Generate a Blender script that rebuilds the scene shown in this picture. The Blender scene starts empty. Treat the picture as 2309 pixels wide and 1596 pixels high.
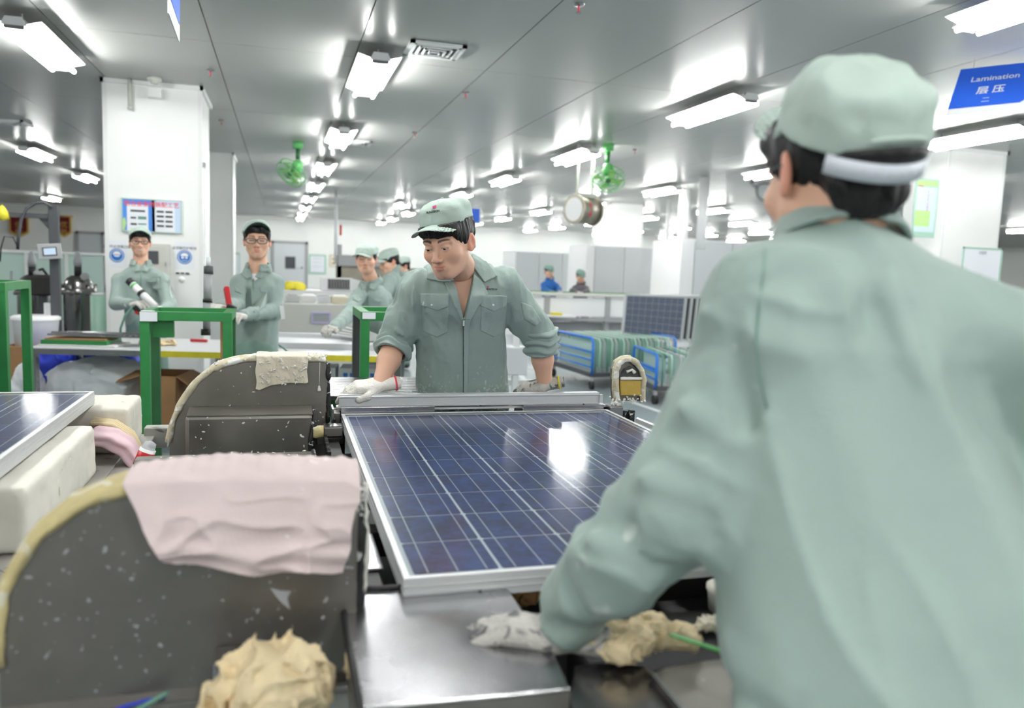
import bpy, math, random
import numpy as np
from mathutils import Matrix, Vector

# ---------------------------------------------------------------- camera, world, exposure
F_PX = 1790.0
RV = np.array([0.95956, -0.27900, 0.03652])
CAMP = np.array([-0.2205, -2.7397, 1.415])
YAW, PIT, ROL = -0.28502885, 0.11161905, 0.03682325
def _basis():
    cy, sy = math.cos(YAW), math.sin(YAW)
    F = np.array([-sy, cy, 0.]); R = np.array([cy, sy, 0.]); U = np.array([0, 0, 1.])
    F2 = F*math.cos(PIT)-U*math.sin(PIT); U2 = U*math.cos(PIT)+F*math.sin(PIT)
    return R*math.cos(ROL)+U2*math.sin(ROL), U2*math.cos(ROL)-R*math.sin(ROL), F2
CR, CU, CF = _basis()
scene = bpy.context.scene
col = scene.collection
cam_data = bpy.data.cameras.new('camera'); cam = bpy.data.objects.new('camera', cam_data); col.objects.link(cam)
M4 = Matrix.Identity(4)
for i in range(3):
    M4[i][0] = CR[i]; M4[i][1] = CU[i]; M4[i][2] = -CF[i]; M4[i][3] = CAMP[i]
cam.matrix_world = M4
cam_data.sensor_width = 36.0; cam_data.lens = F_PX/2309*36
cam_data.clip_start = 0.05; cam_data.clip_end = 200
cam_data.dof.use_dof = True; cam_data.dof.focus_distance = 2.65; cam_data.dof.aperture_fstop = 2.4
scene.camera = cam
world = bpy.data.worlds.new('world'); scene.world = world; world.use_nodes = True
world.node_tree.nodes['Background'].inputs[0].default_value = (0.9, 0.95, 1, 1)
world.node_tree.nodes['Background'].inputs[1].default_value = 0.3
scene.view_settings.view_transform = 'Standard'; scene.view_settings.look = 'None'
scene.view_settings.gamma = 1.0; scene.view_settings.use_curve_mapping = False
scene.view_settings.exposure = 0.12
TUBE_POWER = 100.0
cy_ = scene.cycles
cy_.max_bounces = 6; cy_.diffuse_bounces = 4; cy_.glossy_bounces = 4; cy_.transmission_bounces = 4; cy_.transparent_max_bounces = 10
cy_.caustics_reflective = False; cy_.caustics_refractive = False; cy_.sample_clamp_indirect = 6.0
cy_.use_denoising = True
cy_.use_light_tree = True

def ray(x, y): return CF + CR*(x-1154.5)/F_PX - CU*(y-798)/F_PX
def at(x, y, Y): d = ray(x, y); return CAMP + d*(Y-CAMP[1])/d[1]
def onz(x, y, z): d = ray(x, y); return CAMP + d*(z-CAMP[2])/d[2]
def dep(x, y, D): return CAMP + ray(x, y)*D
def V(*a): return np.array(a, float)

# ---------------------------------------------------------------- materials
def s2l(c):
    return tuple((v/12.92 if v <= .04045 else ((v+.055)/1.055)**2.4) for v in [x/255. for x in c])
def mat(name, rgb, rough=.6, metal=0., spec=.5, var=0., vscale=8., bump=0., bscale=60., rvar=0., emit=None, estr=0., stretch=None,
        spots=None, coat=0., sheen=0., sss=0., paint=False, alpha=1.):
    m = bpy.data.materials.new(name); m.use_nodes = True
    nt = m.node_tree; N = nt.nodes; L = nt.links
    b = N['Principled BSDF']; c = s2l(rgb)
    b.inputs['Base Color'].default_value = (*c, 1); b.inputs['Roughness'].default_value = rough
    b.inputs['Metallic'].default_value = metal; b.inputs['Specular IOR Level'].default_value = spec
    b.inputs['Coat Weight'].default_value = coat; b.inputs['Coat Roughness'].default_value = .08
    b.inputs['Sheen Weight'].default_value = sheen
    if sss: b.inputs['Subsurface Weight'].default_value = sss; b.inputs['Subsurface Radius'].default_value = (.012, .005, .003); b.inputs['Subsurface Scale'].default_value = 1.0
    tc = N.new('ShaderNodeTexCoord'); mp = N.new('ShaderNodeMapping'); L.new(tc.outputs['Object'], mp.inputs[0])
    if stretch: mp.inputs['Scale'].default_value = stretch
    src = None
    if paint:
        at_ = N.new('ShaderNodeAttribute'); at_.attribute_name = 'paint'; src = at_.outputs['Color']
    if var or rvar:
        nz = N.new('ShaderNodeTexNoise'); nz.inputs['Scale'].default_value = vscale; nz.inputs['Detail'].default_value = 5; nz.inputs['Roughness'].default_value = .6
        L.new(mp.outputs[0], nz.inputs['Vector'])
    if var:
        mr = N.new('ShaderNodeMapRange'); L.new(nz.outputs[0], mr.inputs[0]); mr.inputs[1].default_value = .3; mr.inputs[2].default_value = .7
        mr.inputs[3].default_value = 1-var; mr.inputs[4].default_value = 1+var
        mx = N.new('ShaderNodeMix'); mx.data_type = 'RGBA'; mx.blend_type = 'MULTIPLY'; mx.inputs[0].default_value = 1
        cb = N.new('ShaderNodeCombineColor')
        for k in range(3): L.new(mr.outputs[0], cb.inputs[k])
        if src is not None: L.new(src, mx.inputs[6])
        else: mx.inputs[6].default_value = (*c, 1)
        L.new(cb.outputs[0], mx.inputs[7]); src = mx.outputs[2]
    if spots:   # (rgb, scale, threshold, softness) small irregular marks stuck on the surface
        srgb, ssc, sth, ssoft = spots
        n2 = N.new('ShaderNodeTexNoise'); n2.inputs['Scale'].default_value = ssc; n2.inputs['Detail'].default_value = 3; n2.inputs['Distortion'].default_value = .8
        L.new(tc.outputs['Object'], n2.inputs['Vector'])
        r2 = N.new('ShaderNodeMapRange'); L.new(n2.outputs[0], r2.inputs[0]); r2.inputs[1].default_value = sth; r2.inputs[2].default_value = sth+ssoft
        m2 = N.new('ShaderNodeMix'); m2.data_type = 'RGBA'; L.new(r2.outputs[0], m2.inputs[0])
        if src is not None: L.new(src, m2.inputs[6])
        else: m2.inputs[6].default_value = (*c, 1)
        m2.inputs[7].default_value = (*s2l(srgb), 1); src = m2.outputs[2]
    if src is not None: L.new(src, b.inputs['Base Color'])
    if rvar:
        r3 = N.new('ShaderNodeMapRange'); L.new(nz.outputs[0], r3.inputs[0]); r3.inputs[1].default_value = .3; r3.inputs[2].default_value = .7
        r3.inputs[3].default_value = max(.02, rough-rvar); r3.inputs[4].default_value = min(1, rough+rvar); L.new(r3.outputs[0], b.inputs['Roughness'])
    if bump:
        n3 = N.new('ShaderNodeTexNoise'); n3.inputs['Scale'].default_value = bscale; n3.inputs['Detail'].default_value = 4
        L.new(mp.outputs[0], n3.inputs['Vector'])
        bp = N.new('ShaderNodeBump'); bp.inputs['Strength'].default_value = bump; bp.inputs['Distance'].default_value = .01
        L.new(n3.outputs[0], bp.inputs['Height']); L.new(bp.outputs[0], b.inputs['Normal'])
    if emit:
        b.inputs['Emission Color'].default_value = (*s2l(emit), 1); b.inputs['Emission Strength'].default_value = estr
    if alpha < 1: b.inputs['Alpha'].default_value = alpha
    return m
def glass_mat(name, tint, rough, refl=.06, opac=0.0):
    m = bpy.data.materials.new(name); m.use_nodes = True; nt = m.node_tree; N = nt.nodes; L = nt.links
    N.remove(N['Principled BSDF']); out = N['Material Output']
    tr = N.new('ShaderNodeBsdfTransparent'); tr.inputs[0].default_value = (*tint, 1)
    gl = N.new('ShaderNodeBsdfGlossy'); gl.inputs['Roughness'].default_value = rough
    fr = N.new('ShaderNodeFresnel'); fr.inputs[0].default_value = 1.5
    ge = N.new('ShaderNodeNewGeometry'); iv = N.new('ShaderNodeMath'); iv.operation = 'SUBTRACT'; iv.inputs[0].default_value = 1; L.new(ge.outputs['Backfacing'], iv.inputs[1])
    mu = N.new('ShaderNodeMath'); mu.operation = 'MULTIPLY'; L.new(fr.outputs[0], mu.inputs[0]); L.new(iv.outputs[0], mu.inputs[1])
    mx = N.new('ShaderNodeMixShader'); L.new(mu.outputs[0], mx.inputs[0]); L.new(tr.outputs[0], mx.inputs[1]); L.new(gl.outputs[0], mx.inputs[2])
    if opac:
        df = N.new('ShaderNodeBsdfDiffuse'); df.inputs[0].default_value = (*tint, 1)
        m2 = N.new('ShaderNodeMixShader'); m2.inputs[0].default_value = opac; L.new(mx.outputs[0], m2.inputs[1]); L.new(df.outputs[0], m2.inputs[2]); mx = m2
    L.new(mx.outputs[0], out.inputs[0]); return m

MT = {}
def mk():
    M = MT
    M['ceiling'] = mat('ceiling_coated_steel', (176, 177, 173), .30, 0, .22, var=.02, vscale=1.2)
    M['joint'] = mat('joint_filler', (150, 150, 145), .7)
    M['wall'] = mat('white_panel_wall', (246, 246, 242), .45, var=.015, vscale=2)
    M['pillar'] = mat('white_pillar_paint', (244, 244, 242), .35, var=.015, vscale=3)
    M['trimw'] = mat('white_trim', (235, 236, 235), .4)
    M['floor'] = mat('epoxy_floor', (146, 156, 160), .3, var=.03, vscale=2.5, rvar=.04)
    M['lane'] = mat('lane_paint', (225, 228, 228), .5, var=.06, vscale=20)
    M['tube'] = mat('lamp_tube', (255, 255, 255), .5, emit=(252, 254, 252), estr=TUBE_POWER)
    M['lampw'] = mat('lamp_housing_white', (240, 240, 240), .4)
    M['greyp'] = mat('grey_plastic', (120, 120, 122), .5)
    M['steel'] = mat('stainless_plate', (138, 134, 128), .42, .85, var=.12, vscale=6, rvar=.1, bump=.04, bscale=90, spots=((225, 225, 222), 38, .73, .03))
    M['steel_near'] = mat('scuffed_stainless_plate', (124, 120, 114), .42, .75, var=.14, vscale=5, rvar=.1, bump=.04, bscale=90, spots=((200, 202, 205), 30, .695, .05))
    M['steelb'] = mat('bright_stainless', (160, 159, 162), .24, .95, var=.06, vscale=5, rvar=.07, bump=.015, bscale=40)
    M['alu'] = mat('anodised_aluminium', (222, 223, 224), .38, .35, var=.04, vscale=30, stretch=(1, 12, 12))
    M['aluedge'] = mat('machined_aluminium', (235, 235, 236), .25, .9)
    M['backsheet'] = mat('white_backsheet', (200, 206, 206), .6)
    M['ribbon'] = mat('tinned_ribbon', (196, 202, 200), .45, .3)
    M['glass'] = glass_mat('panel_glass', (.97, .98, 1.), .13)
    M['clear'] = glass_mat('mint_glass', (.80, .93, .88), .05, opac=.45)
    M['clearfoil'] = glass_mat('clear_foil', (.97, .98, 1.), .15, opac=.35)
    M['darkm'] = mat('dark_machine', (38, 37, 35), .5, .3, var=.2, vscale=9)
    M['black'] = mat('black_rubber', (20, 20, 21), .55)
    M['blackmess'] = mat('black_edging_with_white_smears', (16, 16, 17), .5, spots=((215, 215, 212), 55, .6, .02))
    M['padding'] = mat('crusted_padding', (214, 204, 176), .8, var=.14, vscale=30, bump=.6, bscale=70, spots=((240, 239, 232), 26, .54, .05))
    M['padyel'] = mat('yellowed_padding', (206, 190, 140), .8, var=.16, vscale=14, bump=.4, bscale=60, spots=((225, 218, 195), 20, .56, .08))
    M['sealant'] = mat('white_sealant', (246, 243, 234), .6)
    M['cream'] = mat('cream_cloth', (236, 226, 205), .85, var=.05, vscale=12, bump=.25, bscale=180, sheen=.1)
    M['rag'] = mat('cream_rag', (232, 212, 172), .85, var=.1, vscale=18, bump=.2, bscale=150, spots=((170, 110, 60), 14, .69, .04))
    M['pink'] = mat('pale_pink_cloth', (226, 207, 206), .85, var=.04, vscale=9, bump=.15, bscale=220, spots=((244, 240, 240), 22, .7, .02))
    M['pink2'] = mat('pink_lilac_cloth', (240, 208, 216), .85, var=.1, vscale=8)
    M['foam'] = mat('white_wrapped_foam', (240, 236, 224), .7, var=.05, vscale=7, bump=.2, bscale=8)
    M['foam2'] = mat('grubby_white_foam', (232, 226, 214), .7, var=.07, vscale=9, bump=.25, bscale=9, spots=((180, 178, 175), 9, .62, .1))
    M['bench'] = mat('smeared_bench_plate', (188, 186, 180), .5, .4, var=.12, vscale=10, rvar=.1, spots=((120, 118, 115), 12, .66, .04))
    M['sponge'] = mat('yellow_sponge', (206, 174, 90), .9, var=.08, vscale=20, bump=.3, bscale=150)
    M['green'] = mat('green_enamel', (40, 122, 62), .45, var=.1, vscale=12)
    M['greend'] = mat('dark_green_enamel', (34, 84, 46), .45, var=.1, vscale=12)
    M['greendark'] = mat('near_black_grey', (52, 54, 56), .5)
    M['yellow'] = mat('yellow_tape', (222, 208, 50), .5, var=.08, vscale=20)
    M['blue'] = mat('blue_enamel', (42, 122, 214), .4)
    M['signblue'] = mat('sign_blue', (48, 104, 226), .35)
    M['white'] = mat('white_plastic', (244, 244, 244), .4)
    M['paper'] = mat('white_paper', (238, 240, 246), .7)
    M['dgrey'] = mat('dark_grey', (70, 72, 76), .5)
    M['mgrey'] = mat('mid_grey', (165, 166, 168), .5)
    M['lgrey'] = mat('light_grey_cabinet', (214, 216, 218), .45)
    M['boxgrey'] = mat('grey_box_paint', (206, 206, 198), .45)
    M['red'] = mat('red_plastic', (190, 24, 30), .4)
    M['banner'] = mat('dark_red_velvet', (110, 14, 20), .8)
    M['gold'] = mat('gold_fringe', (206, 168, 84), .6)
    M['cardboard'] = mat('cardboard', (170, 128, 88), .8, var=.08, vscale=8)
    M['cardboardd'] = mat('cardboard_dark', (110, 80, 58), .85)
    M['bag'] = mat('white_plastic_bag', (226, 228, 232), .35, var=.08, vscale=5)
    M['bluebag'] = mat('blue_plastic', (40, 60, 190), .4, var=.1)
    M['drum'] = mat('tank_steel', (150, 148, 146), .22, 1., rvar=.08, var=.05, stretch=(1, 1, .2))
    M['fangreen'] = mat('fan_green', (112, 196, 120), .4)
    M['fangreend'] = mat('fan_dark_green', (60, 120, 70), .4)
    M['teal'] = mat('teal_liner', (104, 148, 132), .6)
    M['ltgreen'] = mat('pale_green_glass_edge', (168, 205, 186), .4)
    M['cell2'] = mat('distant_cell_blue', (40, 52, 96), .3, .2, var=.12, vscale=6)
    M['skin'] = mat('skin', (226, 178, 148), .48, sss=.0, paint=True, bump=.04, bscale=300, spec=.4)
    M['hair'] = mat('black_hair', (18, 16, 17), .5, bump=.5, bscale=120, stretch=(1, 1, .15), spec=.35)
    M['sage'] = mat('sage_workwear', (152, 169, 163), .85, var=.05, vscale=9, bump=.12, bscale=220, sheen=.15)
    M['sage_c'] = mat('dusty_sage_workwear', (152, 169, 163), .85, paint=True, var=.04, vscale=9, bump=.12, bscale=260, sheen=.15)
    M['sagecap'] = mat('sage_cap', (180, 196, 186), .85, var=.03, vscale=12, bump=.15, bscale=260)
    M['sagecap_shade'] = mat('shaded_cap_brim', (58, 86, 76), .85, var=.05, vscale=12)  # underside shade of the raised brim, put into its colour
    M['trouser'] = mat('sage_trousers', (124, 152, 142), .85, var=.05)
    M['bluewear'] = mat('blue_workwear', (32, 92, 160), .8, var=.06)
    M['greywear'] = mat('grey_workwear', (96, 92, 98), .8, var=.06)
    M['glove'] = mat('white_knit_glove', (236, 232, 224), .9, bump=.5, bscale=220, var=.04, vscale=30)
    M['gloved'] = mat('dirty_knit_glove', (198, 194, 188), .9, bump=.5, bscale=160, var=.14, vscale=25, spots=((105, 104, 106), 32, .55, .08))
    M['shoe'] = mat('dark_shoe', (40, 40, 42), .5)
    M['eyew'] = mat('eye_white', (176, 164, 156), .3)
    M['eyed'] = mat('eye_dark', (22, 15, 13), .15)
    M['lens'] = glass_mat('spectacle_lens', (.9, .93, .97), .04)
    M['lip'] = mat('lip', (196, 112, 104), .45)
    M['tee'] = mat('white_tshirt', (240, 240, 242), .85)
    M['ink'] = mat('black_ink', (28, 30, 34), .6)
    M['inkpink'] = mat('magenta_ink', (196, 62, 120), .6)
    M['inkred'] = mat('red_ink', (226, 70, 90), .6)
    M['safetyblue'] = mat('safety_blue', (24, 108, 190), .5)
    M['posterblue'] = mat('poster_blue', (76, 140, 226), .4)
    M['postercyan'] = mat('poster_pale', (206, 224, 246), .4)
    M['lime'] = mat('lime_green', (184, 222, 142), .5)
    M['nozzle'] = mat('pale_nozzle', (232, 236, 240), .35)
    M['gapshade'] = mat('gap_shade_black', (14, 13, 13), .7)  # near-black colour standing in for shade in the machine gaps
    M['bronze'] = mat('brushed_duct', (156, 150, 136), .45, .5, var=.1)
    M['strap'] = mat('cap_strap_plastic', (206, 210, 218), .35)
    return M

# ---------------------------------------------------------------- mesh builder
class MB:
    def __init__(s): s.v = []; s.f = []; s.m = []; s.sm = []
    def add(s, vs, fs, mi=0, smooth=False):
        o = len(s.v); s.v.extend([tuple(map(float, p)) for p in vs])
        for f in fs: s.f.append(tuple(int(i)+o for i in f)); s.m.append(mi); s.sm.append(smooth)
        return s
    def box(s, a, b, mi=0, M=None):
        x0, y0, z0 = np.minimum(a, b); x1, y1, z1 = np.maximum(a, b)
        vs = np.array([(x0, y0, z0), (x1, y0, z0), (x1, y1, z0), (x0, y1, z0), (x0, y0, z1), (x1, y0, z1), (x1, y1, z1), (x0, y1, z1)])
        if M is not None: vs = np.array([tuple(M @ Vector(p)) for p in vs])
        return s.add(vs, [(3, 2, 1, 0), (4, 5, 6, 7), (0, 1, 5, 4), (1, 2, 6, 5), (2, 3, 7, 6), (3, 0, 4, 7)], mi)
    def bar(s, a, b, w, h, mi=0, up=(0, 0, 1)):
        a = np.array(a, float); b = np.array(b, float); d = b-a; L = np.linalg.norm(d); d /= L
        u = np.array(up, float)
        if abs(u@d) > .99: u = V(0, 1, 0)
        sd = np.cross(d, u); sd /= np.linalg.norm(sd); u = np.cross(sd, d)
        vs = []
        for p in (a, b):
            for i, j in ((-1, -1), (1, -1), (1, 1), (-1, 1)): vs.append(p+sd*i*w/2+u*j*h/2)
        return s.add(vs, [(3, 2, 1, 0), (4, 5, 6, 7), (0, 1, 5, 4), (1, 2, 6, 5), (2, 3, 7, 6), (3, 0, 4, 7)], mi)
    def cyl(s, a, b, r, r2=None, n=12, mi=0, caps=True):
        return s.tube([a, b], [r, r if r2 is None else r2], n, mi, caps)
    def tube(s, path, r, n=8, mi=0, caps=True, closed=False):
        P = np.array(path, float); k = len(P)
        if np.isscalar(r): r = [r]*k
        vs = []; prev = None
        for i in range(k):
            if closed: t = P[(i+1) % k]-P[i-1]
            else: t = P[min(i+1, k-1)]-P[max(i-1, 0)]
            t = t/(np.linalg.norm(t)+1e-12)
            if prev is None:
                u = V(0, 0, 1) if abs(t[2]) < .9 else V(1, 0, 0)
            else: u = prev
            sd = np.cross(t, u); sd /= np.linalg.norm(sd)+1e-12; u = np.cross(sd, t); prev = u
            for j in range(n):
                a = 2*math.pi*j/n; vs.append(P[i]+r[i]*(sd*math.cos(a)+u*math.sin(a)))
        fs = []
        for i in range(k if closed else k-1):
            for j in range(n):
                a, b_ = i*n+j, i*n+(j+1) % n; c = ((i+1) % k)*n
                fs.append((a, b_, c+(j+1) % n, c+j))
        o = len(s.v); s.add(vs, fs, mi, True)
        if caps and not closed: s.add([], [], mi); s.f.append(tuple(o+j for j in range(n))[::-1]); s.m.append(mi); s.sm.append(False); s.f.append(tuple(o+(k-1)*n+j for j in range(n))); s.m.append(mi); s.sm.append(False)
        return s
    def lathe(s, c, prof, n=20, mi=0, axis='z'):
        vs = []
        for r, h in prof:
            for j in range(n):
                a = 2*math.pi*j/n; x, y = r*math.cos(a), r*math.sin(a)
                p = (x, y, h) if axis == 'z' else ((h, x, y) if axis == 'x' else (y, h, x)); vs.append(np.array(c)+p)
        fs = []
        for i in range(len(prof)-1):
            for j in range(n): fs.append((i*n+j, i*n+(j+1) % n, (i+1)*n+(j+1) % n, (i+1)*n+j))
        s.add(vs, fs, mi, True)
        return s
    def prism(s, poly, a, b, mi=0, axis='y'):
        n = len(poly); vs = []
        for t in (a, b):
            for p, q in poly: vs.append((p, t, q) if axis == 'y' else ((t, p, q) if axis == 'x' else (p, q, t)))
        fs = [tuple(range(n))[::-1], tuple(range(n, 2*n))]
        for i in range(n): fs.append((i, (i+1) % n, n+(i+1) % n, n+i))
        return s.add(vs, fs, mi)
    def quad(s, a, b, c, d, mi=0): return s.add([a, b, c, d], [(0, 1, 2, 3)], mi)
    def grid(s, G, mi=0, smooth=True):
        G = np.array(G, float); n, m = G.shape[:2]
        return s.add(G.reshape(-1, 3), [(i*m+j, i*m+j+1, (i+1)*m+j+1, (i+1)*m+j) for i in range(n-1) for j in range(m-1)], mi, smooth)

def wmat(o):
    if o is None: return Matrix.Identity(4)
    return (wmat(o.parent) @ o.matrix_parent_inverse if o.parent else Matrix.Identity(4)) @ o.matrix_basis
def tag(o, label=None, cat=None, group=None, kind=None):
    if label: o['label'] = label
    if cat: o['category'] = cat
    if group: o['group'] = group
    if kind: o['kind'] = kind
    return o
def setpar(o, parent):
    if parent is not None: o.parent = parent; o.matrix_parent_inverse = wmat(parent).inverted()
def obj(name, mb, mats, parent=None, label=None, cat=None, group=None, kind=None, bevel=0, solid=0, subs=0, smooth=None, recalc=False):
    me = bpy.data.meshes.new(name); me.from_pydata(mb.v, [], mb.f)
    if not isinstance(mats, (list, tuple)): mats = [mats]
    for m in mats: me.materials.append(MT[m] if isinstance(m, str) else m)
    me.polygons.foreach_set('material_index', mb.m)
    me.polygons.foreach_set('use_smooth', mb.sm if smooth is None else [smooth]*len(mb.f))
    me.update()
    if recalc:
        import bmesh
        bm = bmesh.new(); bm.from_mesh(me); bmesh.ops.recalc_face_normals(bm, faces=bm.faces); bm.to_mesh(me); bm.free()
    o = bpy.data.objects.new(name, me); col.objects.link(o); setpar(o, parent)
    if bevel: md = o.modifiers.new('b', 'BEVEL'); md.width = bevel; md.segments = 2; md.limit_method = 'ANGLE'; md.angle_limit = .6
    if solid: md = o.modifiers.new('s', 'SOLIDIFY'); md.thickness = solid; md.offset = 0
    if subs: md = o.modifiers.new('u', 'SUBSURF'); md.levels = subs; md.render_levels = subs
    return tag(o, label, cat, group, kind)
def thing(name, loc, label, cat, group=None, rz=0):
    o = bpy.data.objects.new(name, None); o.location = tuple(loc); o.rotation_euler = (0, 0, rz); col.objects.link(o); o.empty_display_size = .1
    return tag(o, label, cat, group)
_kids = {}
def copy_tree(o, parent=None):
    c = o.copy(); col.objects.link(c)
    if parent is not None:
        inv = o.matrix_parent_inverse.copy(); c.parent = parent; c.matrix_parent_inverse = inv
    for ch in list(o.children): copy_tree(ch, c)
    return c
ORD = ['first', 'second', 'third', 'fourth', 'fifth', 'sixth', 'seventh', 'eighth', 'ninth', 'tenth', 'eleventh', 'twelfth', 'thirteenth', 'fourteenth', 'fifteenth', 'sixteenth', 'seventeenth', 'eighteenth', 'nineteenth', 'twentieth']

# ---------------------------------------------------------------- noise and signed-distance modelling
def _hash(ix, iy, iz, seed):
    h = (ix*374761393 + iy*668265263 + iz*2147483647 + seed*974634777) & 0xffffffff
    h = ((h ^ (h >> 13))*1274126177) & 0xffffffff
    h = h ^ (h >> 16)
    return (h & 0xffff)/65535.0
def noise(P, sc=1., seed=0):
    P = P*sc; I = np.floor(P).astype(np.int64); f = P-I; f = f*f*(3-2*f); r = 0
    for dx in (0, 1):
        wx = f[:, 0] if dx else 1-f[:, 0]
        for dy in (0, 1):
            wy = f[:, 1] if dy else 1-f[:, 1]
            for dz in (0, 1):
                wz = f[:, 2] if dz else 1-f[:, 2]
                r = r+wx*wy*wz*_hash(I[:, 0]+dx, I[:, 1]+dy, I[:, 2]+dz, seed)
    return r*2-1
def fbm(P, sc, oct=3, seed=0):
    r = 0; a = 1
    for i in range(oct): r = r+a*noise(P, sc*2**i, seed+i*7); a *= .5
    return r
def ridge(P, sc, seed=0):
    return 1-2*np.abs(noise(P, sc, seed))
def smin(a, b, k):
    if k <= 0: return np.minimum(a, b)
    h = np.clip(.5+.5*(b-a)/k, 0, 1); return b+(a-b)*h-k*h*(1-h)
def smax(a, b, k): return -smin(-a, -b, k)
def cone(P, a, b, ra, rb, flat=None, n=None):
    a = np.array(a, float); b = np.array(b, float)
    if n is not None:   # flattened across n: scale that component up
        n = np.array(n, float); n = n/np.linalg.norm(n)
        P = P+np.outer((P-a)@n, n)*(1/flat-1); b = b+n*((b-a)@n)*(1/flat-1)
    d = b-a; L2 = d@d+1e-12; t = np.clip(((P-a)@d)/L2, 0, 1)
    q = P-a-t[:, None]*d
    return np.sqrt((q*q).sum(1))-(ra+(rb-ra)*t)
def ell(P, c, r, R=None):
    Q = P-np.array(c, float)
    if R is not None: Q = Q@R
    r = np.array(r, float); k0 = np.sqrt(((Q/r)**2).sum(1)); k1 = np.sqrt(((Q/(r*r))**2).sum(1))+1e-9
    return k0*(k0-1)/k1
def rbox(P, c, h, r=0, R=None):
    Q = P-np.array(c, float)
    if R is not None: Q = Q@R
    q = np.abs(Q)-(np.array(h, float)-r); return np.sqrt((np.maximum(q, 0)**2).sum(1))+np.minimum(q.max(1), 0)-r
def rotm(rz=0, rx=0, ry=0):
    return np.array((Matrix.Rotation(rz, 3, 'Z') @ Matrix.Rotation(rx, 3, 'X') @ Matrix.Rotation(ry, 3, 'Y')))
def surfnet(f, lo, hi, h):
    lo = np.array(lo, float)-2*h; hi = np.array(hi, float)+2*h
    B = 8; nb = np.ceil((hi-lo)/h/B).astype(int)+1; n = nb*B
    # block culling
    bi = np.stack(np.meshgrid(*[np.arange(k) for k in nb], indexing='ij'), -1).reshape(-1, 3)
    bc = lo+(bi+.5)*B*h; bd = f(bc); act = np.abs(bd) < B*h*1.25+.02
    G = np.full(tuple(n), 1., np.float32)
    G4 = G.reshape(nb[0], B, nb[1], B, nb[2], B)
    neg = bi[(~act) & (bd < 0)]
    for i, j, k in neg: G4[i, :, j, :, k, :] = -1
    ab = bi[act]
    loc = np.stack(np.meshgrid(*[np.arange(B)]*3, indexing='ij'), -1).reshape(-1, 3)
    CH = 600
    for s in range(0, len(ab), CH):
        bb = ab[s:s+CH]; idx = (bb[:, None, :]*B+loc[None]); v = f(lo+idx.reshape(-1, 3)*h).reshape(len(bb), B**3)
        I = idx.reshape(-1, 3); G[I[:, 0], I[:, 1], I[:, 2]] = v.ravel()
    S = G < 0
    c = S[:-1, :-1, :-1].astype(np.int8)
    for dx, dy, dz in [(0, 0, 1), (0, 1, 0), (0, 1, 1), (1, 0, 0), (1, 0, 1), (1, 1, 0), (1, 1, 1)]:
        c = c+S[dx:n[0]-1+dx, dy:n[1]-1+dy, dz:n[2]-1+dz]
    cells = np.argwhere((c > 0) & (c < 8))
    if len(cells) == 0: return np.zeros((0, 3)), []
    cid = -np.ones(tuple(np.array(c.shape)), np.int64); cid[tuple(cells.T)] = np.arange(len(cells))
    acc = np.zeros((len(cells), 3)); cnt = np.zeros(len(cells))
    cor = [(x, y, z) for x in (0, 1) for y in (0, 1) for z in (0, 1)]
    vals = {q: G[cells[:, 0]+q[0], cells[:, 1]+q[1], cells[:, 2]+q[2]].astype(float) for q in cor}
    for q in cor:
        for ax in range(3):
            if q[ax]: continue
            q2 = list(q); q2[ax] = 1; q2 = tuple(q2); a, b = vals[q], vals[q2]
            m = (a < 0) != (b < 0); t = np.where(m, a/np.where(m, a-b, 1), 0)
            p = np.tile(np.array(q, float), (len(cells), 1)); p[:, ax] = t
            acc += p*m[:, None]; cnt += m
    vs = lo+(cells+acc/cnt[:, None])*h
    faces = []
    for ax in range(3):
        u, w = [(1, 2), (2, 0), (0, 1)][ax]
        sl0 = [slice(None)]*3; sl1 = [slice(None)]*3; sl0[ax] = slice(0, -1); sl1[ax] = slice(1, None)
        A = S[tuple(sl0)]; Bq = S[tuple(sl1)]; E = np.argwhere(A != Bq)
        E = E[(E[:, u] > 0) & (E[:, w] > 0) & (E[:, u] < n[u]-1) & (E[:, w] < n[w]-1)]
        if len(E) == 0: continue
        fl = A[tuple(E.T)]
        def g(du, dw):
            q = E.copy(); q[:, u] -= du; q[:, w] -= dw; return cid[tuple(q.T)]
        Q = np.stack([g(1, 1), g(0, 1), g(0, 0), g(1, 0)], 1)
        Q[~fl] = Q[~fl][:, ::-1]; faces.append(Q[(Q >= 0).all(1)])
    return vs, np.concatenate(faces)
def raw(name, vs, fs, mats, parent=None, paint=None, smooth=True, mi=None, **kw):
    me = bpy.data.meshes.new(name); vs = np.asarray(vs, np.float32); fs = np.asarray(fs, np.int32)
    me.vertices.add(len(vs)); me.vertices.foreach_set('co', vs.ravel())
    me.loops.add(fs.size); me.loops.foreach_set('vertex_index', fs.ravel())
    me.polygons.add(len(fs)); me.polygons.foreach_set('loop_start', np.arange(0, fs.size, fs.shape[1], dtype=np.int32))
    me.update(calc_edges=True)
    if not isinstance(mats, (list, tuple)): mats = [mats]
    for m in mats: me.materials.append(MT[m] if isinstance(m, str) else m)
    me.polygons.foreach_set('use_smooth', [smooth]*len(fs))
    if mi is not None: me.polygons.foreach_set('material_index', mi)
    if paint is not None:
        a = me.color_attributes.new('paint', 'FLOAT_COLOR', 'POINT'); c = np.ones((len(vs), 4), np.float32); c[:, :3] = paint; a.data.foreach_set('color', c.ravel())
    o = bpy.data.objects.new(name, me); col.objects.link(o); setpar(o, parent); return tag(o, **kw)
def sdf_obj(name, f, lo, hi, h, mats, parent=None, xf=None, paint=None, **kw):
    vs, fs = surfnet(f, lo, hi, h)
    pc = paint(vs) if paint is not None else None
    if xf is not None: vs = xf(vs)
    return raw(name, vs, fs, mats, parent, paint=pc, **kw)
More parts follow.
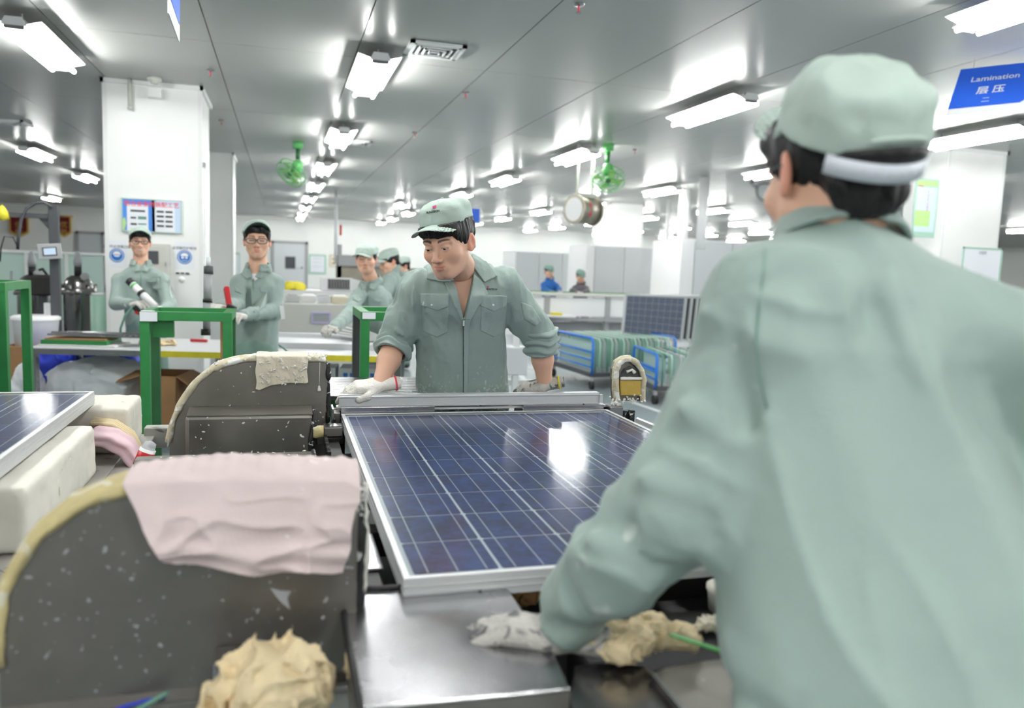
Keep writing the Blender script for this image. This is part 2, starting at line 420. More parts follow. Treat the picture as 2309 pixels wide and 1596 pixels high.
_tcache = {}
def text_mesh(s, size=1., bold=0.):
    key = (s, bold)
    if key not in _tcache:
        cu = bpy.data.curves.new('t', 'FONT'); cu.body = s; cu.align_x = 'CENTER'; cu.align_y = 'CENTER'; cu.offset = bold; cu.resolution_u = 3
        o = bpy.data.objects.new('t', cu); col.objects.link(o); dg = bpy.context.evaluated_depsgraph_get(); dg.update()
        me = o.evaluated_get(dg).to_mesh(); vs = np.array([tuple(v.co) for v in me.vertices]).reshape(-1, 3); fs = [tuple(p.vertices) for p in me.polygons]
        bpy.data.objects.remove(o); bpy.data.curves.remove(cu)
        if len(vs): mid = (vs.max(0)+vs.min(0))/2; vs = vs-mid
        _tcache[key] = (vs, fs)
    vs, fs = _tcache[key]; return vs*size, fs
def add_text(mb, s, o, ex, ey, size, mi=0, bold=0.):
    vs, fs = text_mesh(s, size, bold); o = np.array(o, float)
    if len(vs): mb.add([o+np.array(ex)*p[0]+np.array(ey)*p[1] for p in vs], fs, mi)
    return mb
mk()
rnd = random.Random(5)
# ================================================================ the hall
CEIL = 2.95
XL, XR, YN, YF = -14.0, 30.0, -9.0, 30.0
fl = obj('floor', MB().box((XL, YN, -.1), (XR, YF, 0)), 'floor', kind='structure')
ce = obj('ceiling', MB().box((XL, YN, CEIL+.006), (XR, YF, CEIL+.12)), 'joint', kind='structure')
pw, pl = 1.02, 2.85
pm = MB().box((-pw/2+.004, -pl/2+.004, 0), (pw/2-.004, pl/2-.004, .02))
first = None; rest = MB()
for i in range(-14, 31):
    for j in range(-3, 12):
        x = .31+pw*(i+.5); y = 3.6+pl*(j-.5)
        if x < XL or x > XR-.4 or y < YN or y > YF: continue
        if -6 < x < 11 and -1.5 < y < 17:
            if first is None: first = obj('ceiling_panel', pm, 'ceiling', ce); first.location = (x, y, CEIL-.012)
            else: c = first.copy(); c.location = (x, y, CEIL-.012); col.objects.link(c)
        else: rest.box((x-pw/2+.004, y-pl/2+.004, CEIL-.012), (x+pw/2-.004, y+pl/2-.004, CEIL+.008))
obj('ceiling_panel_field', rest, 'ceiling', ce, kind='stuff')
for nm, a, b in (('wall_back', (XL, YF, 0), (XR, YF+.1, CEIL)), ('wall_front', (XL, YN-.1, 0), (XR, YN, CEIL)),
                 ('wall_left', (XL-.1, YN, 0), (XL, YF, CEIL)), ('wall_right', (XR, YN, 0), (XR+.1, YF, CEIL))):
    obj(nm, MB().box(a, b), 'wall', kind='structure')
obj('baseboard_back', MB().box((XL, YF-.02, 0), (XR, YF, .12)), 'mgrey', kind='structure')
# lane lines painted on the floor
ln = 0
for (p, q, w) in (((1300, 985), (1130, 800), .07), ((1560, 905), (1240, 760), .07), ((1650, 985), (1420, 905), .06)):
    A = onz(*p, 0); B = onz(*q, 0); A[2] = B[2] = .003
    obj('trim_%d' % (ln+1), MB().bar(A, B, w, .004), 'lane', kind='structure'); ln += 1

# pillars
def pillar(name, x0, x1, y0, y1, label):
    p = obj(name, MB().box((x0, y0, 0), (x1, y1, CEIL-.01)), 'pillar', kind='structure', label=label, bevel=.004)
    for (cx, cy) in ((x0, y0), (x1, y0)):
        obj('corner_strip', MB().box((cx-.018, cy-.004, .05), (cx+.018, cy+.018, CEIL-.02)), 'trimw', p)
    for a, b in (((x0-.03, y0-.03), (x1+.03, y0)), ((x1, y0-.03), (x1+.03, y1)), ((x0-.03, y0-.03), (x0, y1))):
        obj('ceiling_bead', MB().box((*a, CEIL-.05), (*b, CEIL-.013)), 'trimw', p)
    return p
PA = pillar('pillar', -1.745, -.945, 5.30, 6.25, 'large white square pillar behind the worker holding a sealant gun')
pillar('pillar', -1.9, -.945, 10.25, 11.2, 'white pillar seen behind and right of the large pillar')
PRr = pillar('pillar', 7.12, 7.92, 4.80, 5.45, 'white square pillar beyond the cap of the man seen from behind')
pc = at(1375, 500, 14.7); pd = at(1448, 500, 14.7)
pillar('pillar', pc[0], pd[0], 14.7, 15.7, 'distant white pillar above the grey cabinets')
for n, (x, y0, D, r) in enumerate(((1537, 560, 15, .1), (1581, 535, 13, .08), (1503, 560, 17, .05))):
    P = dep(x, y0, D); tag(obj('service_pipe', MB().cyl((P[0], P[1], P[2]-.2), (P[0], P[1], CEIL), r, n=14), 'white'),
        ['thick white service pipe rising from the grey cabinets to the ceiling', 'white service pipe with a dark foot left of the worker in spectacles', 'thin white pipe left of the thick white pipe above the cabinets'][n], 'pipe')
P = at(758, 500, 16.); tag(obj('drop_conduit', MB().cyl((P[0], 16., 1.3), (P[0], 16., CEIL), .035), 'lgrey'), 'thin grey conduit dropping from the ceiling to the far equipment', 'pipe')

# ---------------------------------------------------------------- fluorescent fittings
LZ = 2.80
def lamp_proto():
    r = thing('ceiling_light', (0, 0, CEIL), 'x', 'ceiling light')
    h = MB(); h.prism([(-.05, .055), (.05, .055), (.075, -.0), (-.075, -.0)], -.63, .63)
    h.v = [(x, y, z-.13+CEIL) for x, y, z in h.v]
    obj('housing', h, 'lampw', r, bevel=.004)
    w = MB()
    for s in (-1, 1): w.add([(s*.045, -.60, CEIL-.118), (s*.045, .60, CEIL-.118), (s*.155, .60, CEIL-.085), (s*.155, -.60, CEIL-.085)], [(0, 1, 2, 3) if s > 0 else (3, 2, 1, 0)])
    obj('reflector', w, 'lampw', r, solid=.004)
    for s in (-1, 1):
        obj('lamp_tube', MB().cyl((s*.075, -.59, CEIL-.150), (s*.075, .59, CEIL-.150), .0155, n=8), 'tube', r)
        obj('end_cap', MB().box((-.06, s*.60, CEIL-.150), (.06, s*.625, CEIL-.075)), 'greyp', r, bevel=.006)
        obj('hanger_rod', MB().cyl((0, s*.45, CEIL-.08), (0, s*.45, CEIL), .008, n=6), 'mgrey', r)
    return r
lp = lamp_proto(); used = False
rows = [.4, 3.75, 7.15, 10.55, 14.0, 17.6, 21.4, 25.0, 28.3]
cols = {.45: 'row over the panel worker', 3.45: 'row right of the duct fan', 6.4: 'row over the blue carts', 9.45: 'row over the grey cabinets', 12.5: 'row beyond the grey cabinets',
        15.6: 'row right of the white pillar', 18.9: 'row near the right wall'}
lamps = []
for cx, cn in cols.items():
    for j, y in enumerate(rows):
        if cx >= 12 and y < 7 : continue
        if cx == 3.45 and j == 5: continue
        lamps.append((cx, y, 'fluorescent ceiling light, %s from the front in the %s' % (ORD[j], cn)))
for k, (x, y) in enumerate(((-1.87, .4), (-1.87, 3.85), (-3.85, 11.25), (-4.0, 15.2), (-6.6, 23.3), (-5.6, 7.2), (-8.6, 12.5), (-10.5, 19.5), (-3.9, 26.5), (2.75, 17.95), (-7.2, 2.5))):
    lamps.append((x, y, ['fluorescent ceiling light above the left workbench, out over the camera side', 'brightest fluorescent ceiling light, in front of the white pillar at upper left', 'ceiling light left of the white pillar, nearer one',
        'ceiling light left of the white pillar, just beyond the nearer one', 'small distant ceiling light above the black gantry', 'ceiling light left of the tanks', 'ceiling light over the mint glass screen', 'ceiling light close to the red banners',
        'distant ceiling light hidden by the large pillar', 'ceiling light above the second worker from the left of the bench', 'ceiling light over the left aisle'][k]))
for n, (x, y) in enumerate(((.45, -3.), (3.45, -3.), (-2., -3.2), (6.4, -3.), (.45, -6.4), (3.45, -6.4), (-2., -6.4), (9.45, -6.), (-6., -3.), (-6, -6.5))):
    lamps.append((x, y, 'fluorescent ceiling light behind the viewer, %s of that part of the hall' % ORD[n]))
for x, y, lab in lamps:
    if not used: o = lp; used = True
    else: o = copy_tree(lp)
    o.location = (x, y, CEIL); o['label'] = lab; o['group'] = 'fluorescent ceiling lights'

# ---------------------------------------------------------------- ceiling fittings
def vent(x, y, s, label):
    r = thing('ceiling_vent', (x, y, CEIL-.012), label, 'air vent', 'square ceiling vents')
    z = CEIL-.012
    obj('duct_recess', MB().box((x-s/2+.02, y-s/2+.02, z-.004), (x+s/2-.02, y+s/2-.02, z-.001)), 'dgrey', r)
    for k in range(5):
        a = s/2-.0-k*s*.1; w = .012 if k else .035; zz = z-.012-.004*k if k else z-.012
        f = MB()
        for p, q in (((x-a, y-a), (x+a, y-a+w)), ((x-a, y+a-w), (x+a, y+a)), ((x-a, y-a), (x-a+w, y+a)), ((x+a-w, y-a), (x+a, y+a))): f.box((*p, zz-.008), (*q, zz+.008))
        obj('vent_frame' if k == 0 else 'vent_blade', f, 'trimw', r)
vent(.83, 3.12, .40, 'square ceiling vent beside the bright light above the leaning worker')
P = onz(800, 318, CEIL); vent(P[0], P[1], .42, 'square ceiling vent beside the second light above the leaning worker')
P = onz(20, 272, CEIL); vent(P[0], P[1], .42, 'square ceiling vent at the left edge beside the large pillar')
def sprinkler(px, py, label, s=1.):
    P = onz(px, py, CEIL-.02); x, y = P[:2]; z = CEIL-.012
    r = thing('sprinkler', (x, y, z), label, 'sprinkler', 'ceiling sprinklers')
    obj('rosette', MB().lathe((x, y, z-.012), [(.0, .0), (.03*s, .002), (.036*s, .012)], 16), 'steelb', r)
    obj('stem', MB().cyl((x, y, z-.05*s), (x, y, z-.01), .006*s, n=8), 'inkred', r)
    obj('deflector', MB().cyl((x, y, z-.055*s), (x, y, z-.05*s), .016*s, n=10), 'steelb', r)
for px, py, lb in ((1305, 12, 'sprinkler head at the top edge above the leaning worker'), (474, 160, 'sprinkler head right of the large pillar top'), (500, 272, 'second sprinkler head right of the large pillar'),
                   (1050, 210, 'sprinkler head right of the vent above the leaning worker'), (936, 300, 'sprinkler head below the vent above the leaning worker'), (520, 350, 'third sprinkler head right of the large pillar'), (1432, 338, 'sprinkler head right of the green ceiling fan')):
    sprinkler(px, py, lb)
P = onz(345, 168, CEIL); P = V(P[0], 5.1, 0)
r = thing('smoke_detector', (P[0], P[1], CEIL-.012), 'cream smoke detector on the ceiling at the top of the large pillar', 'detector')
obj('base', MB().cyl((P[0], P[1], CEIL-.04), (P[0], P[1], CEIL-.012), .06, n=20), 'boxgrey', r); obj('sensor', MB().lathe((P[0], P[1], CEIL-.07), [(.0, .0), (.03, .004), (.045, .03)], 16), 'boxgrey', r)
obj('wall_bracket', MB().box((P[0]-.08, 5.22, CEIL-.16), (P[0]+.04, 5.30, CEIL-.07)), 'trimw', r, bevel=.004)
P = at(292, 200, 5.25); r = thing('conduit_drop', (P[0], 5.25, 2.6), 'short cream conduit at the top of the large pillar', 'conduit')
obj('conduit', MB().cyl((P[0], 5.25, 2.70), (P[0], 5.25, CEIL-.012), .016, n=8), 'boxgrey', r); obj('conduit_end', MB().cyl((P[0], 5.25, 2.67), (P[0], 5.25, 2.70), .02, n=8), 'boxgrey', r)

def fan(px, py, Dz, label, c1='fangreen', c2='fangreend', rz=0.):
    P = onz(px, py, CEIL); x, y = P[:2]
    r = thing('orbit_fan', (x, y, CEIL), label, 'fan', 'green ceiling fans')
    obj('ceiling_mount', MB().cyl((x, y, CEIL-.10), (x, y, CEIL), .07, n=14), c1, r)
    obj('stem', MB().cyl((x, y, CEIL-.24), (x, y, CEIL-.1), .03, n=10), c2, r)
    c = V(x, y-.03, CEIL-.33); obj('motor', MB().lathe(c, [(0, -.08), (.055, -.075), (.07, 0), (.055, .07), (0, .08)], 16), c1, r)
    ax = V(.35*math.cos(rz)-.5, -.45, -.75); ax /= np.linalg.norm(ax); u = np.cross(ax, V(0, 0, 1)); u /= np.linalg.norm(u); w = np.cross(u, ax); cc = c+ax*.10
    for k, (rr, off) in enumerate(((.20, 0), (.20, .09), (.12, .12), (.12, -.01))):
        obj('guard_ring', MB().tube([cc+ax*off+(u*math.cos(a)+w*math.sin(a))*rr for a in np.linspace(0, 2*math.pi, 24, endpoint=False)], .006, 6, closed=True), c1, r)
    gw = MB()
    for k in range(16):
        a = 2*math.pi*k/16; d = u*math.cos(a)+w*math.sin(a); gw.tube([cc-ax*.01+d*.03, cc-ax*.01+d*.12, cc+d*.2, cc+ax*.09+d*.2, cc+ax*.12+d*.12, cc+ax*.13], .003, 4)
    obj('guard_wires', gw, c1, r)
    for k in range(4):
        a = 2*math.pi*k/4+.4; d = u*math.cos(a)+w*math.sin(a); e = np.cross(ax, d)
        obj('blade', MB().add([cc+ax*.04+d*.03+e*.02, cc+ax*.04+d*.17+e*.07, cc+ax*.06+d*.18-e*.03, cc+ax*.06+d*.03-e*.02], [(0, 1, 2, 3)]), 'lime' , r, solid=.003)
    obj('hub', MB().cyl(cc, cc+ax*.08, .03, n=12), c2, r)
fan(1372, 322, 0, 'green orbit fan hanging above the grey duct fan'); fan(672, 318, 0, 'green orbit fan hanging between the light rows left of the leaning worker', rz=2.)

# grey duct fan
D = 10.; c = dep(1316, 474, D); r = thing('duct_fan', (c[0], c[1], c[2]-.2), 'round grey duct fan hanging from the ceiling left of the distant pillar', 'fan')
ax = V(-.90, -.43, 0); ax /= np.linalg.norm(ax)
def ring(mb, a, b, ra, n=24, mi=0): return mb.cyl(a, b, ra, n=n, mi=mi)
obj('casing', MB().cyl(c-ax*.15, c+ax*.15, .165, n=28), 'bronze', r)
obj('flange', MB().cyl(c+ax*.15, c+ax*.175, .185, n=28), 'bronze', r); obj('flange', MB().cyl(c-ax*.175, c-ax*.15, .185, n=28), 'bronze', r)
obj('face_disc', MB().cyl(c+ax*.175, c+ax*.18, .145, n=28), 'white', r)
obj('warning_label', MB().box((-.02, -.001, -.08), (.02, .001, .08), M=Matrix.Translation(c+V(.02, -.166, 0))), 'inkred', r)
obj('hanging_bracket', MB().box((c[0]-.12, c[1]-.1, c[2]+.15), (c[0]+.12, c[1]+.1, c[2]+.2)).bar((c[0]-.1, c[1], c[2]+.2), (c[0]-.1, c[1], CEIL), .03, .03).bar((c[0]+.1, c[1], c[2]+.2), (c[0]+.1, c[1], CEIL), .03, .03), 'boxgrey', r)

# ---------------------------------------------------------------- signs hung from the ceiling
def plane_sign(name, TL, TR, BR, BL, label, cat, border=True, texts=(), thick=.006):
    r = thing(name, (TL+BR)/2, label, cat)
    n = np.cross(TR-TL, BL-TL); n /= np.linalg.norm(n)
    if n@(CAMP-TL) < 0: n = -n
    ex = TR-TL; ey = TL-BL; o = BL
    def q(u, v, k): return o+ex*u+ey*v+n*k
    b = MB(); pts = [q(0, 0, 0), q(1, 0, 0), q(1, 1, 0), q(0, 1, 0), q(0, 0, -thick), q(1, 0, -thick), q(1, 1, -thick), q(0, 1, -thick)]
    b.add(pts, [(0, 1, 2, 3), (7, 6, 5, 4), (0, 4, 5, 1), (1, 5, 6, 2), (2, 6, 7, 3), (3, 7, 4, 0)]); obj('board', b, 'white', r)
    return r, q, ex, ey, n
hk = onz(2194, 119, CEIL); Ds = (hk-CAMP)@CF
TL = dep(2166, 156, Ds+.12); BL = dep(2133, 260, Ds-.05); TR = dep(2405, 130, Ds-.02); BR = dep(2372, 246, Ds-.19)
r, q, ex, ey, n = plane_sign('hanging_sign', TL, TR, BR, BL, 'blue hanging sign reading Lamination at the upper right', 'sign')
b = MB()
uu = [(.0, .12), (.665, .12), (.70, .16), (.73, .30), (.80, .99), (.003, .99)]
b.add([q(u, v, .002) for u, v in uu], [tuple(range(6))]); obj('blue_field', b, 'signblue', r)
t = MB(); sx = ex/np.linalg.norm(ex); sy = ey/np.linalg.norm(ey); H_ = np.linalg.norm(ey)
add_text(t, 'Lamination', q(.37, .72, .004), sx, sy, H_*.152, bold=.01); add_text(t, '层 压', q(.355, .46, .004), sx, sy, H_*.17, bold=.015); add_text(t, '二', q(.335, .25, .004), sx, sy, H_*.12)
obj('lettering', t, 'white', r)
for u in (.13, .87):
    p = q(u, .97, 0); obj('hanging_wire', MB().cyl(p, (p[0], p[1], CEIL-.012), .002, n=5), 'mgrey', r)
# sign along the aisle at the upper left, nearly edge-on
A = onz(392, 0, 2.7); yk = 1.6
p0 = at(380, 30, 1.0); 
B0 = dep(381, 30, 3.2); B1 = onz(405, 95, B0[2]); T1 = B1+V(.006, 0, .34); T0 = B0+V(.006, 0, .34)
r, q, ex, ey, n = plane_sign('hanging_sign', T0, T1, B1, B0, 'blue and white hanging sign seen almost edge-on at the upper left', 'sign')
obj('blue_field', MB().add([q(.05, .2, .002), q(.95, .2, .002), q(.98, 1, .002), q(.02, 1, .002)], [(0, 1, 2, 3)]), 'signblue', r)
t = MB(); sx = ex/np.linalg.norm(ex); add_text(t, '组框', q(.5, .7, .004), sx, V(0, 0, 1), .1); obj('lettering', t, 'white', r)
for u in (.2, .8):
    p = q(u, 1, 0); obj('hanging_wire', MB().cyl(p, (p[0], p[1], CEIL-.012), .002, n=5), 'mgrey', r)
# small far sign
c0 = dep(1062, 468, 12.5); c1 = dep(1077, 468, 12.5); hh = V(0, 0, .26)
r, q, ex, ey, n = plane_sign('hanging_sign', c0, c1+V(.05, 0, 0), c1+V(.05, 0, 0)-hh, c0-hh, 'small distant blue sign behind the cap of the leaning worker', 'sign')
obj('blue_field', MB().add([q(.08, .1, .002), q(.92, .1, .002), q(.92, .95, .002), q(.08, .95, .002)], [(0, 1, 2, 3)]), 'signblue', r)
for u in (.2, .8):
    p = q(u, 1, 0); obj('hanging_wire', MB().cyl(p, (p[0], p[1], CEIL-.012), .002, n=5), 'mgrey', r)

# ---------------------------------------------------------------- things fixed to the large pillar (front face Y = 5.30)
FY = 5.30
def on_wall(name, x0, y0, x1, y1, Y, label, cat, thick=.012, m='paper', bevel=0):
    a = at(x0, y0, Y); b_ = at(x1, y1, Y); r = thing(name, ((a[0]+b_[0])/2, Y, min(a[2], b_[2])), label, cat)
    L_, R_, T_, B_ = a[0], b_[0], a[2], b_[2]
    obj('panel', MB().box((L_, Y-thick, B_), (R_, Y-.001, T_)), m, r, bevel=bevel)
    def R2(u0, v0, u1, v1, k=1): # u right, v down, 0..1
        return ((L_+(R_-L_)*u0, Y-thick-.0012*k, T_+(B_-T_)*v1), (L_+(R_-L_)*u1, Y-thick-.0002, T_+(B_-T_)*v0))
    return r, R2, (L_, R_, T_, B_)
r, R2, g = on_wall('notice_board', 274, 446, 411, 527, FY, 'blue and white photo notice board high on the large pillar', 'poster', .02)
obj('print', MB().box(*R2(.02, .03, .55, .97)).box(*R2(.5, .03, .98, .97), mi=1), ['posterblue', 'postercyan'], r)
obj('sheet', MB().box(*R2(.09, .18, .44, .98, 3)), 'paper', r); obj('sheet', MB().box(*R2(.55, .18, .88, .97, 3)), 'paper', r)
ph = MB()
for k in range(4):
    for s in range(2): ph.box(*R2(.58+s*.145, .33+k*.145, .70+s*.145, .39+k*.145, 5))
for k, w in ((.34, .24), (.55, .09), (.74, .1)): ph.box(*R2(.15, k, .15+w, k+.06, 5))
obj('photo', ph, 'dgrey', r); obj('photo', MB().box(*R2(.27, .53, .41, .62, 5)).box(*R2(.27, .74, .41, .78, 5)), 'teal', r)
obj('leaf_print', MB().add([(g[0]+(g[1]-g[0])*u, FY-.0245, g[2]+(g[3]-g[2])*v) for u, v in ((.02, .62), (.06, .58), (.08, .75), (.05, .96), (.02, .97))], [(0, 1, 2, 3, 4)]), 'lime', r)
t = MB(); add_text(t, '铝合金型材装配工艺', ((g[0]+g[1])/2, FY-.024, g[2]-.045), V(1, 0, 0), V(0, 0, 1), .052, bold=.01); obj('heading', t, 'inkred', r)
fr = MB()
for u in ((0, 0, 1, .02), (0, .98, 1, 1), (0, 0, .012, 1), (.988, 0, 1, 1)): fr.box(*R2(*u, 6))
obj('frame', fr, 'ltgreen', r)
def safety(x0, y0, x1, y1, label, eye):
    r, R2, g = on_wall('safety_notice', x0, y0, x1, y1, FY, label, 'sign', .002)
    cx = (g[0]+g[1])/2; cz = g[2]+(g[3]-g[2])*.55; rr = (g[1]-g[0])*.37
    obj('blue_disc', MB().cyl((cx, FY-.0035, cz), (cx, FY-.002, cz), rr, n=32), 'safetyblue', r)
    w = MB(); w.tube([(cx+rr*.82*math.cos(a), FY-.004, cz+rr*.82*math.sin(a)) for a in np.linspace(0, 2*math.pi, 24, endpoint=False)], .003, 4, closed=True)
    # head with cap, mask
    w.prism([(cx+rr*.55*math.cos(a), cz+rr*.12+rr*.5*math.sin(a)) for a in np.linspace(0, math.pi, 12)], FY-.0045, FY-.0036)
    if not eye: w.prism([(cx-rr*.42, cz-.05*rr), (cx-rr*.2, cz-.2*rr), (cx+rr*.2, cz-.2*rr), (cx+rr*.42, cz-.05*rr), (cx+rr*.4, cz+.03*rr), (cx-rr*.4, cz+.03*rr)], FY-.0045, FY-.0036)
    else:
        for s in (-1, 1): w.prism([(cx+s*rr*.26+rr*.2*math.cos(a), cz-.08*rr+rr*.14*math.sin(a)) for a in np.linspace(0, 2*math.pi, 10, endpoint=False)], FY-.0045, FY-.0036)
        w.prism([(cx-rr*.42, cz-.45*rr), (cx+rr*.42, cz-.45*rr), (cx+rr*.42, cz-.5*rr), (cx-rr*.42, cz-.5*rr)], FY-.0045, FY-.0036)
    obj('white_symbol', w, 'white', r)
    t = MB(); add_text(t, '工作时必须戴口罩' if not eye else '必须戴防护眼镜', (cx, FY-.003, g[2]-.055), V(1, 0, 0), V(0, 0, 1), .03); obj('caption', t, 'ink', r)
safety(240, 541, 287, 604, 'white notice with blue mask-wearing symbol, left one on the large pillar', False)
safety(393, 545, 439, 608, 'white notice with blue goggle-wearing symbol, right one on the large pillar', True)
r, R2, g = on_wall('electrical_box', 334, 549, 385, 640, FY, 'beige electrical cabinet on the large pillar behind the first worker', 'cabinet', .12, 'boxgrey', .004)
obj('door', MB().box(*R2(.06, .05, .94, .95, 6)), 'boxgrey', r, bevel=.003); obj('display_window', MB().box(*R2(.1, .18, .55, .5, 12)), 'dgrey', r); obj('latch', MB().box(*R2(.84, .45, .9, .55, 14)), 'mgrey', r)
r, R2, g = on_wall('switch_plate', 395, 613, 429, 619, FY, 'row of dark switches under the goggle notice', 'switch', .01)
obj('switches', MB().box(*R2(.05, .1, .3, .9)).box(*R2(.36, .1, .62, .9)).box(*R2(.68, .1, .95, .9)), 'dgrey', r)
P = at(410, 630, FY); r = thing('alarm_bell', (P[0], FY, P[2]), 'round white alarm bell under the goggle notice', 'alarm'); obj('dome', MB().lathe((P[0], FY, P[2]), [(0, -.03), (.018, -.028), (.027, -.01), (.028, 0)], 18, axis='y2'), 'white', r); obj('button', MB().cyl((P[0], FY-.034, P[2]), (P[0], FY-.028, P[2]), .008), 'trimw', r)
# plastic bags / sleeves hanging on right side of large pillar
P = V(-.945, 5.6, 0); r = thing('plastic_sleeve', (-.93, 5.55, 1.2), 'clear plastic sleeve hanging down the right side of the large pillar', 'sleeve')
G = [[(-.925+.012*math.sin(7*k+j), 5.42+.09*j/4+.02*math.sin(3*k), 2.25-.22*k) for j in range(5)] for k in range(8)]
obj('film', MB().grid(G), 'clearfoil', r); obj('clip', MB().box((-.94, 5.42, 2.23), (-.915, 5.53, 2.27)), 'mgrey', r)

# poster and board on the right pillar (left face X=7.12, right face)
r = thing('wall_poster', (7.11, 5.3, 1.5), 'tall green poster with red script on the right-hand white pillar', 'poster')
pz = [at(2068, 404, 4.85)[2], at(2068, 536, 4.85)[2]]; ya, yb = 4.93, 5.75
x0 = at(2064, 470, 4.797)[0]; x1 = at(2104, 470, 4.797)[0]
x0, x1 = 7.24, 7.24+.20*1.0
pa = at(2066, 402, 4.795); pb = at(2105, 536, 4.795)
obj('backing', MB().box((pa[0], 4.786, pb[2]), (pb[0], 4.799, pa[2])), 'ltgreen', r, bevel=.003)
obj('print', MB().box((pa[0]+.02, 4.7855, pb[2]+.06), (pb[0]-.02, 4.787, pa[2]-.09)), 'postercyan', r)
obj('red_rule', MB().box((pa[0]+.03, 4.783, pa[2]-.085), (pa[0]+.1, 4.7858, pa[2]-.075)), 'red', r)
obj('lime_patch', MB().box((pa[0]+.02, 4.7835, pa[2]-.075), (pb[0]-.02, 4.787, pa[2]-.02)), 'lime', r); obj('lime_patch', MB().box((pa[0]+.02, 4.7835, pb[2]+.12), (pb[0]-.09, 4.7853, pb[2]+.3)), 'lime', r)
t = MB()
for k, ch in enumerate('安全生产质量第一'): add_text(t, ch, ((pa[0]+pb[0])/2+.02, 4.782, pa[2]-.14-k*.034), V(1, 0, 0), V(0, 0, 1), .03)
obj('script', t, 'inkpink', r)
r, R2, g = on_wall('framed_notice', 2170, 556, 2252, 640, 4.795, 'white notice sheet in a thin green frame low on the right-hand pillar', 'poster', .01)
f = MB()
for u in ((0, 0, 1, .05), (0, .95, 1, 1), (0, 0, .04, 1), (.96, 0, 1, 1)): f.box(*R2(*u, 3))
obj('green_frame', f, 'ltgreen', r); t = MB(); add_text(t, '公告栏', ((g[0]+g[1])/2, 4.783, g[2]-.06), V(1, 0, 0), V(0, 0, 1), .04); obj('heading', t, 'dgrey', r)

# ---------------------------------------------------------------- back wall
BY = YF-.0
def door(n, x0, y0, x1, label, win=None):
    a = at(x0, y0, BY); b_ = at(x1, y0, BY)
    d = obj('door_%d' % n, MB().box((a[0], BY-.06, 0), (b_[0], BY-.02, a[2])), 'lgrey', kind='structure', bevel=.005)
    w = b_[0]-a[0]
    f = MB(); f.box((a[0]-.1, BY-.08, 0), (a[0], BY-.01, a[2]+.1)).box((b_[0], BY-.08, 0), (b_[0]+.1, BY-.01, a[2]+.1)).box((a[0]-.1, BY-.08, a[2]), (b_[0]+.1, BY-.01, a[2]+.1)); obj('door_frame', f, 'mgrey', d)
    obj('door_handle', MB().cyl((b_[0]-.12, BY-.12, 1.0), (b_[0]-.12, BY-.06, 1.0), .03), 'steelb', d)
    if win: p = at(win[0], win[1], BY); q_ = at(win[2], win[3], BY); obj('door_pane', MB().box((p[0], BY-.075, q_[2]), (q_[0], BY-.058, p[2])), 'dgrey', d)
door(1, 618, 548, 688, '', (643, 578, 666, 606)); door(2, 178, 527, 228, '')
def small(name, x0, y0, x1, y1, label, cat, m, inner=None, Y=None):
    Y = Y or BY
    r, R2, g = on_wall(name, x0, y0, x1, y1, Y, label, cat, .03, m)
    if inner: obj('sheet', MB().box(*R2(.1, .08, .9, .92)), inner, r)
    return r, R2
r, R2 = small('framed_notice', 696, 573, 735, 618, 'green-framed white notice sheet on the far wall left of the pipe', 'poster', 'ltgreen', 'paper'); obj('text_lines', MB().box(*R2(.2, .2, .8, .24, 2)).box(*R2(.2, .4, .8, .43, 2)).box(*R2(.2, .6, .8, .63, 2)), 'lgrey', r)
r, R2 = small('wall_chart', 743, 574, 768, 602, 'small cream chart on the far wall behind the crouching worker', 'poster', 'padyel', 'paper'); obj('chart_bars', MB().box(*R2(.2, .25, .8, .45, 2)).box(*R2(.2, .6, .8, .8, 2)), 'gold', r)
small('framed_notice', 523, 569, 541, 622, 'narrow green-framed notice behind the worker in clear spectacles', 'poster', 'ltgreen', 'paper')
for k, (x0, x1, lb) in enumerate(((22, 64, 'dark red award banner with gold fringe nearest the left edge'), (129, 160, 'dark red award banner with gold fringe beside the black gantry'))):
    a = at(x0, 488, BY-.05); b_ = at(x1, 530, BY-.05); r = thing('award_banner', ((a[0]+b_[0])/2, BY-.05, b_[2]), lb, 'banner', 'award banners')
    poly = [(a[0], a[2]), (b_[0], a[2]), (b_[0], b_[2]+.1), ((a[0]+b_[0])/2, b_[2]-.06), (a[0], b_[2]+.1)]
    obj('velvet', MB().prism(poly, BY-.08, BY-.05), 'banner', r)
    fr = MB()
    for u, v in zip(poly[1:], poly[2:]+poly[:1]): fr.bar((u[0], BY-.07, u[1]), (v[0], BY-.07, v[1]), .05, .07)
    obj('fringe', fr, 'gold', r); obj('hanging_rod', MB().cyl((a[0]-.08, BY-.07, a[2]+.02), (b_[0]+.08, BY-.07, a[2]+.02), .03), 'gold', r)
    t = MB(); add_text(t, '优', ((a[0]+b_[0])/2, BY-.085, a[2]-.28), V(1, 0, 0), V(0, 0, 1), .26); add_text(t, '胜', ((a[0]+b_[0])/2, BY-.085, a[2]-.56), V(1, 0, 0), V(0, 0, 1), .26); obj('gold_characters', t, 'gold', r)
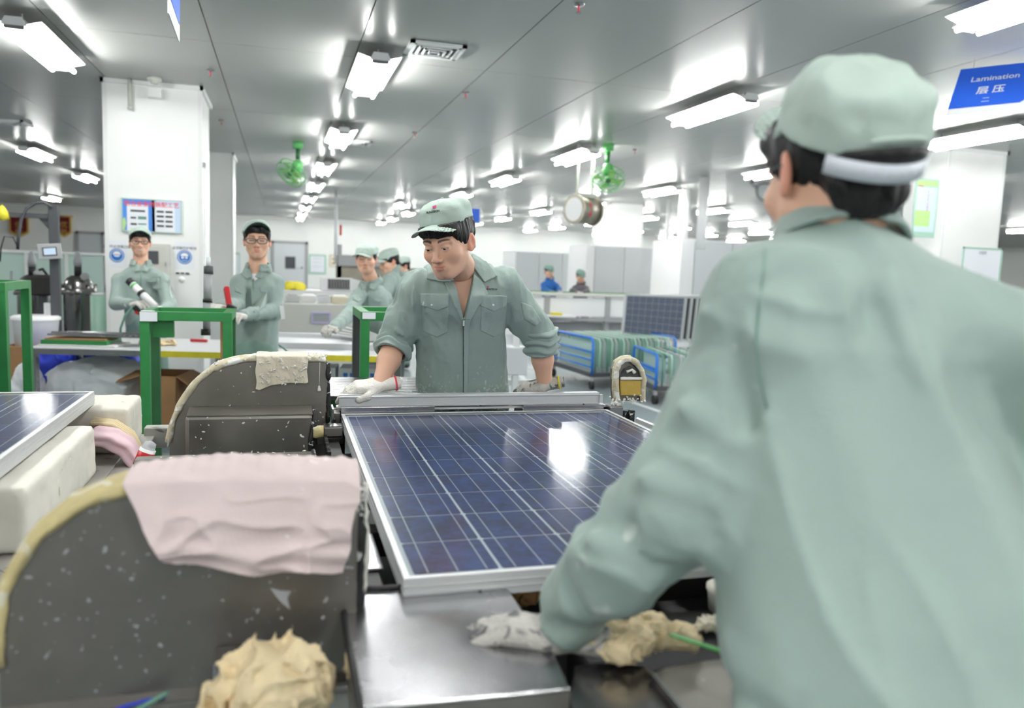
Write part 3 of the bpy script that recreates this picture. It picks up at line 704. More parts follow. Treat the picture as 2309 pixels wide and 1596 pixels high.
# ================================================================ solar panels
PZ = .88; PU, PVv = .1595, .1585
def solar_panel():
    r = thing('solar_panel', (0, 0, PZ), 'x', 'solar panel', 'framed solar panels')
    x0, x1, y1, y0 = -.0195, .9765, .0275, -1.454
    z = PZ
    # backsheet, 54 cells, ribbons, glass, frame
    obj('backsheet', MB().box((x0+.006, y0+.006, z-.0062), (x1-.006, y1-.006, z-.0052)), 'backsheet', r)
    cm = MB().prism([(-.0767, -.0725), (-.0725, -.0769), (.0725, -.0769), (.0767, -.0725), (.0767, .0725), (.0725, .0769), (-.0725, .0769), (-.0767, .0725)], 0, .0006, axis='z')
    me0 = None
    for i in range(6):
        for j in range(9):
            p = (PU*(i+.5), -PVv*(j+.5), z-.0050)
            if me0 is None: me0 = obj('solar_cell', cm, 'cell', r); me0.location = p
            else: c = me0.copy(); c.location = p; col.objects.link(c); c.parent = r; c.matrix_parent_inverse = me0.matrix_parent_inverse
    for i in range(6):
        for k in range(3):
            x = PU*i+.0015+.0780*0+PU*(k*.333+.1667)
            obj('busbar_ribbon', MB().box((x-.0009, -PVv*9+.004, z-.0043), (x+.0009, -.004, z-.0040)), 'ribbon', r)
    obj('glass', MB().box((x0+.006, y0+.006, z-.0034), (x1-.006, y1-.006, z-.0006)), 'glass', r)
    for a, b in (((x0, y0), (x0+.012, y1)), ((x1-.012, y0), (x1, y1)), ((x0+.012, y0), (x1-.012, y0+.012)), ((x0+.012, y1-.012), (x1-.012, y1))):
        obj('frame_rail', MB().box((*a, z-.001), (*b, z+.001)), 'alu', r, bevel=.0006)
    for a, b in (((x0, y0), (x0+.003, y1)), ((x1-.003, y0), (x1, y1)), ((x0+.003, y0), (x1-.003, y0+.003)), ((x0+.003, y1-.003), (x1-.003, y1))):
        m = MB().box((*a, z-.04), (*b, z-.001))
        h = (.0012, .0012)
        for q in (-.014, -.026): m.box((a[0]-.0012, a[1]-.0012, z+q-.0012), (b[0]+.0012, b[1]+.0012, z+q+.0012))
        obj('frame_side', m, 'alu', r)
    return r
cellm = bpy.data.materials.new('polycrystalline_cell'); cellm.use_nodes = True
nt = cellm.node_tree; N = nt.nodes; L = nt.links; b = N['Principled BSDF']
tc = N.new('ShaderNodeTexCoord'); oi = N.new('ShaderNodeObjectInfo'); ad = N.new('ShaderNodeVectorMath'); L.new(tc.outputs['Object'], ad.inputs[0]); cx = N.new('ShaderNodeCombineXYZ')
for k in range(3): L.new(oi.outputs['Random'], cx.inputs[k])
ms = N.new('ShaderNodeVectorMath'); ms.operation = 'SCALE'; ms.inputs[3].default_value = 40; L.new(cx.outputs[0], ms.inputs[0]); L.new(ms.outputs[0], ad.inputs[1])
vo = N.new('ShaderNodeTexVoronoi'); vo.inputs['Scale'].default_value = 75; L.new(ad.outputs[0], vo.inputs['Vector'])
nz = N.new('ShaderNodeTexNoise'); nz.inputs['Scale'].default_value = 14; nz.inputs['Detail'].default_value = 3; L.new(ad.outputs[0], nz.inputs['Vector'])
bw = N.new('ShaderNodeSeparateColor'); L.new(vo.outputs['Color'], bw.inputs[0])
ma = N.new('ShaderNodeMath'); ma.operation = 'MULTIPLY_ADD'; L.new(bw.outputs[0], ma.inputs[0]); ma.inputs[1].default_value = .35; L.new(nz.outputs[0], ma.inputs[2])
cr = N.new('ShaderNodeValToRGB'); L.new(ma.outputs[0], cr.inputs[0]); e = cr.color_ramp.elements; e[0].position = .35; e[0].color = (*s2l((24, 26, 62)), 1); e[1].position = .95; e[1].color = (*s2l((40, 62, 118)), 1)
L.new(cr.outputs[0], b.inputs['Base Color']); b.inputs['Roughness'].default_value = .5; b.inputs['Specular IOR Level'].default_value = .25
MT['cell'] = cellm
SP = solar_panel(); SP['label'] = 'large framed blue solar panel lying flat in the framing machine'
S2 = copy_tree(SP); S2.location = (SP.location[0]-1.785, SP.location[1]+.084, SP.location[2]+.072); S2['label'] = 'framed blue solar panel lying on white foam blocks at the left edge'

# ================================================================ framing machine: end guards with padding
PROF = [(-.566, .70), (-.568, .80), (-.552, .87), (-.530, .925), (-.502, .971), (-.470, 1.007), (-.434, 1.036), (-.39, 1.056), (-.35, 1.066), (-.303, 1.071), (-.2, 1.071), (-.075, 1.069), (-.068, 1.06), (-.067, .70)]
def crust(mb, pts, w, seed=0, amp=.004, n=8):
    path = []; P = np.array(pts, float); rr = []
    for i in range(len(P)-1):
        k = max(2, int(np.linalg.norm(P[i+1]-P[i])/.012))
        for j in range(k): path.append(P[i]+(P[i+1]-P[i])*j/k)
    path.append(P[-1]); path = np.array(path)
    rr = w+amp*noise(path, 60., seed)+amp*.6*noise(path, 150., seed+3)
    mb.tube(path, list(rr), n); return mb
def blobs(mb, pts, size, seed, n=(0, -1, 0)):
    R_ = random.Random(seed); n = np.array(n, float); u = np.cross(n, V(0, 0, 1)); u /= np.linalg.norm(u); w = np.cross(u, n)
    for p in pts:
        s = size*R_.uniform(.35, 1.3); k = 7; st = R_.uniform(.5, 2.2); an = R_.uniform(0, 6.28); ring = []
        for j in range(k):
            a = 2*math.pi*j/k; q = s*R_.uniform(.5, 1.25); dx, dz = q*math.cos(a)*st, q*math.sin(a)
            ring.append(np.array(p)+u*(dx*math.cos(an)-dz*math.sin(an))+w*(dx*math.sin(an)+dz*math.cos(an)))
        mb.add([np.array(p)+n*s*.35]+ring, [(0, 1+(j+1) % k, 1+j) for j in range(k)], 0, True)
    return mb
def inprof(x, z, prof):
    c = False; n = len(prof); j = n-1
    for i in range(n):
        xi, zi = prof[i]; xj, zj = prof[j]
        if (zi > z) != (zj > z) and x < (xj-xi)*(z-zi)/(zj-zi)+xi: c = not c
        j = i
    return c
def guard(name, prof, yf, yb, label, plate, pad, seed, spat, pend=2):
    r = thing(name, (-.3, (yf+yb)/2, prof[0][1]), label, 'machine guard')
    obj('front_plate', MB().prism(prof, yf, yf+.004), plate, r)
    obj('rear_plate', MB().prism(prof, yb-.004, yb), 'steel', r)
    sh = MB(); pr = prof
    for a, b_ in zip(pr[:-1], pr[1:]): sh.add([(a[0], yf+.004, a[1]), (b_[0], yf+.004, b_[1]), (b_[0], yb-.004, b_[1]), (a[0], yb-.004, a[1])], [(0, 1, 2, 3)], 0, True)
    obj('rim_plate', sh, 'steel', r, solid=.003)
    n = len(prof)-pend
    band = MB(); rows_ = []
    pts = np.array(prof[1:n]); c = V(-.2, .8)
    dense = []
    for a, b_ in zip(pts[:-1], pts[1:]):
        k = max(2, int(np.linalg.norm(b_-a)/.015))
        for j in range(k): dense.append(a+(b_-a)*j/k)
    dense.append(pts[-1]); dense = np.array(dense)
    for yy, off in ((yf-.002, -.006), (yf-.007, .003), (yf-.002, .011), ((yf+yb)/2, .014), (yb+.002, .011), (yb+.004, -.003)):
        row = []
        for i, p in enumerate(dense):
            t = dense[min(i+1, len(dense)-1)]-dense[max(i-1, 0)]; t /= np.linalg.norm(t); nn = V(-t[1], t[0])
            q = V(p[0]+nn[0]*off, yy, p[1]+nn[1]*off); wob = .004*noise(np.array([q]), 70., seed)[0]
            row.append(q+V(nn[0]*wob, .5*wob, nn[1]*wob))
        rows_.append(row)
    obj('edge_padding', band.grid(rows_), pad, r, solid=.003)
    # black edging on the straight end
    e = crust(MB(), [(-.066, yf-.002, 1.062), (-.064, yf-.002, .95), (-.066, yf-.002, .84)], .007, seed, .003)
    obj('end_edging', e, 'blackmess', r)
    R_ = random.Random(seed); pp = []
    while len(pp) < spat:
        x, z = R_.uniform(-.56, -.08), R_.uniform(prof[0][1]+.02, 1.05)
        if inprof(x, z, prof): pp.append((x, yf-.0005, z))
    obj('sealant_spatter', blobs(MB(), pp, .0024, seed), 'sealant', r, kind='stuff')
    return r
# far guard
G1 = guard('machine_guard', PROF, .0, .09, 'far rounded steel machine guard with crusted padded rim and cream cloth', 'steel', 'padding', 3, 60)
cr_ = MB(); R_ = random.Random(4)
for k in range(150):
    x = R_.uniform(-.155, -.07) if k < 90 else R_.uniform(-.43, -.32); x0 = x
    zt = 1.083 if k < 90 else 1.055+.02*min(1, (x+.43)/.1)
    a = V(x, R_.uniform(-.008, .09), zt-.002); d = V(R_.uniform(-.6, .6), R_.uniform(-.4, .2), R_.uniform(.1, 1)); d /= np.linalg.norm(d); cr_.tube([a, a+d*R_.uniform(.003, .009)], [.0045*R_.uniform(.6, 1.2), .0012], 5)
obj('sealant_crust', cr_, 'sealant', G1, kind='stuff')
obj('sealant_drip', MB().tube([(-.094, -.006, 1.065), (-.0955, -.006, 1.0), (-.096, -.006, .985)], .0008, 5).lathe((-.096, -.006, .965), [(.0, .0), (.0065, .002), (.006, .009), (.004, .012), (.0045, .016), (.001, .021)], 8), 'sealant', G1)
r = thing('machine_housing', (-.31, -.08, .70), 'flat steel housing box in front of the far guard', 'machine housing')
obj('shell', MB().prism([(-.510, -.001), (-.510, -.10), (-.118, -.10), (-.118, -.001)], .70, .905, axis='z'), 'steel', r, bevel=.012)
obj('top_ridge', MB().prism([(-.10, .903), (-.10, .907), (-.03, .918), (-.002, .918), (-.002, .903)], -.505, -.12, axis='x'), 'steel', r)
obj('end_edging', crust(MB(), [(-.112, -.085, .918), (-.114, -.10, .87), (-.124, -.105, .82), (-.124, -.105, .72)], .009, 9, .002), 'blackmess', r)
pp = [(R_.uniform(-.5, -.13), -.1015, R_.uniform(.74, .9)) for k in range(22)]+[(-.155, -.101, .835), (-.15, -.101, .832), (-.147, -.101, .80), (-.455, -.101, .855)]*2
obj('sealant_spatter', blobs(MB(), pp, .003, 8), 'sealant', r, kind='stuff')
# shaft between guard and panel
r = thing('clamp_shaft', (-.05, -.06, .83), 'steel clamp shaft with cream bushing beside the far guard', 'shaft')
obj('bushing', MB().cyl((-.118, -.10, .846), (-.085, -.10, .846), .021, n=20), 'padyel', r)
obj('shaft_block', MB().box((-.083, -.115, .832), (-.024, -.06, .862)), 'steel', r, bevel=.002)
obj('top_shim', MB().box((-.083, -.112, .862), (-.026, -.066, .866)), 'steelb', r)
obj('lower_block', MB().box((-.105, -.115, .805), (-.022, -.05, .828)), 'darkm', r, bevel=.002)
r = thing('machine_cross_bar', (-.3, -.3, .8), 'long grey steel cross bar between the two guards', 'machine bar')
za = .845
P0 = onz(300, 1040, za); P1 = onz(722, 1012, za)
obj('bar_body', MB().prism([(-.46, .70), (-.46, .842), (-.44, .853), (-.40, .853), (-.38, .842), (-.38, .70)], -.60, -.135, axis='x'), 'steel', r)
obj('end_plug', MB().box((-.135, -.462, .71), (-.122, -.38, .858)), 'blackmess', r, bevel=.008)
obj('sealant_spatter', blobs(MB(), [(R_.uniform(-.58, -.15), R_.uniform(-.45, -.39), .854) for k in range(30)], .0035, 18, (0, 0.001, 1)), 'sealant', r, kind='stuff')
# near guard
PX = [(0, 1600), (-2, 1500), (2, 1400), (14, 1340), (38, 1285), (70, 1235), (112, 1190), (165, 1152), (225, 1124), (290, 1110), (380, 1101), (500, 1097), (650, 1097), (790, 1100), (806, 1108), (806, 1300), (790, 1460), (768, 1600)]
yf2 = -1.50
PR2 = [(lambda p: (p[0], p[2]))(at(x, y, yf2)) for x, y in PX]
PR2[0] = (PR2[1][0], .735); PR2[-1] = (PR2[-4][0]-.001, .735); PR2[-2] = (PR2[-4][0], .86); PR2[-3] = (PR2[-4][0], .9)
G2 = guard('machine_guard', PR2, yf2, -1.415, 'near large rounded steel machine guard with yellowed padded rim and pink cloth', 'steel_near', 'padyel', 11, 0, 4)
obj('lower_lip', MB().prism([(yf2-.014, .735), (yf2-.014, .742), (yf2, .752), (yf2, .735)], PR2[0][0], PR2[-1][0], axis='x'), 'steel_near', G2)
for ch in list(G2.children):
    if ch.name.startswith(('end_edging', 'sealant_spatter')): bpy.data.objects.remove(ch)
xe = PR2[-4][0]
obj('end_edging', crust(MB(), [(xe+.004, yf2+.02, 1.05), (xe+.006, yf2+.02, .98), (xe+.004, yf2+.02, .88), (xe+.002, yf2+.01, .74)], .010, 21, .004), 'blackmess', G2)
obj('sealant_bead', crust(MB(), [(xe+.018, yf2+.05, 1.05), (xe+.018, yf2+.05, 1.0), (xe+.02, yf2+.05, .93), (xe+.018, yf2+.05, .86)], .0045, 22, .003), 'sealant', G2, kind='stuff')
pp = []; R2_ = random.Random(12)
while len(pp) < 130:
    x, z = R2_.uniform(PR2[2][0], xe), R2_.uniform(.76, 1.03)
    if inprof(x, z, PR2): pp.append((x, yf2-.0005, z))
obj('sealant_spatter', blobs(MB(), pp, .0023, 5), 'mgrey', G2, kind='stuff')
p = at(628, 1355, yf2); obj('sealant_smear', MB().add([(p[0]+a*.0011, yf2-.0012, p[2]+b_*.0011) for a, b_ in ((-12, 22), (2, 16), (18, 14), (12, 4), (16, -14), (4, -2), (-4, 8))], [(6, 5, 4, 3, 2, 1, 0)]), 'mgrey', G2)

# ---------------------------------------------------------------- cloths draped on the guards
def drape(name, fn, m, nx, ny, label, cat='cloth', thick=.0016, subs=1, group=None):
    G = [[fn(i/(nx-1), j/(ny-1)) for i in range(nx)] for j in range(ny)]
    o = obj(name, MB().grid(G), m, solid=thick, subs=subs); return tag(o, label, cat, group)
def interp(x, xs, ys): return float(np.interp(x, xs, ys))
c0 = at(577, 805, -.012); c1 = at(694, 803, -.012)
def cream(u, v):
    x = c0[0]+(c1[0]-c0[0])*u; hang = interp(u, [0, .08, .3, .6, .95, 1], [.112, .116, .100, .092, .094, .092]); L_ = .085+hang; s = v*L_
    P = np.array([[x, s, 0.]]); w = .0022*noise(P, 45., 2)[0]+.0016*noise(P*V(3, .6, 1), 30., 6)[0]
    if s < .085: return (x, .085-s, 1.0895+w*.6)
    d = s-.085; return (x+.002*math.sin(9*d/.1), -.0095-.004*min(1, d/.02)-abs(w)*1.6-.003*math.sin(u*14+1)*d/.1, 1.0885-d)
drape('cream_cloth', cream, 'cream', 46, 40, 'small cream cloth with white sealant dabs hung over the far guard')
cc = bpy.data.objects['cream_cloth']
dab = MB(); R_ = random.Random(8)
for px, py in ((590, 818), (604, 815), (610, 833), (617, 838), (606, 845), (635, 820), (632, 812), (637, 830), (646, 832), (662, 826), (684, 822), (688, 830), (680, 832), (594, 853), (602, 857), (588, 862), (606, 862), (627, 850), (638, 856), (641, 864), (663, 843), (668, 858), (674, 852), (684, 848), (650, 853), (590, 845)):
    p = at(px, py, -.019)
    for k in range(4):
        a = p+V(R_.uniform(-.005, .005), R_.uniform(-.002, .001), R_.uniform(-.006, .006)); d = V(R_.uniform(-1, 1), R_.uniform(-.4, 0), R_.uniform(-1, 1)); d /= np.linalg.norm(d)
        dab.tube([a-d*.003, a+d*R_.uniform(.002, .008)], [.0024*R_.uniform(.6, 1.5), .0011], 6)
obj('sealant_dabs', dab, 'sealant', cc, kind='stuff')
# pink cloth on the near guard: boundary taken at the plate, then folds
yfp = yf2-.012
TOPB = [(262, 1090), (330, 1058), (450, 1046), (600, 1036), (720, 1030), (790, 1022), (812, 1040)]
LEFT = [(275, 1092), (292, 1118), (310, 1150), (328, 1190), (352, 1222), (372, 1254)]
BOT = [(372, 1254), (400, 1266), (470, 1272), (530, 1282), (590, 1292), (650, 1284), (700, 1280), (745, 1288), (772, 1288)]
RIGHT = [(814, 1098), (812, 1130), (800, 1150), (790, 1190), (790, 1230), (778, 1262), (772, 1288)]
def polyl(p, t):
    p = np.array(p, float); d = np.r_[0, np.cumsum(np.linalg.norm(np.diff(p, axis=0), axis=1))]; d /= d[-1]; return np.array([np.interp(t, d, p[:, 0]), np.interp(t, d, p[:, 1])])
TOPF = [(275, 1092), (350, 1086), (500, 1082), (650, 1082), (780, 1085), (814, 1098)]
def pink(u, v):
    vb = .22
    if v < vb:   # over the top of the guard
        t = v/vb; px = polyl(TOPF, u); p = at(px[0], px[1], yfp); q = V(p[0]+.004, -1.405, p[2]+.004+.010*math.sin(u*3.1)+.012*max(0, (u-.86)/.14))
        bulge = .006*math.sin(math.pi*t); r_ = q+(p-q)*t; P = np.array([r_]); return tuple(r_+V(0, 0, bulge+.0035*noise(P, 38., 4)[0]+.0015*math.sin(u*90)*(1-t)))
    t = (v-vb)/(1-vb); a = polyl(TOPF, u); b_ = polyl(BOT, u); l = polyl(LEFT, t); r_ = polyl(RIGHT, t)
    l0, l1, r0, r1 = np.array(TOPF[0]), np.array(BOT[0]), np.array(TOPF[-1]), np.array(BOT[-1])
    p2 = (1-t)*a+t*b_+(1-u)*l+u*r_-((1-u)*(1-t)*l0+u*(1-t)*r0+(1-u)*t*l1+u*t*r1)
    p = at(p2[0], p2[1], yfp); P = np.array([p]); P2 = P*V(1, 1, 1)
    Wp = P+.02*np.array([[noise(P, 9., 31)[0], 0, noise(P, 9., 32)[0]]]); k1 = (1-abs(noise(Wp*V(1, 1, .8), 13., 5)[0]))**6; k2 = (1-abs(noise(Wp*V(.5, 1, 1.6), 17., 15)[0]))**6
    w = .012*abs(math.sin(7.5*u+1.4*t+1.1*noise(P, 9., 3)[0]))**2*t**.6+.010*k1*min(1, 3*t)+.008*k2*min(1, 3*t)+.005*(noise(P, 13., 9)[0]+1)*min(1, 3*t)+.010*t*math.exp(-((t-.78)/.09)**2)*(1 if u > .12 else u/.12)
    return (p[0], p[1]-w, p[2]+.001*noise(P, 200., 2)[0]*(t > .97))
drape('pink_cloth', pink, 'pink', 90, 60, 'large pale pink cloth draped over the near steel guard', thick=.002)

# ---------------------------------------------------------------- machine bed under and around the panel
r = thing('framing_machine', (.48, -.7, 0), 'dark steel bed of the framing machine under the solar panel', 'machine')
obj('bed_plate', MB().box((-.10, -1.9, .55), (1.35, .05, .60)), 'darkm', r, bevel=.004)
for x, y in ((-.05, -1.8), (1.28, -1.8), (-.05, -.05), (1.28, -.05)): obj('leg', MB().box((x-.05, y-.05, 0), (x+.05, y+.05, .55)), 'darkm', r, bevel=.004)
for k, y in enumerate((-1.30, -.95, -.6, -.25)): obj('cross_rail', MB().box((-.085, y-.03, .74), (1.05, y+.03, .80)), 'darkm', r, bevel=.003)
obj('side_rail', MB().box((-.075, -1.46, .62), (-.035, -.02, .815)), 'darkm', r, bevel=.003)
obj('side_rail', MB().box((1.0, -1.46, .60), (1.06, .0, .83)), 'darkm', r, bevel=.003)
obj('guide_plate', MB().box((-.060, -1.25, .817), (-.028, -1.05, .822)), 'steelb', r); obj('guide_plate', MB().box((-.070, -1.44, .80), (-.026, -1.32, .806)), 'steelb', r)
bl = MB()
for k in range(14): bl.box((-.085, -.12-.018*k, .805), (-.075, -.127-.018*k, .84))
obj('brush_teeth', bl, 'black', r, kind='stuff')
obj('bed_gap_shade', MB().box((.03, -1.9, .60), (1.3, -1.42, .62)), 'gapshade', r)  # thin sheet coloured as shade below the panel

# clamp plates and loose aluminium rail at the far end
r = thing('clamp_plate', (.13, .05, .83), 'short punched steel clamp plate at the far left end of the panel', 'clamp')
p = at(779, 915, .035); q_ = at(980, 930, .035)
def clamp(x0, x1, z0, z1, holes, r):
    obj('face_plate', MB().box((x0, .034, z0), (x1, .038, z1)), 'steelb', r, bevel=.001)
    obj('top_flange', MB().box((x0, .038, z1-.003), (x1, .085, z1)), 'steelb', r)
    for h in holes: obj('bolt_hole', MB().cyl((h, .0325, (z0+z1)/2-.004), (h, .034, (z0+z1)/2-.004), .003, n=10), 'black', r)
clamp(-.02, at(980, 920, .034)[0], .845, at(900, 917, .034)[2], (at(915, 926, .034)[0], at(945, 926, .034)[0]), r)
r = thing('clamp_plate', (.8, .05, .83), 'longer punched steel clamp plate at the far right end of the panel', 'clamp')
clamp(at(1181, 920, .034)[0], at(1362, 918, .034)[0], .845, at(1270, 914, .034)[2], (at(1322, 922, .034)[0], at(1349, 922, .034)[0]), r)
r = thing('clamp_post', (.66, .06, .7), 'dark clamp knob and post between the two clamp plates', 'clamp')
kx = at(1150, 914, .05); obj('knob', MB().lathe((kx[0], .03, .855), [(0, -.014), (.009, -.012), (.012, 0), (.009, .012), (0, .014)], 14), 'dgrey', r); kx = at(1171, 914, .05); obj('post', MB().box((kx[0]-.014, .045, .70), (kx[0]+.014, .07, .885)), 'black', r, bevel=.002)
r = thing('end_bracket', (-.04, .0, .80), 'angular steel end bracket at the far left corner of the panel', 'bracket')
obj('upright', MB().box((-.052, -.012, .80), (-.046, .075, .905)), 'steelb', r); obj('foot', MB().box((-.046, .02, .82), (-.022, .075, .885)), 'steel', r, bevel=.003)
obj('bolt', MB().cyl((-.044, -.014, .865), (-.044, -.006, .865), .006, n=10), 'darkm', r)
r = thing('clamp_beam', (.47, .1, .85), 'plain aluminium clamp beam behind the clamp plates', 'beam'); obj('beam', MB().box((-.03, .055, .80), (.985, .07, .884)), 'steelb', r); bpy.data.objects.remove(r.children[0]); obj('beam_rail', MB().box((-.03, .062, .884), (.985, .135, .892)), 'alu', r); obj('beam_support', MB().box((-.04, .09, .6), (.0, .13, .884)), 'darkm', r); obj('beam_support', MB().box((.96, .09, .6), (1.0, .13, .884)), 'darkm', r)
r = thing('aluminium_rail', (.46, .07, .9), 'loose aluminium frame rail lying across the far end of the panel', 'rail')
A = at(764, 916, .06); B = at(1349, 910, .06); zb, zt = (A[2]+B[2])/2, (at(764, 891, .06)[2]+at(1349, 886, .06)[2])/2
f = MB(); xa, xb = A[0], B[0]
f.prism([(.058, zb), (.10, zb), (.10, zb+.0018), (.060, zb+.0018), (.060, zt-.008), (.055, zt-.006), (.055, zt-.0045), (.060, zt-.0025), (.060, zt), (.085, zt), (.085, zt+.0018), (.056, zt+.0018), (.056, zt-.001), (.053, zt-.004), (.053, zt-.008), (.0582, zt-.010)], xa, xb, axis='x')
obj('profile', f, 'alu', r); obj('flange_lip', MB().box((xa, .052, zb-.001), (xb, .058, zb+.002)), 'aluedge', r); obj('cut_end', MB().box((xb-.002, .053, zb), (xb+.001, .10, zt)), 'aluedge', r)
for px in (829, 1083, 1316): p = at(px, 918, .05); obj('drain_notch', MB().box((p[0]-.003, .0505, zb-.002), (p[0]+.003, .053, zb+.001)), 'dgrey', r)
obj('corner_key', MB().box((xb+.002, .05, zb+.004), (xb+.014, .062, zt-.006)), 'alu', r)

# right-hand end guard with sponge, seen end-on
c = at(1418, 860, .06); sc_ = .00165
r = thing('sponge_holder', (c[0], .06, .80), 'white crusted arch guard holding a yellow sponge right of the panel', 'machine guard')
def P_(px, py, Y=.06): p = at(px, py, Y); return (p[0], p[2])
outer = [P_(*q) for q in ((1392, 905), (1389, 860), (1390, 835), (1396, 820), (1408, 811), (1422, 810), (1436, 818), (1447, 836), (1452, 855), (1449, 905))]
arch = MB()
for off, rr in ((0, .011), (.03, .011), (.06, .010)):
    crust(arch, [(x+off*.2, .06+off, z) for x, z in outer], rr, 31+int(off*100), .003)
obj('arch_padding', arch, 'padding', r)
obj('arch_shell', MB().prism(outer, .075, .12), 'steel', r)
obj('sponge', MB().prism([P_(1398, 857), P_(1446, 857), P_(1445, 892), P_(1400, 892)], .058, .085), 'sponge', r, bevel=.004)
obj('sealant_ridge', crust(MB(), [(x, .055, z) for x, z in (P_(1398, 853), P_(1446, 853))], .007, 41, .002), 'sealant', r)
obj('dark_clamp', MB().prism([P_(1404, 846), P_(1442, 846), P_(1436, 832), P_(1424, 826), P_(1410, 832)], .064, .08), 'dgrey', r)
obj('sealant_ridge', crust(MB(), [(x, .055, z) for x, z in (P_(1412, 838), P_(1424, 833), P_(1430, 840))], .006, 43, .003), 'sealant', r)
bb = MB(); R_ = random.Random(77)
for k in range(60):
    px, py = (R_.gauss(1424, 12), R_.gauss(902, 4)) if k < 25 else (R_.gauss(1388, 5), R_.gauss(912, 8))
    p = at(px, py, .05); d = V(R_.uniform(-1, 1), -.3, R_.uniform(-1, .6)); d /= np.linalg.norm(d); bb.tube([p, p+d*R_.uniform(.004, .012)], [.005*R_.uniform(.5, 1.3), .0015], 5)
obj('sealant_clumps', bb, 'sealant', r, kind='stuff')
obj('pivot_block', MB().box((c[0]-.035, .06, .80), (c[0]+.03, .10, .865)), 'darkm', r, bevel=.004)
obj('pivot_arm', MB().bar((c[0]-.02, .055, .87), (c[0]-.028, .05, .81), .02, .02), 'blackmess', r); obj('pivot_arm', MB().bar((c[0]+.016, .055, .87), (c[0]+.012, .05, .80), .02, .02), 'blackmess', r)
obj('corner_plate', MB().box((c[0]-.09, .02, .84), (c[0]-.035, .10, .892)), 'steelb', r, bevel=.004)
obj('feed_plate', MB().bar((c[0]+.02, .02, .84), (c[0]+.10, -.03, .81), .03, .015), 'alu', r)

# ================================================================ front cover plate and front machine parts
zc = .85
cp = [(774, 1334), (850, 1333), (950, 1327), (1040, 1317), (1090, 1311), (1126, 1312), (1148, 1332), (1190, 1396), (1235, 1440), (1284, 1552), (1100, 1572), (900, 1588), (810, 1600)]
pts = [onz(x, y, zc) for x, y in cp]
r = thing('cover_plate', tuple(np.mean(pts, 0)-V(0, 0, .02)), 'bright steel cover plate under the gloved hand at the front', 'machine cover')
obj('plate', MB().prism([(p[0], p[1]) for p in pts], zc-.004, zc, axis='z'), 'steelb', r, bevel=.001, recalc=True)
sk = MB(); 
for a, b_ in zip(pts, pts[1:]+pts[:1]): sk.add([(a[0], a[1], zc-.004), (b_[0], b_[1], zc-.004), (b_[0], b_[1], zc-.09), (a[0], a[1], zc-.09)], [(0, 1, 2, 3)])
obj('skirt', sk, 'steel', r, solid=.002)
e = MB().tube([p+V(0, .005, .003) for p in pts[:4]]+[pts[4]+V(0, .004, .001)], .005, 8); e.tube([pts[0]+V(-.004, .002, .003), pts[0]+V(-.006, -.15, .0), pts[0]+V(-.006, -.45, 0)], .006, 8)
obj('rubber_edge', e, 'black', r)
h = onz(1083, 1334, zc); obj('screw', MB().cyl((h[0], h[1], zc-.001), (h[0], h[1], zc+.0015), .0035, n=12), 'dgrey', r)
obj('front_edge', crust(MB(), [onz(815, 1597, zc), onz(1000, 1580, zc), onz(1150, 1567, zc), onz(1284, 1553, zc)], .0025, 51, .001), 'aluedge', r)
# right front tables
zt_ = .83
def slab(name, px, z, th, m, label, cat='machine cover'):
    P = [onz(x, y, z) for x, y in px]; r = thing(name, tuple(np.mean(P, 0)-V(0, 0, th)), label, cat); obj('plate', MB().prism([(p[0], p[1]) for p in P], z-th, z, axis='z'), m, r, bevel=.002, recalc=True); return r, P
r, P = slab('side_plate', [(1284, 1575), (1296, 1500), (1345, 1492), (1455, 1500), (1560, 1640), (1300, 1660)], .825, .03, 'steelb', 'steel side plate between the cover plate and the standing man')
r, P = slab('side_plate', [(1466, 1520), (1500, 1504), (1580, 1490), (1760, 1470), (1800, 1640), (1570, 1640)], .835, .02, 'steel', 'darker steel plate under the cream rag beside the standing man')
obj('rail_edge', MB().bar(P[0], P[5], .006, .01), 'steelb', r)
r = thing('gap_shade_block', (.5, -1.62, .6), 'black block coloured as shade in the machine gap behind the cream rag', 'machine'); obj('block', MB().box((.26, -1.66, .62), (.95, -1.50, .78)), 'gapshade', r, bevel=.01); obj('block_step', MB().box((.42, -1.56, .78), (.62, -1.50, .80)), 'darkm', r, bevel=.004)  # block coloured near-black as the shade in the gap below the panel

def crumple(name, c, rad, seed, m, label, h=.0045, amp=.35, rot=0., cat='rag', flat=0., parent=None):
    rad = np.array(rad, float); R0 = rotm(rot); s = rad.mean()
    def f(P):
        Q = (P-np.array(c))@R0; W = Q+s*.35*np.stack([noise(Q, 1.3/s, seed), noise(Q, 1.3/s, seed+1), noise(Q, 1.3/s, seed+2)], 1)
        d = ell(Q, (0, 0, 0), rad)
        v = lambda sc_, sd_: (1-np.abs(noise(W, sc_, sd_)))**2.4
        d = d-amp*s*(1.0*v(1.1/s, seed+5)+.65*v(2.4/s, seed+6)+.22*v(5/s, seed+8)-.95)
        return smax(d*.5, -(P[:, 2]-(c[2]-rad[2]*.9)), .004)
    b_ = rad.max()*1.7
    o = sdf_obj(name, f, np.array(c)-b_, np.array(c)+b_, h, m); return tag(o, label, cat)
c = onz(1420, 1455, .86); crumple('cream_rag', (c[0], c[1]+.02, .855), (.052, .04, .026), 3, 'rag', 'crumpled cream rag on the steel plate beside the green strip', .0024)
c = onz(1530, 1440, .86); crumple('cream_rag', (c[0], c[1]+.02, .853), (.050, .034, .018), 8, 'rag', 'second crumpled cream rag under the green strip', .0024, rot=-.3)
c = onz(1460, 1410, .86); crumple('cream_rag', (c[0], c[1]+.01, .850), (.045, .03, .018), 15, 'rag', 'flattened cream rag behind the two crumpled rags', .0026)
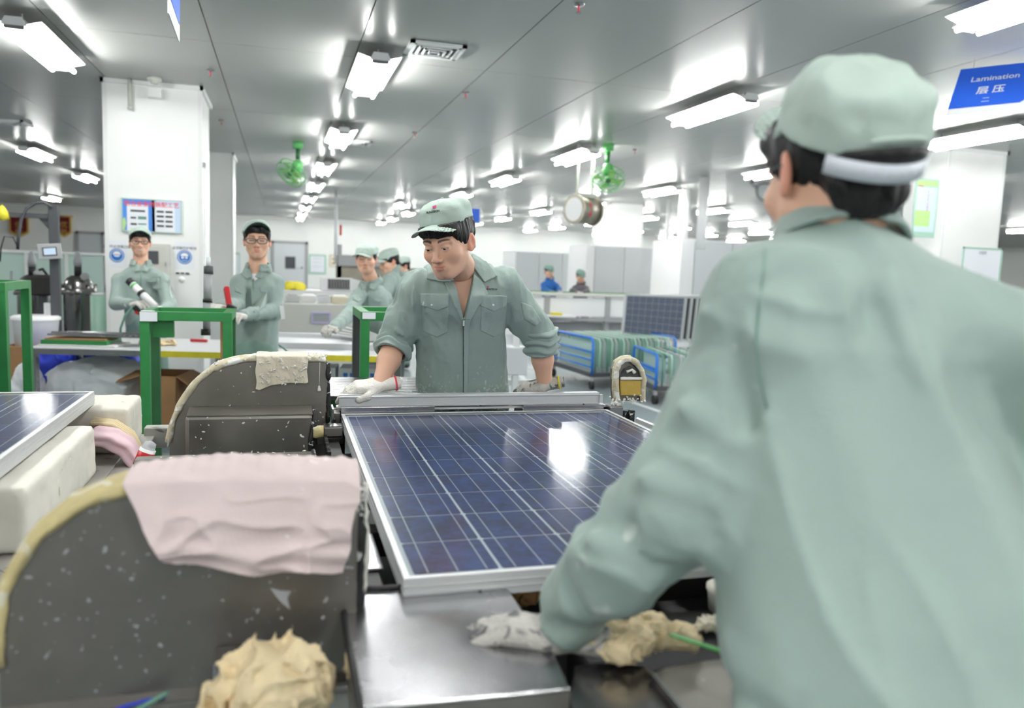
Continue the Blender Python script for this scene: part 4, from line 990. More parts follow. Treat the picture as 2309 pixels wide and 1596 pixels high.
c = onz(1625, 1405, .86); crumple('cloth_scrap', (c[0], c[1]+.01, .853), (.045, .02, .010), 5, 'cream', 'pale cloth scrap half hidden by the standing man', .0024)
a, b_ = onz(1512, 1430, .882), onz(1660, 1478, .886); o = tag(obj('green_strip', MB().bar(a, b_, .0085, .003), 'fangreen', bevel=.001), 'bright green plastic strip lying on the cream rags', 'strip'); o.data.materials[0] = mat('vivid_green_plastic', (30, 160, 50), .4)
c = onz(1645, 1350, .84); r = thing('sealant_tub', (c[0]+.02, c[1]+.03, .80), 'round tub with whitish lid beside the standing man', 'tub')
obj('tub_body', MB().lathe((c[0]+.02, c[1]+.04, .80), [(.0, 0), (.032, 0), (.036, .04)], 24), 'boxgrey', r); obj('tub_lid', MB().lathe((c[0]+.02, c[1]+.04, .838), [(.038, 0), (.038, .008), (.030, .012), (0, .010)], 24), 'foam2', r)
c = onz(1190, 1370, .80); crumple('orange_scrap', (c[0], c[1]+.06, .80), (.04, .03, .02), 9, 'cardboard', 'brown crumpled scrap in the gap below the panel', .003)
# crumpled rag at the bottom left on a small grey box
c = at(600, 1540, -1.62); o = crumple('cream_rag', (c[0]+.004, -1.62, c[2]-.004), (.078, .05, .060), 23, 'rag', 'large crumpled cream rag at the bottom edge in front of the near guard', .0022, amp=.42, rot=.2)
p = at(545, 1510, -1.53); r = thing('guard_box', (p[0], -1.54, p[2]-.06), 'small steel box on the near guard behind the crumpled rag', 'box'); obj('box_shell', MB().box((p[0]-.040, -1.56, p[2]-.075), (p[0]+.045, -1.502, p[2]+.028)), 'steelb', r, bevel=.003)
p = at(735, 1560, -1.60); r = thing('metal_tongue', tuple(p-V(0, 0, .05)), 'thin steel tongue standing beside the crumpled rag', 'bracket'); obj('tongue', MB().bar(p-V(0, 0, .06), p+V(.004, .0, .022), .006, .003, up=(0, 1, 0)), 'steelb', r)
c = at(785, 1480, -1.60); crumple('cream_rag', (c[0]+.004, c[1], c[2]-.01), (.010, .012, .026), 31, 'rag', 'small rag end squeezed beside the cover plate', .002)
# machine leg area bottom-left
r = thing('base_cabinet', (-.35, -1.45, 0), 'light steel base cabinet below the near guard', 'machine')
obj('cabinet', MB().box((-.42, -1.47, .0), (-.10, -1.38, .70)), 'boxgrey', r, bevel=.004); obj('dark_slot', MB().box((-.38, -1.474, .655), (-.2, -1.469, .67)), 'black', r)
for k in range(3): obj('side_rail', MB().box((-.55+.03*k, -1.47, .66-.0*k), (-.53+.03*k, -.5, .68)), 'alu', r)
r = thing('air_hose', (-.35, -1.52, .66), 'teal air hose looping below the near guard', 'hose'); 
hp = [at(x, y, -1.53) for x, y in ((250, 1640), (300, 1605), (345, 1580), (380, 1560))]; obj('hose', MB().tube(hp, .004, 8), MT['teal'], r)
r = thing('air_hose', (-.38, -1.52, .66), 'blue air hose looping below the near guard', 'hose'); hp = [at(x, y, -1.52) for x, y in ((260, 1600), (290, 1590), (335, 1578), (372, 1572))]; obj('hose', MB().tube(hp, .003, 8), MT['bluebag'], r)

# ================================================================ left bench with foam blocks
r = thing('left_bench', (-1.2, -.7, 0), 'smeared grey workbench plate along the left edge', 'workbench')
obj('top_plate', MB().box((-2.0, -1.9, .735), (-.665, .40, .745)), 'bench', r, bevel=.002); obj('runner_strip', MB().box((-.80, -1.9, .745), (-.715, .38, .752)), 'bench', r, bevel=.002)
obj('under_frame', MB().box((-1.95, -1.8, .66), (-.70, .36, .735)), 'darkm', r)
for x, y in ((-1.9, -1.7), (-.76, -1.7), (-1.9, .3), (-.76, .3)): obj('leg', MB().box((x-.03, y-.03, 0), (x+.03, y+.03, .66)), 'darkm', r)
obj('end_guard', MB().box((-.70, .36, .70), (-.62, .42, .775)), 'bench', r, bevel=.004)
def foam(name, x0, x1, y0, y1, z0, z1, m, label, seed):
    def f(P): return rbox(P, ((x0+x1)/2, (y0+y1)/2, (z0+z1)/2), ((x1-x0)/2, (y1-y0)/2, (z1-z0)/2), .014)-.003*fbm(P, 14., 2, seed)-.0012*ridge(P*V(1, .4, 1), 55., seed)
    o = sdf_obj(name, f, (x0, y0, z0), (x1, y1, z1), .007, m); return tag(o, label, 'foam block', 'wrapped foam blocks')
o = foam('foam_block', -.985, -.745, -.86, -.19, .753, .902, 'foam', 'long white cloth-wrapped foam block under the left panel, nearer one', 3)
obj('cloth_tear', blobs(MB(), [(-.742, y, z) for y, z in ((-.62, .85), (-.58, .87), (-.50, .875), (-.60, .82), (-.67, .81))], .005, 5, (1, 0, 0.001)), 'sealant', o, kind='stuff')
foam('foam_block', -1.02, -.70, .06, .33, .753, .905, 'foam2', 'grubby white wrapped foam block under the far corner of the left panel', 9)
def sleeve(u, v):
    t = v; k = u*2*math.pi
    path = np.array([(-.86, -.03, .79), (-.80, -.02, .835), (-.74, -.02, .825), (-.690, -.03, .795), (-.655, -.05, .74), (-.650, -.06, .70)]); i = t*(len(path)-1); a = int(min(i, len(path)-2)); c = path[a]+(path[a+1]-path[a])*(i-a)
    rr = .045-.012*t; P = np.array([c+V(0, math.cos(k)*rr, math.sin(k)*rr)]); w = .006*math.sin(5*k+3*t)+.004*noise(P*V(.3, 1, 1), 60., 3)[0]
    return (c[0]+math.sin(k)*(rr+w)*.5, c[1]+math.cos(k)*(rr+w)*1.3, c[2]+math.sin(k)*(rr+w)*.6)
drape('pink_rag', sleeve, 'pink2', 40, 26, 'pink and lilac twisted cloth between the foam blocks', thick=.001)
rb = MB()
for k in range(4): rb.tube([(-.80, .0+.016*k, .868+.002*k), (-.735, .0+.018*k, .862), (-.685, -.005+.018*k, .825), (-.652, -.015+.015*k, .765), (-.642, -.02+.012*k, .70)], [.006, .008, .008, .008, .007], 8)
tag(obj('cream_band', rb, 'rag'), 'bundle of cream elastic bands hanging over the bench edge', 'band')
p = at(334, 1012, -.15); r = thing('spray_bottle', (p[0]-.01, -.15, p[2]-.08), 'small white bottle with red label and clear cap beside the cross bar', 'bottle')
ax = V(.35, .1, .9); ax /= np.linalg.norm(ax); b0 = p-ax*.055
obj('bottle_body', MB().cyl(b0-ax*.05, b0+ax*.055, .024, n=20), 'white', r); obj('red_label', MB().cyl(b0+ax*.0, b0+ax*.045, .0245, n=20), 'red', r); obj('bottle_cap', MB().tube([b0+ax*.055, b0+ax*.075, b0+ax*.08], [.02, .017, .005], 16), 'clearfoil', r)

# ================================================================ green stands
def stand(x0, x1, y0, y1, z, label, m='green', t=.045, rz=0., extra=None):
    r = thing('green_stand', ((x0+x1)/2, (y0+y1)/2, 0), label, 'stand', 'green steel stands')
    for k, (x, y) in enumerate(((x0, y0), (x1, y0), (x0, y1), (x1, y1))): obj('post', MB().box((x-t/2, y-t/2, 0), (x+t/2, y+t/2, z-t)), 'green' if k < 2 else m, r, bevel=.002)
    obj('rail', MB().box((x0-t/2, y0-t/2, z-t), (x1+t/2, y0+t/2, z)), 'green', r, bevel=.002); obj('rail', MB().box((x0-t/2, y1-t/2, z-t), (x1+t/2, y1+t/2, z)), 'green', r, bevel=.002)
    obj('rail', MB().box((x0-t/2, y0+t/2, z-t*.95), (x0+t/2, y1-t/2, z)), 'green', r); obj('rail', MB().box((x1-t/2, y0+t/2, z-t*.95), (x1+t/2, y1-t/2, z)), 'green', r)
    obj('lower_rail', MB().box((x0-t/2, y0-t/2, .25), (x1+t/2, y0+t/2, .29)), 'green', r); obj('lower_rail', MB().box((x0-t/2, y1-t/2, .25), (x1+t/2, y1+t/2, .29)), 'green', r)
    return r
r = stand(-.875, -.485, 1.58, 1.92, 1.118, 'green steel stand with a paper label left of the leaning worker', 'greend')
p = at(327, 713, 1.55); obj('gusset_plate', MB().box((-.845, 1.60, .985), (-.745, 1.64, 1.075)), 'green', r, bevel=.002); obj('paper_label', MB().box((-.895, 1.553, 1.07), (-.815, 1.556, 1.116)).box((-.893, 1.56, 1.1185), (-.83, 1.61, 1.120)), 'paper', r)
obj('wooden_slat', MB().box((-.545, 1.93, 0), (-.52, 1.96, 1.05)), 'cardboard', r)
r = stand(.185, .62, 1.30, 1.74, 1.155, 'green steel stand with dark rear posts behind the leaning worker', 'greendark'); obj('paper_label', MB().box((.17, 1.2755, 1.12), (.235, 1.2765, 1.152)), 'paper', r)  # rear posts coloured much darker than the front ones
p = at(8, 637, 1.9); stand(p[0]-.42, p[0]-.01, 1.9, 2.3, p[2], 'green steel stand cut by the left edge')

# ================================================================ long bench behind
ang = -.183
def R2d(x, y): return V(x*math.cos(ang)-y*math.sin(ang), x*math.sin(ang)+y*math.cos(ang))
O = V(-1.93, 3.49)
def tb(x, y): p = O+R2d(x, y); return p
def tbox(mb, x0, x1, y0, y1, z0, z1, mi=0):
    M = Matrix.Translation((O[0], O[1], 0)) @ Matrix.Rotation(ang, 4, 'Z'); return mb.box((x0, y0, z0), (x1, y1, z1), mi, M)
r = thing('work_bench', (*tb(1.7, .6), 0), 'long grey steel workbench with a yellow-taped edge behind the stands', 'workbench')
obj('bench_top', tbox(MB(), 0, 2.6, 0, 0.85, .70, .72), 'alu', r, bevel=.003)
obj('apron', tbox(MB(), 0, .78, -.004, .02, .675, .715), 'steelb', r); obj('yellow_tape', tbox(MB(), .78, 2.6, -.006, .02, .675, .718), 'yellow', r)
for x in (.03, 1.3, 2.57):
    for y in (.04, .80): obj('leg', tbox(MB(), x-.025, x+.025, y-.025, y+.025, 0, .70), 'steelb', r)
obj('raised_shelf', tbox(MB(), 1.3, 2.6,   .35, .82, .72, .765), 'lgrey', r, bevel=.004); obj('rear_rail', tbox(MB(), 1.3, 2.6,   .76, .80, .765, .80), 'alu', r)
obj('lower_shelf', tbox(MB(), 0, 2.6, .05, .80, .14, .16), 'alu', r)
# goods on and under the bench
r = thing('green_tray', (*tb(.28, .3), .72), 'green-edged carton of small parts on the left end of the bench', 'tray')
obj('tray_body', tbox(MB(), .05, .50, .10, .38, .721, .765), 'green', r, bevel=.002); obj('tray_fill', tbox(MB(), .07, .48, .12, .36, .765, .775), 'cardboard', r); obj('white_edge', tbox(MB(), .045, .56, .08, .40, .7205, .735), 'white', r)
for k in range(7):
    a = tb(.08+.01*k, .15+.035*k); b_ = tb(.72+.02*k, .20+.03*k); o = tag(obj('aluminium_profile', MB().bar((*a, .80-.002*k+.014*(k % 2)), (*b_, .79+.012*(k % 2)), .03, .012), 'steelb'), 'shiny aluminium profile on the green-edged carton, %s counted from the front' % ORD[k], 'profile', 'aluminium profiles on the carton')
c = tb(.78, .35); crumple('cloth_scrap', (c[0], c[1], .735), (.13, .07, .02), 40, 'rag', 'pale cloth scrap on the bench right of the aluminium profiles', .008)
for k in range(5):
    a = tb(1.95+.05*k, .75+.05*k); b_ = tb(2.45, .45+.04*k); tag(obj('aluminium_profile', MB().bar((*a, .80+.014*k), (*b_, .785), .028, .014), 'alu'), 'fanned aluminium profile beside the worker in clear spectacles, %s from the front' % ORD[k], 'profile', 'fanned aluminium profiles')
r = thing('red_marker', (*tb(.62, .75), .72), 'red marker pen on the bench', 'marker'); a, b_ = tb(.93, .62), tb(1.06, .60); obj('barrel', MB().cyl((*a, .735), (*b_, .735), .012), 'red', r)
c = tb(.55, .55); 
def bagf(name, c, rad, seed, m, label, h=.014, cat='bag'): return crumple(name, c, rad, seed, m, label, h, amp=.16, cat=cat)
p = tb(.35, .35); bagf('plastic_bag', (p[0], p[1], .40), (.36, .22, .23), 50, 'bag', 'large white translucent plastic bag under the left end of the bench')
p = tb(-.12, .25); bagf('plastic_bag', (p[0], p[1], .35), (.12, .16, .24), 52, 'bag', 'small white plastic bag left of the bench leg')
p = tb(-.15, .75); bagf('plastic_bag', (p[0], p[1], .50), (.18, .15, .16), 54, 'bluebag', 'blue plastic sack left of the bench leg')
p = tb(.22, .9); bagf('plastic_bag', (p[0], p[1], .50), (.22, .12, .14), 56, 'bluebag', 'blue plastic sack under the bench behind the white bag')
def carton(x0, x1, y0, y1, z0, z1, label, m='cardboard'):
    r = thing('cardboard_box', (*tb((x0+x1)/2, (y0+y1)/2), z0), label, 'box')
    for a in ((x0, x1, y0, y0+.008), (x0, x1, y1-.008, y1), (x0, x0+.008, y0, y1), (x1-.008, x1, y0, y1)): obj('side', tbox(MB(), *a, z0, z1), m, r)
    obj('bottom', tbox(MB(), x0, x1, y0, y1, z0, z0+.008), m, r)
    A, B, C_, D_ = (*tb(x0, y0), z1), (*tb(x1, y0), z1), (*tb(x1-.02, y0-.16), z1+.10), (*tb(x0+.02, y0-.16), z1+.06); 
    A2, B2 = (*tb(x0, y1), z1), (*tb(x0-.18, y1), z1+.03); C2 = (*tb(x0-.18, y0+.04), z1-.06)
    obj('flap', MB().quad((*tb(x0, y0), z1), A2, B2, C2), m, r, solid=.005); obj('flap', MB().quad((*tb(x1, y0), z1), (*tb(x1, y1), z1), (*tb(x1+.15, y1), z1-.08), (*tb(x1+.15, y0), z1-.11)), m, r, solid=.005)
    return r
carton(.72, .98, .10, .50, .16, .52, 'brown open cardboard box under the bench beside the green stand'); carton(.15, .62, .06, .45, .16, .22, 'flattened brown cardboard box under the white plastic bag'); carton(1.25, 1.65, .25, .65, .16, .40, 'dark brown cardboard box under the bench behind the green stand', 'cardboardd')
r = thing('white_bucket', (*tb(-.38, .9), .3), 'white plastic bucket standing on a carton at the left edge', 'bucket')
p = tb(-.40, 1.0); obj('bucket_body', MB().lathe((p[0], p[1], .62), [(.0, 0), (.15, 0), (.17, .22)], 24), 'white', r); obj('bucket_lid', MB().lathe((p[0], p[1], .84), [(.18, -.01), (.18, .015), (.16, .025), (0, .02)], 24), 'white', r)
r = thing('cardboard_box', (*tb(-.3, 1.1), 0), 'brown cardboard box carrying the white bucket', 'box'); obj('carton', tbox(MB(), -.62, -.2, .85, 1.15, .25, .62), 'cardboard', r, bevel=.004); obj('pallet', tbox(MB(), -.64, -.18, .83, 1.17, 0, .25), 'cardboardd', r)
# blue-dotted crates stored below the bench
def crate(x0, y0, label, k):
    r = thing('parts_crate', (*tb(x0+.2, y0+.1), .16), label, 'crate', 'dotted parts crates below the bench')
    obj('crate_body', tbox(MB(), x0, x0+.40, y0, y0+.25, .161, .60), 'lgrey', r, bevel=.003)
    wells = MB()
    for i in range(7):
        for j in range(7): tbox(wells, x0+.03+.05*i, x0+.062+.05*i, y0-.004, y0+.01, .20+.055*j, .232+.055*j)
    obj('blue_wells', wells, 'safetyblue', r, kind='stuff')
    return r
crate(1.70, .20, 'grey crate with blue wells below the bench, left one', 0); crate(2.13, .20, 'grey crate with blue wells below the bench, right one', 1)
hs = [at(x, y, 3.1) for x, y in ((617, 770), (640, 785), (655, 800), (670, 830))]; tag(obj('air_hose', MB().tube(hs, .006, 8), 'teal'), 'teal hose hanging in front of the bench beside the worker in clear spectacles', 'hose')
# bright low table between bench and machine
r = thing('sheet_table', (.1, .85, 0), 'low table topped with bright aluminium strips behind the far guard', 'table')
zz = .833; a = onz(742, 892, zz); b_ = onz(742, 850, zz); y0, y1 = a[1], min(b_[1], 1.24)
n_ = 7
for k in range(n_): obj('aluminium_strip', MB().box((-.16, y0+(y1-y0)*k/n_+.004, zz-.02), (.62, y0+(y1-y0)*(k+1)/n_-.004, zz)), 'steelb', r, bevel=.003)
obj('under_frame', MB().box((-.15, y0+.02, zz-.08), (.6, y1-.02, zz-.02)), 'greend', r)
for x in (-.1, .55):
    for y in (y0+.06, y1-.06): obj('leg', MB().box((x-.02, y-.02, 0), (x+.02, y+.02, zz-.08)), 'green', r)
# second long table further back with equipment
r = thing('rear_cabinet', (.6, 7.5, 0), 'grey equipment cabinet row behind the worker in clear spectacles', 'cabinet')
a = at(636, 695, 7.2); b_ = at(815, 690, 7.2); zt2 = at(720, 661, 7.2)[2]; zt3 = at(720, 686, 7.2)[2]
obj('cabinet_body', MB().box((a[0]-.3, 7.2, 0), (b_[0]+.4, 8.2, zt3)), 'boxgrey', r, bevel=.004); obj('counter', MB().box((a[0]-.35, 7.9, zt3), (b_[0]+.45, 8.4, zt2)), 'lgrey', r, bevel=.004)
p = at(704, 705, 7.19); q_ = at(744, 728, 7.19); obj('access_panel', MB().box((p[0], 7.185, q_[2]), (q_[0], 7.2, p[2])), 'mgrey', r, bevel=.003)
fr = MB()
for A_, B_ in (((p[0], p[2]), (q_[0], p[2])), ((q_[0], p[2]), (q_[0], q_[2])), ((q_[0], q_[2]), (p[0], q_[2])), ((p[0], q_[2]), (p[0], p[2]))): fr.bar((A_[0], 7.18, A_[1]), (B_[0], 7.18, B_[1]), .02, .02)
obj('panel_frame', fr, mat('lilac_tape', (196, 190, 226), .5), r)
for k, (px, py, w, m_, lb) in enumerate(((660, 684, .16, 'lgrey', 'grey bin on the rear cabinet, leftmost'), (695, 682, .18, 'white', 'white tray of parts on the rear cabinet'), (730, 680, .16, 'clearfoil', 'clear tray on the rear cabinet'), (765, 683, .2, 'cream', 'cream heap of parts on the rear cabinet, rightmost'))):
    p = at(px, py, 7.5); r = thing('parts_bin', (p[0], 7.5, zt3), lb, 'bin'); obj('bin_body', MB().prism([(7.42, zt3+.001), (7.38, zt3+.09), (7.62, zt3+.09), (7.58, zt3+.001)], p[0]-w/2, p[0]+w/2, axis='x'), m_, r, bevel=.004); obj('contents', MB().box((p[0]-w/2+.02, 7.41, zt3+.085), (p[0]+w/2-.02, 7.59, zt3+.105)), 'white' if k % 2 else 'mgrey', r, bevel=.01)
# hard hats
for k, (px, lb) in enumerate(((655, 'yellow hard hat on the rear counter, left one'), (669, 'yellow hard hat on the rear counter, right one'))):
    p = at(px, 659, 8.1); r = thing('hard_hat', (p[0], 8.1, zt2), lb, 'hard hat', 'yellow hard hats'); obj('shell', MB().lathe((p[0], 8.1, zt2+.002), [(.12, .0), (.125, .02), (.11, .07), (.06, .10), (0, .108)], 20), 'yellow', r); obj('peak', MB().box((p[0]-.07, 7.94, zt2+.003), (p[0]+.07, 8.03, zt2+.012)), 'yellow', r)
# small stack of panels on rear counter
a = at(722, 625, 8.0); b_ = at(800, 626, 8.0); 
for k in range(4):
    r = thing('solar_panel', (a[0]+.05*k, 8.0+.06*k, zt2), 'dark solar panel %s in the upright row on the rear counter' % ['first', 'second', 'third', 'last'][k], 'solar panel', 'panels on the rear counter')
    z0_, z1_ = zt2+.005, a[2]-.01*k; x0_ = a[0]+.04*k; x1_ = b_[0]-.03+.04*k
    obj('frame', MB().box((x0_, 8.0+.06*k, z0_), (x1_, 8.03+.06*k, z1_)), 'lgrey', r, bevel=.003)
    fins = MB()
    for j in range(14): x = x0_+.10+(x1_-x0_-.13)*j/14; fins.box((x, 7.994+.06*k, z0_+.02), (x+(x1_-x0_-.13)/14*.72, 8.0+.06*k, z1_-.02))
    obj('cell_strip', fins, 'black', r, kind='stuff')
for k, (x, y0, s) in enumerate(((735, 8.2, 1),)): pass
r = thing('caulking_stand', (0, 0, 0), 'x', 'x'); bpy.data.objects.remove(r)
a = at(785, 560, 9.2); r = thing('test_rig', (a[0], 9.2, 0), 'tall grey test rig frame behind the crouching worker', 'machine'); 
for dx in (-.12, .30): obj('upright', MB().box((a[0]+dx-.03, 9.2, 0), (a[0]+dx+.03, 9.26, at(785, 552, 9.2)[2])), 'mgrey', r)
obj('head_box', MB().box((a[0]-.15, 9.15, at(785, 600, 9.2)[2]), (a[0]+.9, 9.5, at(785, 575, 9.2)[2])), 'mgrey', r, bevel=.01); obj('red_tag', MB().box((a[0]-.13, 9.13, 1.75), (a[0]-.1, 9.15, 1.9)), 'red', r); obj('body_panel', MB().box((a[0]-.15, 9.2, .8), (a[0]+1.2, 9.6, at(785, 600, 9.2)[2])), 'bronze', r)

# ================================================================ left equipment: glass screen, tanks, gantry
r = thing('glass_screen', (-4.5, 8.6, 0), 'low mint-green glass screen behind the tanks', 'screen')
zt4 = at(100, 566, 8.6)[2]; xs = [at(-60, 600, 8.6)[0], at(60, 600, 8.6)[0], at(150, 600, 8.6)[0], at(236, 600, 8.6)[0]]
for k in range(3): obj('glass_pane', MB().box((xs[k]+.02, 8.6, .5), (xs[k+1]-.02, 8.61, zt4-.03)), 'clear', r); obj('post', MB().box((xs[k]-.02, 8.59, 0), (xs[k]+.02, 8.63, zt4)), 'trimw', r)
obj('top_rail', MB().box((xs[0], 8.58, zt4-.03), (xs[3], 8.64, zt4)), 'white', r); obj('kick_panel', MB().box((xs[0], 8.59, 0), (xs[3], 8.62, .5)), 'lgrey', r)
def tank(px, D_, label):
    c = dep(px, 700, D_); x, y = c[:2]; rr = 31*D_/F_PX; zb, zs = dep(px, 740, D_)[2], dep(px, 658, D_)[2]
    r = thing('pressure_tank', (x, y, 0), label, 'tank', 'stainless pressure tanks')
    obj('vessel', MB().lathe((x, y, 0), [(0, zb-.25), (rr, zb-.25), (rr, zs)], 28), 'drum', r)
    obj('flange', MB().lathe((x, y, zs), [(rr*1.16, -.02), (rr*1.2, -.01), (rr*1.2, .035), (rr*1.05, .045)], 28), 'drum', r)
    obj('lid', MB().lathe((x, y, zs+.04), [(rr*1.02, 0), (rr*.95, .05), (rr*.7, .10), (rr*.35, .13), (0, .14)], 28), 'drum', r)
    for k in range(6): a = k*math.pi/3+.3; obj('clamp_bolt', MB().cyl((x+rr*1.1*math.cos(a), y+rr*1.1*math.sin(a), zs-.03), (x+rr*1.1*math.cos(a), y+rr*1.1*math.sin(a), zs+.08), .014, n=8), 'drum', r)
    obj('inlet_pipe', MB().cyl((x, y, zs+.17), (x, y, zs+.25), .035, n=12), 'black', r); obj('agitator_motor', MB().lathe((x, y, zs+.25), [(0, 0), (.035, 0), (.038, .05), (.026, .13), (0, .16)], 16), 'mgrey', r)
    obj('gauge', MB().cyl((x+rr*.6, y-.1, zs+.16), (x+rr*.6, y-.13, zs+.16), .035, n=14), 'mgrey', r); obj('side_handle', MB().tube([(x-rr*1.1, y, zs+.05), (x-rr*1.35, y, zs+.12), (x-rr*1.3, y, zs+.2)], .012), 'mgrey', r)
    for k in range(3): a = k*2.1; obj('foot', MB().cyl((x+rr*.8*math.cos(a), y+rr*.8*math.sin(a), 0), (x+rr*.8*math.cos(a), y+rr*.8*math.sin(a), zb-.25), .02, n=8), 'mgrey', r)
    return r
tank(75, 7.9, 'stainless pressure tank left of the black gantry post'); tank(178, 7.9, 'stainless pressure tank right of the black gantry post')
r = thing('gantry', (-2.6, 4.6, 0), 'black gantry post with angled arm and hanging hose', 'gantry'); GY = 4.6
a = at(121, 468, GY); b_ = at(121, 700, GY); w = .055
obj('post', MB().box((a[0]-w/2*1.3, GY-.03, 0), (a[0]+w/2*1.3, GY+.03, a[2]+.02)), 'dgrey', r, bevel=.003)
l = at(14, 482, GY); obj('arm', MB().box((l[0]-.3, GY-.025, l[2]-.025), (a[0], GY+.025, l[2]+.015)), 'dgrey', r)
t1, t2, t3 = at(82, 486, GY), at(115, 486, GY), at(115, 522, GY); obj('gusset', MB().prism([(t1[0], t1[2]), (t2[0], t2[2]), (t3[0], t3[2])], GY-.01, GY+.01), 'dgrey', r)
hp = [at(x, y, GY-.03) for x, y in ((117, 468), (100, 456), (80, 458), (60, 470), (48, 495), (42, 530), (40, 562))]; obj('hose', MB().tube(hp, .012, 10), 'dgrey', r)
p = at(5, 478, GY-.1); obj('yellow_hook', MB().lathe((p[0], GY-.1, p[2]-.03), [(0, -.04), (.05, -.02), (.04, .03), (.02, .07), (0, .09)], 14), 'yellow', r)
obj('tool_cable', MB().tube([at(x, y, GY-.06) for x, y in ((42, 562), (30, 535), (10, 533), (2, 560), (0, 590))], .006, 6), 'black', r)
c = at(112, 567, GY-.05); r2 = thing('control_panel', (c[0], GY-.05, c[2]-.07), 'tilted grey control panel with a small screen on the black gantry post', 'control panel')
M = Matrix.Translation(c) @ Matrix.Rotation(-.1, 4, 'Y') @ Matrix.Rotation(.25, 4, 'Z'); obj('case', MB().box((-.085, -.03, -.062), (.085, .03, .062), M=M), 'mgrey', r2, bevel=.004); obj('bezel', MB().box((-.052, -.034, -.035), (.052, -.030, .035), M=M), 'dgrey', r2); obj('screen', MB().box((-.042, -.036, -.026), (.042, -.034, .026), M=M), 'postercyan', r2)
obj('bracket', MB().box((a[0]-.03, GY-.05, c[2]-.02), (a[0]+.03, GY-.03, c[2]+.02)), 'mgrey', r2)
c = dep(95, 640, 6.9); r = thing('pump_unit', (c[0], c[1], 0), 'black pump unit with slanted cylinder on the gantry post', 'pump'); obj('pump_body', MB().box((c[0]-.08, c[1]-.08, c[2]-.1), (c[0]+.10, c[1]+.08, c[2]+.08)), 'darkm', r, bevel=.02); obj('cylinder', MB().cyl(dep(82, 612, 6.9), dep(108, 648, 6.9), .03, n=14), 'mgrey', r); obj('hose', MB().tube([dep(x, y, 6.9) for x, y in ((80, 612), (96, 606), (110, 625), (122, 645))], .012), 'black', r); obj('stand_column', MB().box((c[0]-.03, c[1], 0), (c[0]+.03, c[1]+.05, c[2]-.1)), 'dgrey', r)
c = dep(118, 710, 6.6); r = thing('cylinder_bottle', (c[0], c[1], 0), 'pale cylinder standing between the two tanks', 'cylinder'); obj('body', MB().cyl((c[0], c[1], .3), (c[0], c[1], c[2]+.1), .06, n=18), 'lgrey', r); obj('neck', MB().cyl((c[0], c[1], c[2]+.1), (c[0], c[1], c[2]+.16), .025), 'mgrey', r); obj('foot_ring', MB().cyl((c[0], c[1], 0), (c[0], c[1], .3), .07, n=18), 'dgrey', r)
c = dep(222, 700, 7.6); r = thing('mint_drum', (c[0], c[1], 0), 'pale mint drum beside the large pillar', 'drum'); obj('body', MB().cyl((c[0], c[1], 0), (c[0], c[1], dep(222, 665, 7.6)[2]), .07, n=20), 'ltgreen', r); obj('lid', MB().cyl((c[0], c[1], dep(222, 665, 7.6)[2]), (c[0], c[1], dep(222, 660, 7.6)[2]), .06, n=20), 'white', r)

# sealant guns hanging / on rack near left stand: cartridge column behind the stand
c = dep(468, 660, 4.5); r = thing('hanging_applicator', (c[0], c[1], 0.9), 'upright clear sealant applicator tube held by the worker in clear spectacles', 'sealant gun')
def seg(px, y0, y1, D_, rr, m, nm, n=16): a, b_ = dep(px, y0, D_), dep(px, y1, D_); obj(nm, MB().cyl(b_, a, rr, n=n), m, r)
seg(470, 580, 600, 4.5, .012, 'nozzle', 'nozzle'); seg(470, 600, 618, 4.5, .026, 'dgrey', 'top_collar'); seg(468, 618, 676, 4.5, .022, 'mgrey', 'barrel'); seg(466, 676, 742, 4.5, .020, 'mgrey', 'lower_barrel'); seg(464, 742, 756, 4.5, .026, 'black', 'end_cap'); seg(468, 674, 682, 4.5, .026, 'black', 'lower_collar')

# ================================================================ right side: white bench, cabinets, carts
WB = 11.45
a = at(1192, 662, WB); b_ = at(1518, 662, WB); zt5 = .90
r = thing('conveyor_bench', ((a[0]+b_[0])/2, WB+.4, 0), 'long white conveyor bench in front of the two distant workers', 'workbench')
z1_ = at(1300, 668, WB)[2]; z0_ = at(1300, 716, WB)[2]
obj('bench_top', MB().box((a[0]-.3, WB-.05, z1_), (b_[0], WB+.55, z1_+.05)), 'boxgrey', r, bevel=.005)
obj('green_runner', MB().box((a[0]-.3, WB+.35, z1_+.05), (b_[0], WB+.50, z1_+.07)), 'fangreend', r)
bx = [at(q, 690, WB)[0] for q in (1175, 1233, 1370, 1500)]
for k in range(3):
    obj('side_panel', MB().box((bx[k]+.05, WB-.01, z0_+.02), (bx[k+1]-.05, WB+.02, z1_-.03)), 'white', r, bevel=.01)
    obj('mullion', MB().box((bx[k]-.05, WB-.03, z0_-.1), (bx[k]+.05, WB+.03, z1_)), 'mgrey', r)
obj('lower_rail', MB().box((a[0]-.3, WB-.04, z0_-.06), (b_[0], WB+.04, z0_)), 'mgrey', r)
for x in bx: obj('leg', MB().box((x-.04, WB, 0), (x+.04, WB+.08, z0_-.06)), 'mgrey', r)
obj('grey_underside', MB().box((a[0]-.2, WB+.2, .1), (b_[0], WB+.45, z0_-.1)), 'mgrey', r)
p = at(1255, 712, WB-.3); r = thing('white_tray', (p[0], WB-.3, p[2]), 'white tray with yellow part on the side of the conveyor bench', 'tray'); obj('tray', MB().box((p[0]-.25, WB-.4, p[2]-.02), (p[0]+.35, WB-.1, p[2]+.01)), 'white', r, bevel=.004); obj('yellow_part', MB().box((p[0]-.1, WB-.35, p[2]+.01), (p[0]+.1, WB-.2, p[2]+.06)), 'yellow', r, bevel=.01); obj('tray_bracket', MB().box((p[0]-.05, WB-.12, p[2]-.03), (p[0]+.1, WB-.02, p[2]-.02)), 'mgrey', r)
